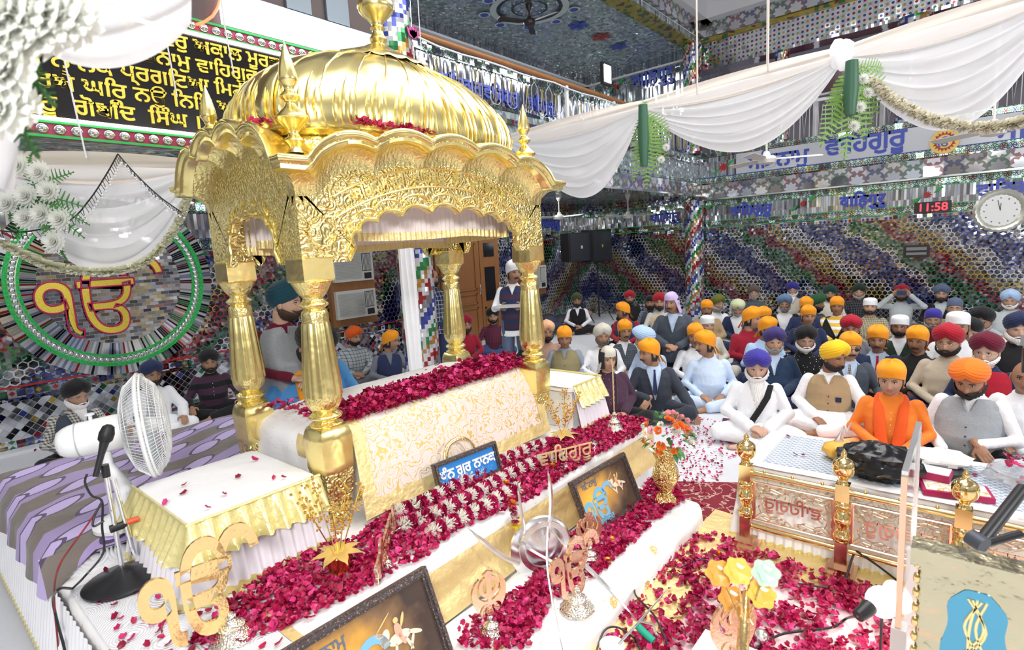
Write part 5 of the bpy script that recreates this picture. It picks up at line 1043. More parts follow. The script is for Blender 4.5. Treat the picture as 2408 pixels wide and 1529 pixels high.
for k, (px, py, z) in enumerate([(1440, 1275, .165), (1430, 1325, .165), (1375, 1338, .165), (1690, 1308, .02), (1010, 1262, .47), (1190, 1140, .5), (1300, 1100, .5)]):
    c = atz(px, py, z)+Vector((0, 0, .016)); m = MB()
    for j in range(50): v = Vector((random.gauss(0, 1), random.gauss(0, 1), abs(random.gauss(0, .6)))).normalized(); e_ = v.cross(Vector((.3, .1, 1))).normalized(); m.add([c+v*.004-e_*.006, c+v*.004+e_*.006, c+v*.019+e_*.005, c+v*.019-e_*.005], [(0, 1, 2, 3)])
    tag(m.build('marigold', ylw if k in (0, 1) else plain('marigold_orange', (.85, .30, .01), .7), sharp=0), ['yellow marigold on the step beside the smaller framed picture', 'yellow marigold on the step right of the rose gold symbol', 'orange marigold on the step next to the rose gold symbol', 'orange marigold alone on the pink sheet near the railing post', 'orange marigold at the left end of the garlands', 'orange marigold between the garlands', 'orange marigold at the right end of the garlands'][k], 'flower')
# vase and bouquet
p = atz(1566, 1180, .162); t = thing('flower_vase', 'gold vase with a bouquet of pink, white and orange flowers on the step end', 'vase', (p.x, p.y, .162), .3)
MB().lathe((0, 0, 0), catmull([(.075, 0), (.078, .02), (.05, .05), (.04, .08), (.06, .12), (.085, .18), (.08, .24), (.06, .30), (.085, .36), (.08, .37)], 3), 28, fl=9, amp=.06).build('vase', gold('gold_foil_vase', 'floral', (1, .78, .36), .16, 40), t)
random.seed(21); fl_c = {'pink_rose': (.85, .38, .42), 'white_rose': (.85, .86, .78), 'orange_flower': (.85, .22, .03)}; C3 = Vector((-.03, -.02, .50))
for k in range(34):
    v = Vector((random.gauss(0, 1), random.gauss(-.25, 1), random.gauss(.4, .8))).normalized(); c = C3+Vector((v.x*.19, v.y*.15, v.z*.13))
    nm = 'orange_flower' if v.x < -.25 else ('pink_rose' if v.z > .35 or random.random() < .4 else 'white_rose'); r_ = random.uniform(.024, .038); m = MB()
    for j in range(11):
        a = j*2.4; rr = r_*(.3+.7*j/10); q = v.to_track_quat('Z', 'Y').to_matrix()
        m.grid(lambda u, w: c+q @ Vector((rr*(.4+.6*w)*cos(a+(u-.5)*2), rr*(.4+.6*w)*sin(a+(u-.5)*2), r_*(.9-.7*j/10)*w)), 3, 2)
    m.build(nm, plain(nm, fl_c[nm], .6), t, sharp=0)
m = MB()
for k in range(60):
    v = Vector((random.gauss(0, 1), random.gauss(0, 1), random.gauss(.2, .8))).normalized(); c = C3+Vector((v.x*.18, v.y*.15, v.z*.12)); e_ = v.cross(Vector((.2, .3, 1))).normalized(); m.grid(lambda u, w: c+v*(.06*w)+e_*((u-.5)*.035*sin(pi*min(1, w+.1)))-Vector((0, 0, .02*w*w)), 2, 4)
m.build('leaves', M_leaf, t, sharp=0)
# ---------------------------------------------------------------- table fan
r = Vector(ray(345, 1000)); hub = Vector(C0)+r*(3.45/r[1]); t = thing('table_fan', 'white oscillating fan with round wire guard standing on the purple cover', 'fan', (hub.x-.17, hub.y+.02, .59))
ax = Vector((.93, -.36, .06)).normalized(); qa = ax.to_track_quat('Z', 'Y').to_matrix(); Pq = lambda x, y, z: hub+qa @ Vector((x, y, z)); RF = .285
m = MB()
for rr, z, w in ((RF, 0, .010), (RF*.99, .02, .006)): m.tube([Pq(rr*cos(2*pi*i/48), rr*sin(2*pi*i/48), z) for i in range(49)], w, 6)
m.build('guard_rim', M_whitep, t); m = MB()
for k in range(84):
    a = 2*pi*k/84
    m.tube([Pq(rr*cos(a), rr*sin(a), z) for rr, z in ((.05, .10), (.14, .095), (.22, .07), (RF, .01))], .0016, 4); m.tube([Pq(rr*cos(a), rr*sin(a), z) for rr, z in ((.06, -.11), (.15, -.10), (.23, -.07), (RF, -.01))], .0016, 4)
for rr, z in ((.09, .10), (.13, .096), (.17, .088), (.21, .075), (.25, .05), (.12, -.105), (.18, -.09), (.24, -.065)): m.tube([Pq(rr*cos(2*pi*i/40), rr*sin(2*pi*i/40), z) for i in range(41)], .0015, 4)
m.build('wire_guard', M_whitep, t); m = MB()
for k in range(3):
    a = 2*pi*k/3+.4; m.grid(lambda u, v: Pq(*(lambda rr, b: (rr*cos(b), rr*sin(b), .04*(u-.5)))(.05+.20*v, a+(u-.5)*(1.0+.5*v))), 8, 8)
b_ = m.build('blade', plain('translucent_blue_blade', (.62, .74, .80), .25), t, sharp=0); MB().lathe(Pq(0, 0, 0), [(.045, -.03), (.05, 0), (.035, .05), (0, .055)], 24, axis=ax).build('hub', M_whitep, t)
MB().lathe(Pq(0, 0, 0), catmull([(.085, -.10), (.095, -.13), (.092, -.26), (.085, -.34), (.06, -.385), (.02, -.40)], 3)[::-1], 32, axis=ax).build('motor_housing', M_whitep, t)
g = MB()
for k in range(6): g.lathe(Pq(0, 0, 0), [(.093-.006*k, -.30-.016*k), (.093-.006*k, -.306-.016*k)], 28, axis=ax)
g.build('vent_rings', plain('grey_plastic', (.45, .47, .48), .4), t); b = Pq(0, 0, -.24); MB().tube([b+Vector((0, 0, .085)), b+Vector((0, 0, .12))], .009).lathe(b+Vector((0, 0, .12)), [(.022, 0), (.022, .008)], 14).build('knob', M_whitep, t)
n0 = Pq(0, 0, -.20)-Vector((0, 0, .07)); MB().tube([n0, n0+Vector((.0, 0, -.10)), (t.location.x+.03, t.location.y, .80), (t.location.x, t.location.y, .62)], [.035, .04, .05, .085], 14, flat=.7).build('neck', M_whitep, t)
MB().lathe((t.location.x, t.location.y, .592), [(.135, 0), (.135, .02), (.10, .045), (.05, .06)], 32).build('base', M_whitep, t); world_children(t)
# ---------------------------------------------------------------- microphone on a stand
bp = atz(292, 1368, .46); bx, by = bp.x, bp.y; t = thing('microphone_stand', 'black and chrome microphone stand with round base on the white quilt', 'microphone stand', (bx, by, .462))
def hz(px, py): r = Vector(ray(px, py)); h = hypot(bx, by)/hypot(r.x, r.y); return CAMZ+r.z*h
MB().lathe((0, 0, 0), [(.165, 0), (.168, .012), (.15, .025), (.06, .05), (.025, .07)], 40).build('base', M_black, t)
ztop = hz(245, 1118)-.462; MB().tube([(0, 0, .05), (0, 0, ztop)], .011, 12).build('pole', M_chrome, t); MB().tube([(.05, -.01, .16), (.025, 0, ztop-.03)], .011, 12).tube([(.05, -.01, .16), (.055, -.01, .12)], .011).build('boom', M_chrome, t)
zc = hz(275, 1240)-.462; MB().tube([(-.02, 0, zc), (.045, 0, zc)], .019, 12).build('clamp', M_black, t); MB().tube([(.046, 0, zc+.005), (.095, -.01, zc+.008)], .014, 12).build('clamp_knob', plain('orange_red_plastic', (.75, .10, .03), .4), t)
MB().tube([(0, 0, ztop-.01), (0, 0, ztop+.05)], .017, 12).build('mic_holder', M_black, t)
mt, mb_ = Vector((.035, -.0, hz(255, 1010)-.462)), Vector((-.045, -.02, hz(212, 1110)-.462-.02)); d = (mt-mb_).normalized()
mc = MB().tube([mb_+Vector((bx, by, .462)), mb_+d*.10+Vector((bx, by, .462)), mt-d*.06+Vector((bx, by, .462))], [.012, .014, .020], 14).build('microphone', M_black); tag(mc, 'black handheld microphone clipped on the chrome stand by the white fan', 'microphone')
MB().tube([mt-d*.06+Vector((bx, by, .462)), mt-d*.05+Vector((bx, by, .462)), mt-d*.02+Vector((bx, by, .462)), mt+d*.012+Vector((bx, by, .462)), mt+d*.022+Vector((bx, by, .462))], [.022, .030, .032, .024, .01], 16).build('mic_head', plain('dark_mesh', (.03, .03, .033), .5, .6), mc)
def cable(pts, r, mat, label, z=None): tag(MB().tube([Vector(q) for q in catmull([tuple(p) for p in pts], 6)], r, 7).build('cable', mat), label, 'cable')
W0 = lambda px, py, k=1.0: Vector(C0)+Vector(ray(px, py))*(hypot(bx, by)*k/hypot(*ray(px, py)[:2]))
cable([W0(205, 1115), W0(200, 1135), W0(215, 1165), W0(240, 1180), W0(240, 1240), W0(243, 1300), W0(200, 1355, .98), atz(170, 1385, .465)], .005, M_black, 'black microphone cable looping down from the microphone')
cable([W0(240, 1180), W0(222, 1215, .99), W0(220, 1238, .98), W0(245, 1225, .98)], .005, M_black, 'short black cable loop tied to the stand pole')
X0 = .36; cable([atz(170, 1385, .465), atx(140, 1385, X0), atx(125, 1410, X0), atx(135, 1465, X0), atx(150, 1520, X0), atx(158, 1570, X0)], .006, M_black, 'black cable hanging over the left edge of the dais')
cable([W0(232, 1195), W0(205, 1235), W0(165, 1290, .98), atx(140, 1330, X0), atx(128, 1380, X0), atx(130, 1450, X0), atx(135, 1500, X0), atx(138, 1560, X0)], .004, plain('red_black_wire', (.25, .01, .01), .5), 'thin twisted red and black wire hanging at the left of the dais')
# ================================================================== RAILING, TABLE, BOX, SCREEN
YS = [1.02, .50, -.02]; XR = 3.36
rl2 = thing('brass_railing', 'polished brass railing with openwork word panels beside the petal strewn sheet', 'railing', (XR, .5, .008))
for i, y in enumerate(YS+[-.55]):
    c = MB().cbox((XR, y, .02), (.17, .15, .03)).cbox((XR, y, .045), (.13, .11, .03)).cbox((XR, y, .13), (.062, .062, .15)).build('post_base', M_copper if i < 2 else M_brass, rl2, smooth=False)
    MB().lathe((XR, y, 0), catmull([(.028, .205), (.04, .215), (.045, .245), (.026, .27), (.024, .28), (.040, .315), (.044, .345), (.030, .385), (.024, .395), (.042, .415), (.040, .44), (.028, .452)], 3), 24).build('baluster', M_brass, rl2)
    MB().cbox((XR, y, .50), (.068, .068, .10)).build('post_block', M_brass, rl2, smooth=False)
    MB().lathe((XR, y, 0), catmull([(.03, .55), (.022, .57), (.028, .585), (.05, .61), (.057, .645), (.048, .68), (.02, .70), (.014, .712), (.016, .725), (.003, .75)], 3), 24).build('ball_finial', M_silver if 0 else M_brass, rl2)
for y1, y0 in zip(YS, YS[1:]+[-.55]):
    for z, r_ in ((.50, .018), (.155, .018)): MB().tube([(XR, y0+.034, z), (XR, y1-.034, z)], r_, 14).build('rail', M_brass, rl2)
    for f in (.2, .5, .8): MB().sph((XR, y0+(y1-y0)*f, .525), .009, 10).build('rail_stud', M_brass, rl2)
    m = MB(); a, b = y1-.045, y0+.045; L = a-b; Q = lambda s, z: (XR, a-s*L, .20+z*.245)
    for s0, z0, s1, z1 in ((0, 0, 0, 1), (1, 0, 1, 1), (0, 0, 1, 0), (0, 1, 1, 1)): m.tube([Q(s0, z0), Q(s1, z1)], .011, 6, flat=.5)
    for sx_, sz in ((0, 0), (1, 0), (0, 1), (1, 1)):
        F = lambda u, v: Q(u if not sx_ else 1-u, v if not sz else 1-v)
        m.tube([F(*q) for q in catmull([(.03, .08), (.10, .22), (.22, .16), (.20, .05), (.12, .08)], 5)], .006, 6, flat=.6); m.tube([F(*q) for q in catmull([(.10, .22), (.07, .38), (.13, .46), (.17, .38), (.12, .33)], 5)], .006, 6, flat=.6)
        m.tube([F(*q) for q in catmull([(.22, .16), (.34, .20), (.42, .10), (.36, .04), (.30, .10)], 5)], .006, 6, flat=.6); m.tube([F(*q) for q in catmull([(.03, .02), (.12, .12), (.24, .10), (.40, .16), (.5, .05)], 5)], .005, 6, flat=.6)
    m.build('openwork_panel', M_copper, rl2)
    me_ = put_text('panel_word', 'ਵਾਿਹਗੁਰੂ', .105, M_copper, (XR, (a+b)/2, .325), (0, 1, 0), (0, 0, 1), .008, .001, rl2, wx=1.0)
world_children(rl2)
t = thing('low_table', 'low table with grey honeycomb patterned top and white pleated skirt behind the railing', 'table', (3.85, .1, 0))
tq = NT('grey_lattice_cloth'); ox, oy, oz = tq.sep(tq.obj()); la = tq.m('ABSOLUTE', tq.m('SINE', tq.m('MULTIPLY', tq.m('ADD', ox, oy), 75))); lb = tq.m('ABSOLUTE', tq.m('SINE', tq.m('MULTIPLY', tq.m('SUBTRACT', ox, oy), 75)))
tq.p(col=tq.mix(tq.m('LESS_THAN', tq.m('MINIMUM', la, lb), .32), (.33, .38, .47), (.72, .76, .82)), ro=.8)
drape('table_cloth', 3.50, -.95, 4.22, 1.10, .46, .505, M_white, rad=.015, parent=t, wob=.003); MB().box((3.56, -.88, .505), (4.14, .98, .509)).build('patterned_mat', tq.mat, t, smooth=False)
pleats('pleated_skirt', [(4.2, 1.11), (3.49, 1.11), (3.49, -.9)], .01, .30, [M_white, M_lemon], .05, .05, .012, .02, t); MB().grid(lambda u, v: (3.485-.02*v, 1.10-2.0*u, .47-.18*v), 60, 4).build('cream_lace', brocade('cream_lace', (.70, .66, .58), (.45, .42, .36), 60, .3), t, sharp=0)
world_children(t)
tag(MB().grid(lambda u, v: (3.62+.12*u-.03*v, 1.115+.03*v+.015*sin(u*25), .50-.30*v), 20, 8).build('gold_tassel_cloth', M_lemon, sharp=0), 'pale gold pleated cloth hanging at the near corner of the low table', 'cloth')
def crumple(name, c, r, mat, label, cat, n=28, amp=.25, sc=6, par=None):
    m = MB(); m.sph((0, 0, 0), 1, n)
    for i, v in enumerate(m.v):
        q = Vector(v); k = 1+amp*noise.noise(q*sc*.35)+amp*.6*noise.noise(q*sc); m.v[i] = (c[0]+q.x*r[0]*k, c[1]+q.y*r[1]*k, max(c[2]+q.z*r[2]*k, .5105))
    return tag(m.build(name, mat, par, sharp=25), label, cat)
crumple('plastic_bag', (3.66, .37, .60), (.15, .21, .11), plain('black_plastic_bag', (.008, .008, .01), .18), 'crumpled shiny black plastic bag on the low table', 'bag', 48, .17, 7)
M_clear = NT('clear_plastic'); M_clear.p(col=(.92, .93, .95), tr=.85, ro=.15, ior=1.2); M_clear = M_clear.mat
def atT(px, py, z=.51): return atz(px, py, z)
p = Vector((3.83, .60, .57)); crumple('sweets_bag', p, (.08, .09, .06), plain('yellow_sweets', (.75, .42, .06), .5), 'clear knotted bag holding yellow sweets beside the black bag', 'bag', 24, .15, 5)
MB(); t_ = tag(MB().tube([p+Vector((0, 0, .05)), p+Vector((.0, -.01, .11)), p+Vector((-.03, -.03, .17)), p+Vector((-.01, -.04, .12)), p+Vector((.02, -.06, .18)), p+Vector((.0, -.03, .11))], [.03, .01, .006, .006, .006, .004], 8).build('bag_knot', M_clear), 'knotted translucent handles on top of the yellow sweets bag', 'bag')
crumple('petal_bag', (3.92, -.30, .57), (.17, .20, .06), M_clear, 'clear plastic bag of rose petals and sweets at the back of the low table', 'bag', 28, .2, 6)
petals('bagged_petals', [(3.80, -.42), (4.02, -.42), (4.02, -.18), (3.80, -.18)], 60, lambda x, y: .637, 'rose petals lying on the clear bag on the low table', lift=.004)
t = thing('gift_box', 'flat red and white box with gold print lying open on the low table', 'box', (3.62, .02, .511), .2); MB().cbox((0, 0, .015), (.16, .30, .03)).build('box_tray', plain('crimson_card', (.40, .01, .09), .5), t, smooth=False); MB().cbox((0, 0, .031), (.135, .27, .003)).build('box_lid_print', brocade('gold_print_card', (.82, .76, .66), (.7, .5, .15), 50, .3), t, smooth=False)
t = thing('gift_box', 'second red and white box stacked behind the open one on the table', 'box', (3.72, .14, .545), -.1); MB().cbox((0, 0, .02), (.12, .2, .04)).build('box_tray', plain('crimson_card', (.40, .01, .09), .5), t, smooth=False); MB().cbox((0, 0, .042), (.11, .19, .004)).build('box_lid_print', M_white, t, smooth=False)
tag(MB().lathe((3.88, .08, .511), [(.09, 0), (.10, .02), (.10, .035), (.06, .03)], 28).build('black_tray', M_black), 'round black tray behind the black plastic bag', 'tray')
crumple('white_shawl', (4.02, .10, .56), (.13, .16, .04), cloth('white_lace', (.75, .73, .70), .6), 'crumpled pale lace cloth beside the black tray', 'cloth', 24, .25, 5)
crumple('gold_scarf', (3.82, -.62, .56), (.09, .22, .04), M_lemon, 'crumpled pale gold scarf at the right of the low table', 'cloth', 24, .25, 5)
# acrylic screen
M_glass = NT('clear_acrylic'); M_glass.p(col=(.93, .96, .98), tr=.96, ro=.03, ior=1.08, al=.5); M_glass = M_glass.mat
T_ = 1.02; a = atz(2126, 1120, T_); b = atz(2181, 1004, T_); t = thing('acrylic_screen', 'clear acrylic screen with shiny metal edges beside the gold clad box', 'screen', (a.x, a.y, .2))
zb = .40; dirv = (b-a).normalized()
MB().box((a.x, a.y-.004, zb), (b.x, a.y+.0, T_)).build('clear_panel', M_glass, t, smooth=False)
for x_ in (a.x, b.x): MB().box((x_-.012, a.y-.012, zb), (x_+.012, a.y+.008, T_)).build('metal_edge', M_copper if x_ == a.x else M_steel, t, smooth=False)
MB().box((a.x, a.y-.012, T_-.001), (b.x, a.y+.008, T_+.02)).build('top_edge', M_steel, t, smooth=False); MB().box((a.x-.02, a.y-.03, 0), (a.x+.05, a.y+.02, zb)).build('support_post', M_whitep, t, smooth=False); MB().box((b.x-.02, a.y-.03, 0), (b.x+.02, a.y+.02, zb)).build('support_post', M_whitep, t, smooth=False); world_children(t)
# gold clad box with bevelled corners
zt = .95; c1 = atz(2142, 1288, zt); t = thing('offering_box', 'gold and silver clad box with engraved flower panel in the right foreground', 'box', (c1.x+.3, c1.y-.4, 0))
M_box = NT('embossed_brass_sheet'); _o = M_box.obj(); M_box.p(col=M_box.mix(M_box.noise(_o, 5, 3.0), (.66, .60, .42), (.52, .47, .30)), me=1, ro=.2); M_box.bump(M_box.noise(_o, 13, 3.0), .7, .02); M_box = M_box.mat
x_, y_ = c1.x, c1.y; foot = [(x_, y_), (x_, y_-.34), (x_+.05, y_-.48), (x_+.09, y_-.48), (x_+.09, y_)]
MB().prism([(p_[0]+(.02 if p_[0] < x_+.1 else -.02), p_[1]-(.02 if p_[1] > y_-.1 else -.02)) for p_ in foot][::-1], lambda u, v, w: (u, v, w), zt-.05).build('box_body', M_box, t, smooth=False)
MB().prism(foot[::-1], lambda u, v, w: (u, v, zt-.055+w), .055).build('top_rim', M_box, t, smooth=False)
MB().box((x_+.010, y_-.30, .0), (x_+.019, y_-.03, zt-.06)).build('door_panel', M_box, t, smooth=False)
pf_ = lambda u, v, w: (x_+.011-w, y_-.165+u*.09, .60+v*.27)
pl = MB().prism([(.85*math.copysign(abs(cos(2*pi*i/56))**.6, cos(2*pi*i/56))*(1+.10*cos(2*pi*i/56*8)), .95*math.copysign(abs(sin(2*pi*i/56))**.7, sin(2*pi*i/56))) for i in range(56)], pf_, .004); pl.build('blue_panel', plain('blue_enamel', (.10, .36, .52), .12, .5), t, smooth=False)
m = MB()
for k in range(5): m.tube([pf_(q[0], q[1], .006) for q in catmull([(.1*(k-2)*.3, -.85), (.35*sin(k*2), -.35), (-.3*cos(k), .1), (.3*sin(k*1.3), .5), (.12*(k-2), .85)], 5)], .004, 6, flat=.5)
m.build('engraved_flowers', plain('pale_gilt', (.85, .78, .40), .25, .8), t)
m = MB()
for k in range(16): m.sph((x_+.008, y_-.018, .15+k*.05), (.008, .010, .020), 8); m.sph((x_+.008, y_-.315, .15+k*.05), (.008, .010, .020), 8)
m.build('beading', M_brass, t); MB().tube([(x_+.02, y_-.45, .05), (x_+.02, y_-.45, zt-.06)], .035, 20).build('corner_pillar', M_brass, t); world_children(t)
# gladioli beside the box, black tripod
t = thing('tall_flowers', 'tall stems of white tuberose and orange flowers at the right edge', 'flowers', (2.30, -.33, .955)); m1, m2, m3 = MB(), MB(), MB(); random.seed(5)
B0 = Vector((0, 0, 0))
for k in range(7): m3.tube([(.0, 0, -.50), (0, 0, 0), (.01*k-.03, .012*k-.03, .12), (.03*k-.08, .02*k-.05, .26)], .007, 6)
def blossom(m, c, r_, n=5, d=None):
    d = (d or Vector((-.6, -.2, .4))).normalized(); q = d.to_track_quat('Z', 'Y').to_matrix()
    for j in range(n): a = 2*pi*j/n; m.grid(lambda u, v: Vector(c)+q @ Vector((r_*v*cos(a)-(u-.5)*r_*1.0*sin(pi*min(1, v*.82+.1))*sin(a), r_*v*sin(a)+(u-.5)*r_*1.0*sin(pi*min(1, v*.82+.1))*cos(a), r_*.5*v*(1-v*.6))), 2, 4)
for z in range(9): blossom(m1, (-.05+random.uniform(-.04, .04), .05+random.uniform(-.04, .04), .16+z*.026), .032, 6, Vector((random.uniform(-1, .2), random.uniform(-1, 1), .3)))
for z in range(12): m3.sph((-.055+random.uniform(-.012, .012), .06+random.uniform(-.012, .012), .36+z*.010), (.008, .008, .014), 8)
for z in range(8): blossom(m2, (.03+random.uniform(-.06, .05), -.02+random.uniform(-.05, .06), .08+z*.025), .05, 5, Vector((random.uniform(-1, 0), random.uniform(-1, 1), .3)))
m1.build('tuberose_blossoms', plain('tuberose_white', (.85, .85, .80), .6), t, sharp=0); m2.build('orange_blossoms', plain('gladiolus_orange', (.85, .13, .02), .6), t, sharp=0); m3.build('stems', M_leaf2, t); MB().lathe((0, 0, 0), [(.06, -.954), (.075, -.9), (.05, -.5), (.06, -.42)], 20).build('vase', M_brass, t)
t = thing('camera_tripod', 'folded black camera tripod leaning at the right edge of the photo', 'tripod', (3.0, -.45, 0)); A_ = lambda px, py, D: Vector(C0)+Vector(ray(px, py))*D/np.linalg.norm(ray(px, py))
MB().tube([A_(2405, 1150, 3.0), A_(2300, 1285, 2.6)], .022, 10).build('leg', M_black, t); MB().tube([A_(2300, 1283, 2.6), A_(2400, 1255, 2.7)], .014, 10).build('leg', M_black, t); MB().tube([A_(2280, 1262, 2.6), A_(2315, 1285, 2.58)], .03, 12).build('leg_lock', plain('dark_grey', (.05, .06, .08), .4), t); world_children(t)
# bright bulb lamp
c = Vector(C0)+Vector(ray(2075, 1416))*1.0; r = Vector(ray(2075, 1416)); k = (.30-CAMZ)/r.z; c = Vector(C0)+r*k; t = thing('spot_bulb', 'glowing round bulb in a black socket on a wire beside the gold clad box', 'lamp', c)
MB().sph(c, .066, 24).build('bulb', emit('glowing_bulb', (1, .93, .80), 22), t); MB().tube([c+Vector((-.05, .04, -.01)), c+Vector((-.12, .075, -.03))], [.035, .025], 14).build('socket', M_black, t); MB().tube([c-Vector((0, 0, .06)), Vector((c.x, c.y, .01))], .006, 6).build('wire_leg', M_black, t)
MB().lathe(c+Vector((.05, -.03, 0)), [(.02, -.02), (.07, .03), (.072, .034)], 24, axis=(.8, -.5, 0)).build('reflector', M_whitep, t); world_children(t); c_b = c
cable([c+Vector((-.12, .075, -.03)), atz(1990, 1455, .03), atz(1960, 1475, .03), atz(1880, 1485, .03), atz(1830, 1495, .03), atz(1780, 1525, .03), atz(1740, 1560, .03)], .006, M_black, 'black cable from the bulb socket across the petals')
cable([atz(1990, 1360, .05), atz(2010, 1300, .16), atz(2030, 1308, .17), atz(2070, 1335, .10), atz(2115, 1370, .04)], .006, M_black, 'black cable arching over the brass railing foot')
cable([atz(1575, 1530, .03), atz(1540, 1450, .06), atz(1495, 1400, .07), atz(1500, 1375, .05), atz(1540, 1362, .03)], .005, M_black, 'black cable curving round the floor sword'); cable([atz(1600, 1335, .02), atz(1650, 1316, .04), atz(1700, 1335, .03), atz(1760, 1345, .02), atz(1820, 1363, .02), atz(1960, 1385, .03)], .005, M_black, 'black cable lying across the petals toward the railing')
cable([atz(1400, 1540, .05), atz(1420, 1485, .07), atz(1450, 1475, .07), atz(1490, 1500, .04), atz(1510, 1540, .03)], .005, M_black, 'black cable loop at the bottom edge beside the floor sword')
# golden tree with glass flowers
bt = Vector((1.92, .48, .0)); t = thing('gilded_tree', 'small gilded wire tree with iridescent glass flowers in the foreground', 'ornament', (bt.x, bt.y, .0)); r = Vector(ray(1745, 1500)); D_ = 2.0
tb = Vector(C0)+Vector(ray(1745, 1545))*2.0/np.linalg.norm(ray(1745, 1545)); tt_ = Vector(C0)+Vector(ray(1755, 1390))*1.97/np.linalg.norm(ray(1755, 1390))
m = MB(); m.tube([(tb.x, tb.y, 0.02), tb, tb.lerp(tt_, .5), tt_], [.022, .019, .016, .010], 10); tips = []
for px, py in ((1690, 1350), (1735, 1345), (1770, 1355), (1800, 1350), (1720, 1410), (1790, 1400), (1700, 1460), (1770, 1470)):
    e_ = Vector(C0)+Vector(ray(px, py))*random.uniform(1.9, 2.05)/np.linalg.norm(ray(px, py)); st = tb.lerp(tt_, random.uniform(.3, 1)); m.tube([st, st.lerp(e_, .5)+Vector((0, 0, .01)), e_], [.005, .003, .002], 6); tips.append(e_)
m.build('gilded_branches', M_gold2, t); cs = [(.85, .45, .10), (.85, .62, .12), (.80, .35, .22), (.55, .75, .62)]
for k, e_ in enumerate(tips[:6]):
    m = MB(); blossom(m, e_, .042, 6, Vector((-.5, -.3, .6))); blossom(m, e_, .028, 5, Vector((-.4, -.5, .7))); m.build('glass_flower', plain('glass_petal_%d' % (k % 4), cs[k % 4], .1, 0, tr=.35), t, sharp=0)
world_children(t)
t = thing('glass_flower_cluster', 'cluster of pastel glass flowers round the nearest double sword symbol', 'ornament', (1.98, .62, .19)); 
for k in range(12):
    a = k*2.1; m = MB(); blossom(m, (.10*cos(a)*random.uniform(.5, 1.2)-.06, .12*sin(a)*random.uniform(.5, 1.1), random.uniform(.03, .13)), .045, 6, Vector((cos(a)-.5, sin(a)-.3, .8))); m.build('glass_flower', plain('glass_petal_%d' % (k % 3+4), [(.80, .62, .50), (.60, .75, .60), (.85, .60, .60)][k % 3], .15, 0, tr=.3), t, sharp=0)
MB().box((1.75, .42, 0.0), (2.25, .86, .185)).build('white_stool', M_white, smooth=False); S.objects['white_stool']['label'] = 'low white cloth covered stool at the bottom edge under the glass flowers'; S.objects['white_stool']['category'] = 'stool'
tag(MB().sph(atz(1790, 1497, .06), .034, 20).build('steel_ball', M_steel), 'small polished steel ball among the petals near the gilded tree', 'ornament')
# mirrored block at far left
# ================================================================== PEOPLE
def remesh(mb, voxel, smooth=4, disp=0.0, dsc=9.0, seed=0):
    me = mb.mesh('form', False); o = bpy.data.objects.new('form', me); COL.objects.link(o)
    r = o.modifiers.new('r', 'REMESH'); r.mode = 'VOXEL'; r.voxel_size = voxel
    if smooth: q = o.modifiers.new('s', 'SMOOTH'); q.factor = .5; q.iterations = smooth
    out = bpy.data.meshes.new_from_object(o.evaluated_get(bpy.context.evaluated_depsgraph_get()))
    bpy.data.objects.remove(o); bpy.data.meshes.remove(me)
    n = len(out.vertices); co = np.empty(n*3); out.vertices.foreach_get('co', co); co = co.reshape(-1, 3)
    if disp:
        nr = np.empty(n*3); out.vertices.foreach_get('normal', nr); nr = nr.reshape(-1, 3); s = seed*3.7
        d = np.array([noise.noise(Vector((v[0]*dsc+s, v[1]*dsc, v[2]*dsc*.6)))+.5*abs(noise.noise(Vector((v[0]*dsc*2.3, v[1]*dsc*2.3+s, v[2]*dsc*1.1)))) for v in co])
        co = co+nr*(d[:, None]*disp)
    fc = [tuple(p.vertices) for p in out.polygons]; bpy.data.meshes.remove(out); return co, fc
def capsule(m, pts, rs, n=12):
    for p, r in zip(pts, rs): m.sph(p, r, n)
    m.tube(pts, rs, n)
def loft(m, rings, n=24):   # rings: (cx, cy, cz, rx, ry)
    vs = [(c[0]+c[3]*cos(2*pi*i/n), c[1]+c[4]*sin(2*pi*i/n), c[2]) for c in rings for i in range(n)]; k = len(rings)
    m.add(vs, [(j*n+i, j*n+(i+1) % n, (j+1)*n+(i+1) % n, (j+1)*n+i) for j in range(k-1) for i in range(n)]+[tuple(range(n-1, -1, -1)), tuple((k-1)*n+i for i in range(n))])
ARMS = {  # elbow, wrist, hand direction, back-of-hand normal for the +x arm (mirrored unless given)
 'clasp': ((.265, -.02, .27), (.085, -.27, .185), (-.75, -.55, -.1), (.1, -.3, 1)),
 'knees': ((.285, -.02, .28), (.27, -.25, .215), (.05, -.95, -.3), (.2, -.2, 1)),
 'lap':   ((.27, .0, .27), (.12, -.22, .17), (-.6, -.75, -.2), (0, -.4, 1)),
 'raise': ((.34, -.12, .50), (.13, -.22, .72), (-.6, .1, .7), (.3, 1, .2)),
 'hold':  ((.25, .0, .25), (.14, -.26, .30), (-.35, -.93, 0), (.9, 0, .3)),
 'down':  ((.24, .02, .22), (.25, -.03, -.04), (0, -.1, -1), (1, 0, 0)),
 'read':  ((.27, -.05, .30), (.20, -.33, .26), (-.1, -.95, -.25), (0, -.3, 1)),
 'talk':  ((.28, -.06, .28), (.08, -.28, .27), (.55, -.55, -.6), (-.3, -.6, .5)),
 'floor': ((.30, -.06, .26), (.40, -.26, .10), (.12, -.5, -.75), (.4, -.7, .3)),
 'phone': ((.36, -.10, .46), (.20, -.26, .62), (-.3, -.2, .9), (0, 1, .1)),
}
DZ = {'sit': 0.0, 'stand': .86, 'kneel': .42}
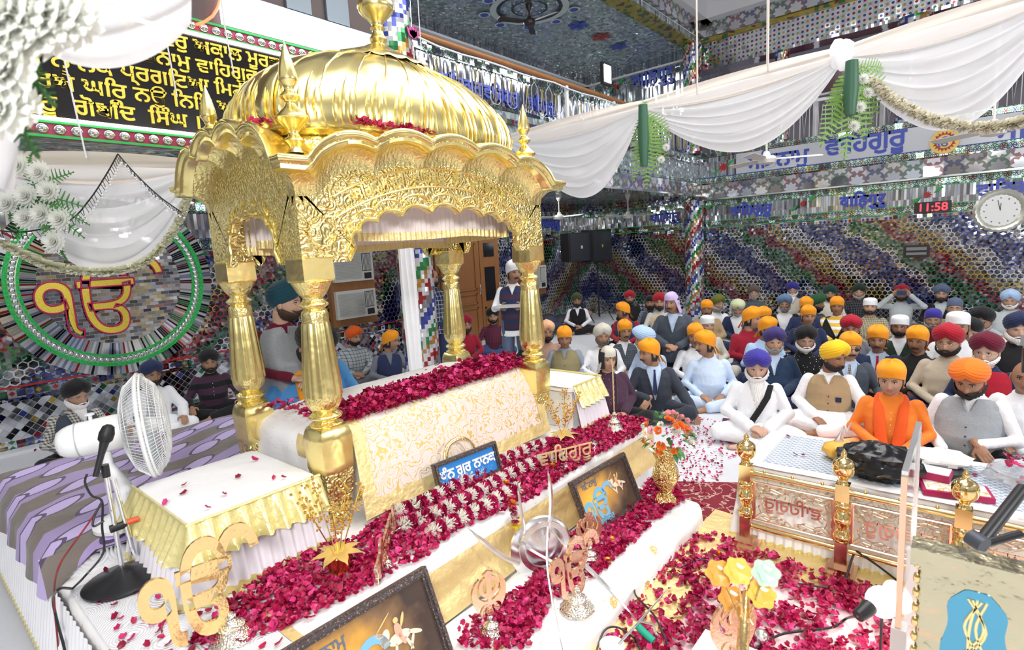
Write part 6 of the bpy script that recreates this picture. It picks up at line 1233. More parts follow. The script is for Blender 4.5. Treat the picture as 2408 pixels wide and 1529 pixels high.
def hand(m, w, d, nb, side):
    w, d, nb = Vector(w), Vector(d).normalized(), Vector(nb); nb = (nb-d*nb.dot(d)).normalized(); lat = d.cross(nb).normalized()*side
    q = Matrix((lat, d, nb)).transposed(); m.sph(w+d*.048, (.040, .050, .016), 14, q); capsule(m, [w-d*.03, w+d*.012], [.027, .025], 10)
    for k, (L, o) in enumerate(((.072, .029), (.082, .010), (.076, -.009), (.060, -.027))):
        b = w+d*.085+lat*o; e1 = (d-nb*.35+lat*o*2).normalized(); e2 = (d-nb*(.9+.15*k)).normalized()
        capsule(m, [b-d*.02, b, b+e1*L*.5, b+e1*L*.5+e2*L*.5], [.0105, .0098, .0088, .0074], 8)
    b = w+d*.025+lat*.032; e1 = (lat*.75+d*.6-nb*.25).normalized(); capsule(m, [b-lat*.012, b+e1*.035, b+e1*.035+(d*.8+lat*.2-nb*.4).normalized()*.03], [.014, .011, .009], 8)
def joints(pose, arms, fat=1.0):
    dz = DZ[pose]; J = {}
    al, ar = arms if isinstance(arms, tuple) else (arms, arms)
    for s, nm in ((1, al), (-1, ar)):
        e_, w, d, nb = ARMS[nm]; mx = lambda v: (v[0]*s, v[1], v[2])
        if nm == 'clasp' and s < 0: w = (w[0]-.02, w[1]-.015, w[2]+.018)
        up = lambda v: (v[0], v[1], v[2]+dz)
        J[s] = dict(sh=(.163*s*fat**.3, .03, .482+dz), el=up(mx(e_)), wr=up(mx(w)), hd=mx(d), hn=mx(nb))
        if pose == 'sit':
            kn = (.34*s, -.24-.03*s, .115); an = (-.09*s, -.335 if s > 0 else -.27, .055); ft = (-1*s, -.25, -.05); hp_ = (.095*s, .03, .10)
        elif pose == 'stand': hp_ = (.09*s, .02, .94); kn = (.10*s, -.0, .51); an = (.10*s, .02, .08); ft = (.15*s, -1, -.1)
        else: hp_ = (.09*s, .02, .50); kn = (.13*s, -.04, .075); an = (.12*s, .36, .07); ft = (0, 1, -.1)
        J[s].update(hp=hp_, kn=kn, an=an, ft=ft)
    J['dz'] = dz; J['head'] = (0, -.03, .715+dz); return J
def torso(m, dz, f, g=0.0, top=.55, hem=.06):
    b = max(1, f); m2 = [(0, .035, hem+dz, .165*f+g, .125*b+g), (0, .025-.02*(f-1), .17+dz, .155*f+g, .118*b*b+g), (0, .015-.02*(f-1), .27+dz, .16*f+g, .122*b*b+g), (0, .02, .38+dz, .172*f**.7+g, .118*b+g), (0, .025, .46+dz, .168*f**.4+g, .10+g), (0, .028, .505+dz, .125+g, .083+g), (0, .026, top-.015+dz, .078+g, .066+g), (0, .022, top+dz, .062+g*.6, .058+g*.6)]
    loft(m, m2)
def headpt(a, p):
    x, y, z = sin(a)*cos(p), -cos(a)*cos(p), sin(p); X, Y, Z = x*.077, y*.095, z*.118; t = max(0, -z)
    X *= 1-.20*t**1.6
    if y > 0: Y *= 1-.42*t
    else: Y *= 1+.05*t-.10*t*t
    if y < .15:
        ax = abs(X); sm = lambda e0, e1, v: (lambda k: k*k*(3-2*k))(min(1, max(0, (v-e0)/(e1-e0)))); d = 0
        d += math.exp(-(X/.0115)**2)*.024*sm(.028, -.026, Z)*(1-sm(-.029, -.043, Z)); d += .008*math.exp(-((ax-.013)/.007)**2-((Z+.030)/.007)**2)
        d -= .010*math.exp(-((ax-.031)/.015)**2-((Z-.012)/.0105)**2); d += .005*math.exp(-((ax-.030)/.022)**2-((Z-.032)/.008)**2)
        d += .006*math.exp(-((ax-.042)/.018)**2-((Z+.022)/.020)**2); d += math.exp(-(X/.024)**2)*(.006*math.exp(-((Z+.0525)/.0042)**2)+.007*math.exp(-((Z+.0640)/.0050)**2)-.003*math.exp(-((Z+.0580)/.0022)**2))
        d += .008*math.exp(-(X/.022)**2-((Z+.090)/.014)**2); Y -= d
    return (X, Y, Z)
_hv = []; _hf = []; NA, NP = 60, 46
for j in range(1, NP):
    for i in range(NA): s = -1+2*i/NA; _hv.append(headpt(pi*math.copysign(abs(s)**1.45, s), -pi/2+pi*j/NP))
_hv += [(0, 0, -.112), (0, 0, .118)]; _hl = []
for j in range(NP-2):
    for i in range(NA): _hf.append((j*NA+i, j*NA+(i+1) % NA, (j+1)*NA+(i+1) % NA, (j+1)*NA+i))
for i in range(NA): _hf.append((len(_hv)-2, (i+1) % NA, i)); _hf.append(((NP-2)*NA+i, (NP-2)*NA+(i+1) % NA, len(_hv)-1))
for f in _hf:
    c = np.mean([_hv[k] for k in f], 0); _hl.append(1 if (c[1] < -.05 and abs(c[0]) < .023-.6*abs(c[2]+.058)*1.0 and -.0705 < c[2] < -.0475) else 0)
for s in (-1, 1):   # ears
    e_ = MB().sph((.0785*s, .008, -.004), (.009, .019, .032), 14, Matrix.Rotation(.25*s, 3, 'Z')).sph((.085*s, .004, -.004), (.004, .009, .018), 10); n = len(_hv); _hv += e_.v; _hf += [tuple(k+n for k in f) for f in e_.f]; _hl += [0]*len(e_.f)
_hv = np.array(_hv); _bc = {}
def head_matrix(J, hy, hp, hr=0, hs=1.0):
    c = Vector(J['head']); piv = Vector((0, .02, J['dz']+.60)); R_ = Euler((radians(-hp), radians(hr), radians(hy)), 'XYZ').to_matrix().to_4x4()
    R_ = Matrix.Rotation(radians(hy), 4, 'Z') @ Matrix.Rotation(radians(hp), 4, 'X') @ Matrix.Rotation(radians(hr), 4, 'Y')
    return Matrix.Translation(piv) @ R_ @ Matrix.Translation(c-piv) @ Matrix.Diagonal((hs*1.09, hs*1.08, hs*1.09, 1))
def body_form(pose, arms, fat, fine):
    k = ('b', pose, arms, fat, fine)
    if k in _bc: return _bc[k]
    J = joints(pose, arms, fat); m = MB(); dz = J['dz']; torso(m, dz, fat*.93, -.012, .56); capsule(m, [(0, .025, .50+dz), (0, -.002, .64+dz)], [.056*fat**.4, .052*fat**.4], 16)
    for s in (1, -1):
        j = J[s]; capsule(m, [j['sh'], j['el'], j['wr']], [.046, .038, .026]); capsule(m, [j['hp'], j['kn'], j['an']], [.075, .052, .035])
        a = Vector(j['an']); d = Vector(j['ft']).normalized(); capsule(m, [a-d*.03-Vector((0, 0, .012)), a+d*.07-Vector((0, 0, .022)), a+d*.15-Vector((0, 0, .028))], [.032, .030, .022], 10)
        lt_ = d.cross(Vector((0, 0, 1))).normalized()
        for q in range(5): b = a+d*(.165-.010*q)-Vector((0, 0, .03))+lt_*(.026-.014*q)*s; capsule(m, [b-d*.03, b+d*.012], [.0125-.0012*q, .010-.001*q], 8)
    co, fc = remesh(m, .010 if fine else .014, 3); V_ = [co]; F_ = list(fc); n = len(co)
    h = MB(); [hand(h, J[s]['wr'], J[s]['hd'], J[s]['hn'], s) for s in (1, -1)]
    c2, f2 = remesh(h, .0042 if fine else .006, 1); V_.append(c2); F_ += [tuple(q+n for q in f) for f in f2]; _bc[k] = (np.concatenate(V_), F_, J); return _bc[k]
def cloth_form(kind, pose, arms, fat, fine, sd=0, **kw):
    k = (kind, pose, arms, fat, fine, sd, tuple(sorted(kw.items())))
    if k in _bc: return _bc[k]
    J = joints(pose, arms, fat); m = MB(); dz = J['dz']; vox = .0085 if fine else .014
    if kind in ('shirt', 'kurta', 'jacket'):
        g = .010 if kind != 'jacket' else .030; torso(m, dz, fat, g, .565 if kind != 'jacket' else .545, .03 if pose == 'sit' else -.06); lo = .012 if kind == 'kurta' else 0
        for s in (1, -1): j = J[s]; e_ = Vector(j['el']); w = Vector(j['wr']); cu = w+(e_-w).normalized()*.02; capsule(m, [j['sh'], e_, cu], [.050+g*.5+lo*.5, .046+g*.5+lo, .034+g*.4+lo*1.6], 14)
        if kind != 'jacket': m.tube([(.060*cos(a)*1.06, .022+.058*sin(a), .572+dz-.012*(sin(a) < 0)*abs(sin(a))) for a in [2*pi*q/20 for q in range(21)]], .013, 8)
        if kind == 'kurta' and pose == 'sit': m.sph((0, -.10, .125), (.27, .20, .085), 20); [capsule(m, [J[s]['hp'], J[s]['kn']], [.105, .078]) for s in (1, -1)]
        if pose == 'stand': loft(m, [(0, .03, dz-.12, .185*fat+g, .125*fat+g), (0, .035, dz+.12, .17*fat+g, .12*fat+g)])
    elif kind == 'vest': torso(m, dz, fat, .024, .552, .02 if pose == 'sit' else -.04); [m.sph(Vector(J[s]['sh'])+Vector((-.030*s, 0, -.01)), (.058, .072, .055), 14) for s in (1, -1)]
    elif kind == 'trousers':
        loft(m, [(0, .04, (.02 if pose == 'sit' else J[1]['hp'][2]-.08), .18*fat, .15*fat), (0, .035, J[1]['hp'][2]+.10, .165*fat, .125*fat)])
        for s in (1, -1): j = J[s]; a = Vector(j['an']); kn = Vector(j['kn']); capsule(m, [j['hp'], kn, a+(kn-a).normalized()*.05], [.105, .080, .062] if pose != 'stand' else [.098, .074, .066], 14)
    co, fc = remesh(m, vox, 3, .010 if kind != 'vest' else .005, 8.5, sd)
    if kind in ('vest', 'jacket'):
        zv = kw.get('zv', .40)+dz; slope = kw.get('sl', .30)
        fr = (co[:, 1] < .02) & (co[:, 2] > zv-.01); lim = .006+np.maximum(co[:, 2]-zv, 0)*slope; nr_ = fr & (abs(abs(co[:, 0])-lim) < vox*.8); co[nr_, 0] = np.sign(co[nr_, 0])*lim[nr_]
        fc = [f for f in fc if not (lambda c: c[1] < .02 and c[2] > zv and abs(c[0]) < .006+(c[2]-zv)*slope)(co[list(f)].mean(0))]
    me = bpy.data.meshes.new(kind); me.from_pydata(co.tolist(), [], fc); me.polygons.foreach_set('use_smooth', [True]*len(me.polygons)); me.materials.append(None); me.update(); _bc[k] = me; return me
def hat_mesh(kind):
    k = ('hat', kind)
    if k in _bc: return _bc[k]
    m = MB(); n, h = 88, (84 if kind == 'turban' else 36)
    for j in range(h+1):
        v = j/h
        for i in range(n):
            a = 2*pi*i/n; c_, s_ = cos(a), sin(a); fr = math.exp(-(min(a, 2*pi-a)/.30)**2); aa = min(a, 2*pi-a)
            if kind == 'turban':
                zr = .012+.040*c_+.022*fr-.006*abs(s_); b = sin(pi*min(1, v*1.02))**.55; pr = (1-v**3.2)**.5
                r = 1.0+.50*b*(1-.45*v)+.0; qd = v*6.5+(3.1 if a < pi else 2.2)*min(1, aa/1.9)**.8; rg = .055*(abs(sin(pi*qd))**.55-.5)*min(1, v*8)*(1-v**5)
                X = .082*s_*(r+rg)*pr; Y = -.098*c_*(r*.98+rg)*pr; Z = zr*(1-v)**.8+(.175*v**.78)+.010*c_*v; m.v.append((X, Y+.010*v, Z))
            elif kind == 'patka':
                zr = .010+.045*c_; pr = (1-v**3.6)**.5; rg = .012*abs(sin(pi*(v*4+aa)))*min(1, v*5)*(1-v**3); m.v.append((.083*s_*(1.05+rg)*pr, -.100*c_*(1.05+rg)*pr+.006, zr*(1-v)+.145*v**.85))
            elif kind == 'cap':
                zr = .020+.030*c_; pr = (1-v**7)**.5; m.v.append((.084*s_*1.05*pr, -.100*c_*1.05*pr+.006, zr*(1-v)+.140*v**.9))
            elif kind == 'scarf':
                low = .05 if aa < .75 else .05-.17*min(1, (aa-.75)/.7); fl = 1.06+.35*max(0, .25-v)*4*min(1, max(0, aa-.7))*.55; pr = (1-v**3)**.5; wv = .03*sin(a*9)*max(0, .5-v); m.v.append((.084*s_*(fl+wv)*pr, -.100*c_*(1.05+.15*max(0, .25-v)*(c_ < 0)*4+wv)*pr+.006, low*(1-v)+.142*v**.8))
            elif kind == 'kerchief':
                zr = .008+.048*c_; pr = (1-v**4.5)**.5; bk = .10*max(0, -c_)*sin(pi*v)**.8; ft_ = 1.06+.10*sin(pi*v); wv = .014*sin(a*7+v*6)*v*(1-v)*2; m.v.append((.083*s_*(ft_+wv)*pr, -.099*c_*(ft_+bk+wv)*pr+.006, zr*(1-v)+.158*v**.85+.012*sin(a*3+1)*v*v))
    for j in range(h):
        for i in range(n): i2 = (i+1) % n; m.f.append((j*n+i, j*n+i2, (j+1)*n+i2, (j+1)*n+i)); m.m.append(0)
    m.f.append(tuple(h*n+i for i in range(n))); m.m.append(0)
    # turned in lower edge
    b = len(m.v); m.v += [(x*.90, y*.90, z-.004) for x, y, z in m.v[:n]]
    for i in range(n): i2 = (i+1) % n; m.f.append((b+i, b+i2, i2, i)); m.m.append(0)
    if kind == 'kerchief':
        m.sph((0, .112, -.012), (.022, .018, .016), 10)
        for s in (-1, 1): m.grid(lambda u, v: Vector((s*(.010+.035*v)+(u-.5)*.045*(.4+v), .115+.035*v, -.015-.10*v+.01*sin(u*6))), 5, 8)
    me = m.mesh(kind); me.materials.append(None); _bc[k] = me; return me
def beard_mesh(kind):
    k = ('beard', kind)
    if k in _bc: return _bc[k]
    m = MB(); L, T, top = {'stubble': (.002, .003, -.056), 'short': (.008, .010, -.060), 'full': (.030, .020, -.058), 'long': (.125, .022, -.058), 'flow': (.23, .026, -.058)}[kind]; nu, nv = 60, 26; A = radians(104)
    for j in range(nv+1):
        v = j/nv
        for i in range(nu+1):
            u = -1+2*i/nu; a = u*A; cc = cos(a*.86); ztop = -.064+.062*abs(u)**1.7+.006*(abs(u) > .3)*0; zb = -.108-L*max(0, cc)**1.6; zz = ztop+(zb-ztop)*v
            zc = max(zz, -.108); p = math.asin(max(-1, min(.9, zc/.118))); X, Y, Z = headpt(a, p*.93)
            th = T*sin(pi*min(1, v*.9+.06))**.6*(1-.45*abs(u)**3)+.0025; ex = max(0, -.108-zz); tp = 1-.62*(ex/(L+.001))**1.5 if L > .05 else 1-.5*v*v
            X = X*(1+.16*min(1, v*3)*(1-.5*v))*(tp if ex > 0 else 1); g = .0035*sin(u*46+4*sin(v*7))*min(1, v*4)*(1+ (2 if L > .1 else 0)*v)
            d = Vector((sin(a), -cos(a), 0)); fw = -.34*ex if L > .05 else 0
            m.v.append((X+d.x*(th+g), Y*(1-(.30*v*v if L < .05 else 0))+d.y*(th+g)+fw, zz-.004*abs(g)*60*.05))
    w = nu+1
    for j in range(nv):
        for i in range(nu): m.f.append((j*w+i, j*w+i+1, (j+1)*w+i+1, (j+1)*w+i)); m.m.append(0)
    b = len(m.v); m.v += [(x*.4, .01-.3*(L > .05)*max(0, -z-.108), max(z, -.108-L*.6)+.01) for x, y, z in m.v[nv*w:nv*w+w]]
    for i in range(nu): m.f.append((nv*w+i, nv*w+i+1, b+i+1, b+i)); m.m.append(0)
    me = m.mesh('beard'); me.materials.append(None); _bc[k] = me; return me
def small_mesh(kind):
    k = ('small', kind)
    if k in _bc: return _bc[k]
    m = MB()
    if kind == 'eyes':
        for s in (-1, 1): m.sph((.031*s, -.0745, .0115), (.0128, .0112, .0060), 14, m=0); m.sph((.031*s, -.0812, .0112), (.0058, .0050, .0058), 10, m=1)
    elif kind == 'lids':
        for s in (-1, 1): m.tube([(.016*s, -.0835, .0150), (.024*s, -.0865, .0195), (.033*s, -.0860, .0205), (.042*s, -.0800, .0170), (.046*s, -.0745, .0120)], [.0018, .0026, .0026, .0024, .0015], 6)
    elif kind == 'brows':
        for s in (-1, 1): m.tube([(.013*s, -.0915, .0300), (.025*s, -.0915, .0345), (.038*s, -.0850, .0345), (.049*s, -.0740, .0270)], [.0030, .0040, .0034, .0012], 6, flat=.7)
    elif kind == 'moustache':
        for s in (-1, 1): m.tube([(.0, -.1010, -.0425), (.010*s, -.1010, -.0440), (.022*s, -.0945, -.0480), (.033*s, -.0850, -.0530), (.038*s, -.0800, -.0560)], [.0050, .0068, .0066, .0042, .0015], 8)
    elif kind == 'moustache_up':
        for s in (-1, 1): m.tube([(.0, -.1010, -.0425), (.012*s, -.1020, -.0450), (.028*s, -.0960, -.0490), (.044*s, -.0830, -.0430), (.056*s, -.0700, -.0320)], [.0060, .0085, .0085, .0060, .0020], 8)
    elif kind == 'glasses':
        for s in (-1, 1): m.tube([(.031*s+.0205*cos(a), -.0955+.004*abs(cos(a)), .0085+.0155*sin(a)) for a in [2*pi*q/18 for q in range(19)]], .0013, 5); m.tube([(.051*s, -.092, .010), (.074*s, -.065, .012), (.080*s, .0, .010)], .0013, 5)
        m.tube([(-.011, -.098, .010), (0, -.101, .013), (.011, -.098, .010)], .0013, 5)
    elif kind == 'shades':
        for s in (-1, 1): m.sph((.031*s, -.0945, .008), (.0245, .005, .0165), 16); m.tube([(.051*s, -.092, .012), (.074*s, -.065, .014), (.080*s, .0, .010)], .0025, 5)
        m.tube([(-.012, -.098, .014), (.012, -.098, .014)], .002, 5)
    elif kind == 'hair':
        m.grid(lambda u, v: (lambda a: Vector((sin(a)*.0825*(1-.10*v), -cos(a)*.101*(1-.16*v*v), .06-.125*v+.028*max(0, 1-abs(u-.5)*2.2)*-1*v)))(radians(74+212*u)), 30, 10)
    elif kind == 'bob':
        m.grid(lambda u, v: (lambda a: Vector((sin(a)*(.088+.010*sin(pi*v)), -cos(a)*(.103+.008*sin(pi*v)), .10-.175*v)))(radians(42+276*u)), 44, 12); m.grid(lambda u, v: Vector(((u-.5)*.13, -.088-.010*cos((u-.5)*2.4)+.03*abs(u-.5)*1.6, .085-.040*v*(1-.2*sin(u*9)))), 20, 5)
    me = m.mesh(kind); me.materials.append(None)
    if kind == 'eyes': me.materials.append(None)
    _bc[k] = me; return me
SK = {1: (.30, .155, .09), 2: (.38, .21, .13), 3: (.47, .28, .185), 4: (.56, .36, .26), 0: (.22, .11, .065)}
def skin(i):
    k = ('skin', i)
    if k not in _mc: t = NT('skin_%d' % i); o = t.obj(); c = SK[i]; t.p(col=t.mix(t.m('MULTIPLY', t.noise(o, 22, 3.0), .45), c, (c[0]*.84, c[1]*.72, c[2]*.70)), ro=.48, sp=.4, sss=.06); t.bump(t.noise(o, 120, 2.0), .12, .002); _mc[k] = t.mat; l = plain('lips_%d' % i, (c[0]*.86, c[1]*.55, c[2]*.55), .4); _mc[('lip', i)] = l
    return _mc[k], _mc[('lip', i)]
HC = {'black': (.010, .009, .010), 'grey': (.30, .29, .28), 'white': (.72, .71, .69), 'dgrey': (.10, .095, .09), 'brown': (.04, .02, .012)}
def hairm(c):
    k = ('hair', c)
    if k not in _mc: t = NT('hair_'+c); o = t.obj(); t.p(col=t.mix(t.noise(t.vm('MULTIPLY', o, (1, 1, .25)), 150, 2.0), HC[c], tuple(min(1, q*1.5+.01) for q in HC[c])), ro=.75); t.bump(t.noise(t.vm('MULTIPLY', o, (1, 1, .2)), 170, 2.0), .6, .003); _mc[k] = t.mat
    return _mc[k]
CC = dict(orange=(.90, .33, .015), dorange=(.88, .20, .02), deeporange=(.82, .12, .012), peach=(.88, .50, .28), black=(.012, .012, .014), navy=(.02, .03, .085), midblue=(.045, .035, .30), violet=(.05, .035, .16), ltblue=(.42, .58, .82), teal=(.01, .06, .09), green=(.02, .08, .03), dgreen=(.008, .05, .035), olive=(.14, .15, .02), dolive=(.06, .07, .03), red=(.42, .012, .03), maroon=(.13, .006, .025), mred=(.30, .01, .03), cream=(.62, .58, .50), ltgreen=(.62, .68, .42), brown=(.13, .09, .08), greyblue=(.12, .20, .33), steel=(.10, .13, .22), white=(.84, .85, .88), yellow=(.90, .55, .02), lavender=(.58, .48, .80), tan=(.38, .27, .15), beige=(.55, .47, .36), grey=(.17, .18, .21), skyshirt=(.50, .62, .82), blueshirt=(.10, .34, .72), suit=(.035, .042, .06), dsuit=(.03, .035, .045), khaki=(.25, .21, .11), pinkbeige=(.50, .30, .23), slate=(.06, .075, .10), ltgrey=(.48, .52, .54), track=(.56, .68, .86), robe=(.85, .22, .03), robe2=(.78, .10, .015), dhoti=(.88, .40, .14), deepgreen=(.02, .035, .025), jeans=(.04, .08, .20), salmon=(.75, .38, .26), tyel=(.80, .50, .06), plum=(.06, .025, .05), navycoat=(.015, .035, .08))
def cm(c):
    if isinstance(c, tuple) and isinstance(c[0], str): return cloth('fabric_'+c[0]+'_'+c[1], CC[c[0]], .45, .85, c[1], CC[c[2]], c[3] if len(c) > 3 else 1.0)
    return cloth('fabric_'+c, CC[c], .5)
def slot(o, *ms):
    for i, m_ in enumerate(ms): o.material_slots[i].link = 'OBJECT'; o.material_slots[i].material = m_
    return o
PN = [0]; NEED_FINE = True
def person(px, py, label, hat=('turban', 'black'), beard=None, top='white', over=None, bot='navy', sk=2, w=0, hy=0, hp=6, hr=0, pose='sit', arms='clasp', fat=1.0, z=None, fine=False, gl=None, mo=None, hc='black', zoff=0, sc=1.0, tie=None, kurta=False, zv=.40, sl=.30, group=None, pos=None, bro=None, cat='person', ret=False):
    PN[0] += 1; sd = PN[0] % 3; J0 = joints(pose, arms, fat); hz_ = J0['head'][2]*sc+zoff
    p = Vector(pos) if pos else atz(px, py, hz_)
    rz = atan2(-p.x, p.y)+radians(w); hx = Vector((sin(rz), -cos(rz), 0))*(-J0['head'][1])*sc
    t = thing('person', label, cat, (p.x-hx.x, p.y-hx.y, zoff), rz, group); t.scale = (sc, sc, sc)
    co, fc, J = body_form(pose, arms, fat, fine); HM = head_matrix(J, hy, hp, hr); A = np.array(HM); hv = _hv @ A[:3, :3].T+A[:3, 3]; n = len(co)
    me = bpy.data.meshes.new('body'); me.from_pydata(np.concatenate([co, hv]).tolist(), [], fc+[tuple(k+n for k in f) for f in _hf]); me.polygons.foreach_set('use_smooth', [True]*len(me.polygons)); me.polygons.foreach_set('material_index', [0]*len(fc)+_hl)
    for q in skin(sk): me.materials.append(q)
    me.update(); link('body', me, t)
    H_ = lambda nm, me_, *ms: slot(link(nm, me_, t, HM), *ms)
    H_('eyes', small_mesh('eyes'), plain('eye_white', (.62, .58, .55), .25), plain('iris', (.02, .010, .006), .15)); H_('eyelids', small_mesh('lids'), plain('lid_line', (.05, .03, .025), .6)); H_('eyebrows', small_mesh('brows'), hairm(bro or (hc if hc != 'white' else 'grey')))
    if hat:
        nm = {'turban': 'turban', 'kerchief': 'kerchief', 'cap': 'cap', 'patka': 'head_cloth', 'scarf': 'head_scarf'}[hat[0]]; o = H_(nm, hat_mesh(hat[0]), cm(hat[1]))
        if hat[0] != 'turban' or not beard: H_('hair', small_mesh('hair'), hairm('black' if hc in ('white',) and not beard else hc))
    if beard: H_('beard', beard_mesh(beard), hairm(hc))
    if mo or beard: H_('moustache', small_mesh('moustache_up' if mo == 'up' else 'moustache'), hairm(hc if mo != 'black' else 'black'))
    if gl: H_('glasses' if gl != 'shades' else 'sunglasses', small_mesh('glasses' if gl != 'shades' else 'shades'), M_black if gl in ('shades', 'dark') else plain('wire_frame', (.30, .26, .22), .3, .8))
    tk = 'kurta' if kurta else 'shirt'; slot(link(tk, cloth_form(tk, pose, arms, fat, fine, sd), t), cm(top)); slot(link('trousers', cloth_form('trousers', pose, arms, fat, fine, sd), t), cm(bot))
    dz = J['dz']
    if over:
        k_, c_ = over; slot(link('waistcoat' if k_ == 'vest' else 'jacket', cloth_form(k_, pose, arms, fat, fine, sd, zv=zv, sl=sl), t), cm(c_))
        if fine:
            zv_ = (zv+dz); cme = cloth_form(k_, pose, arms, fat, fine, sd, zv=zv, sl=sl); cc = np.empty(len(cme.vertices)*3); cme.vertices.foreach_get('co', cc); cc = cc.reshape(-1, 3); fr_ = cc[cc[:, 1] < .03]
            def edge_(z_, s_):
                x_ = s_*(.010+(z_-zv_)*sl); i_ = np.argmin((fr_[:, 0]-x_)**2+(fr_[:, 2]-z_)**2); return Vector((x_, fr_[i_][1]-.003, z_))
            top_ = .535+dz; zs = [zv_+.005+(top_-zv_-.005)*q/7 for q in range(8)]
            for s_ in (-1, 1): pp = [edge_(z_, s_) for z_ in zs]+[Vector((s_*.066, .03, .552+dz)), Vector((s_*.04, .075, .558+dz))]; MB().tube(pp, [.006]+[(.010 if k_ == 'vest' else .006+.016*sin(pi*min(1, q/7))) for q in range(1, 8)]+[.012, .008], 8, flat=.45).build('collar' if k_ == 'vest' else 'lapel', cm(c_), t)
        if k_ == 'vest' and fine:
            m = MB(); [m.sph((.0, .025-.145*fat**2+.02*abs(q-2)*.3-.004, .15+.07*q), .007, 8) for q in range(4)]; m.build('buttons', plain('dark_button', (.05, .035, .03), .4), t)
    if fine and not tie:
        m = MB(); [m.sph((0, -.075-.062*fat**1.5*min(1, (5-q)/2.5), .30+.05*q+dz), .0045, 8) for q in range(4)]
        if not over: m.build('shirt_buttons', plain('pale_button', (.7, .68, .62), .4), t)
    if tie: MB().prism([(-.012, .545), (.012, .545), (.010, .52), (.026, .30), (0, .27), (-.026, .30), (-.010, .52)], lambda u, v, ww: (u, -.052-.066*min(1, max(0, (.55-v)/.17))**.7-.018-ww*.5*0-ww, v+dz), .006).build('necktie', cm(tie), t, smooth=False)
    return (t, HM, J)
def extra(t, fn, name, mat): m = MB(); fn(m); return m.build(name, mat, t)
# ---- front row
P_ = person
a = P_(1537, 832, 'man in dark suit and orange kerchief turning left with his hand held out', ('kerchief', 'orange'), None, 'skyshirt', ('jacket', 'suit'), 'suit', 2, 5, -58, 4, mo='black', arms=('floor', 'talk'), fine=True, tie='navy', zv=.22, sl=.24)
a = P_(1428, 845, 'person in cream headscarf and dark zipped jacket over a polka dot shirt', ('scarf', 'cream'), None, ('plum', 'dots', 'cream'), ('jacket', 'plum'), 'black', 3, 14, 4, 4, fat=1.22, fine=True, zv=.08, sl=.16, arms='lap'); slot(link('bob_hair', small_mesh('bob'), a[0], a[1] @ Matrix.Diagonal((.93, .97, .95, 1))), hairm('black'))
P_(1668, 812, 'man in pale blue tracksuit and orange kerchief looking left', ('kerchief', 'orange'), None, 'track', None, 'track', 2, 8, -62, 2, mo='black', arms='lap', fat=1.12, fine=True)
a = P_(1780, 862, 'old man with long white beard in white robe and royal blue turban', ('turban', 'midblue'), 'flow', 'white', None, 'white', 4, 2, 0, 10, hc='white', kurta=True, fine=True, fat=1.05)
MB().tube([(.12, -.02, .535), (.085, -.115, .44), (.02, -.155, .33), (-.06, -.175, .20), (-.11, -.18, .13)], [.026, .030, .030, .030, .026], 10, flat=.25).build('black_sash', cm('black'), a[0])
a = P_(1950, 842, 'man in yellow turban and tan waistcoat over white kurta looking right', ('turban', 'yellow'), 'short', 'white', ('vest', 'tan'), 'white', 1, 0, 42, 6, arms=('knees', 'lap'), kurta=True, fine=True, fat=1.1, zv=.47, sl=.5)
MB().cbox((.085, -.142, .33), (.05, .008, .045)).build('pocket_square', cm('navy'), a[0], smooth=False)
a = P_(2098, 890, 'man in orange robes and orange head cloth seated in the front row', ('kerchief', 'orange'), None, 'robe', None, 'dhoti', 3, 0, -6, 10, kurta=False, fine=True, fat=1.08)
for s in (-1, 1): MB().tube([(.075*s, .075, .555), (.088*s, .0, .545), (.085*s, -.085, .47), (.075*s, -.145, .36), (.060*s, -.165, .24), (.045*s, -.20, .16)], [.028, .032, .036, .040, .042, .040], 12, flat=.35).build('orange_stole', cm('robe2'), a[0])
MB().sph((0, -.099, .052), (.005, .003, .008), 8).build('forehead_mark', plain('saffron_mark', (.8, .25, .02), .6), a[0]).matrix_local = a[1]
a = P_(2285, 885, 'man in bright orange turban, black beard and grey tweed waistcoat', ('turban', 'dorange'), 'full', 'white', ('vest', ('grey', 'tweed', 'ltgrey')), 'black', 2, -6, -4, 22, arms=('talk', 'lap'), mo='up', fine=True, fat=1.2, zv=.46, sl=.4, sc=1.05)
MB().tube([Vector(a[2][1]['wr'])+Vector((.024*cos(q), .0, .024*sin(q))) for q in [2*pi*i/12 for i in range(13)]], .007, 6).build('wristwatch', M_black, a[0])
P_(2405, 885, 'person in white shirt cut off by the right edge of the photo', None, None, 'white', None, 'ltgrey', 2, -20, 20, 5, fine=True)
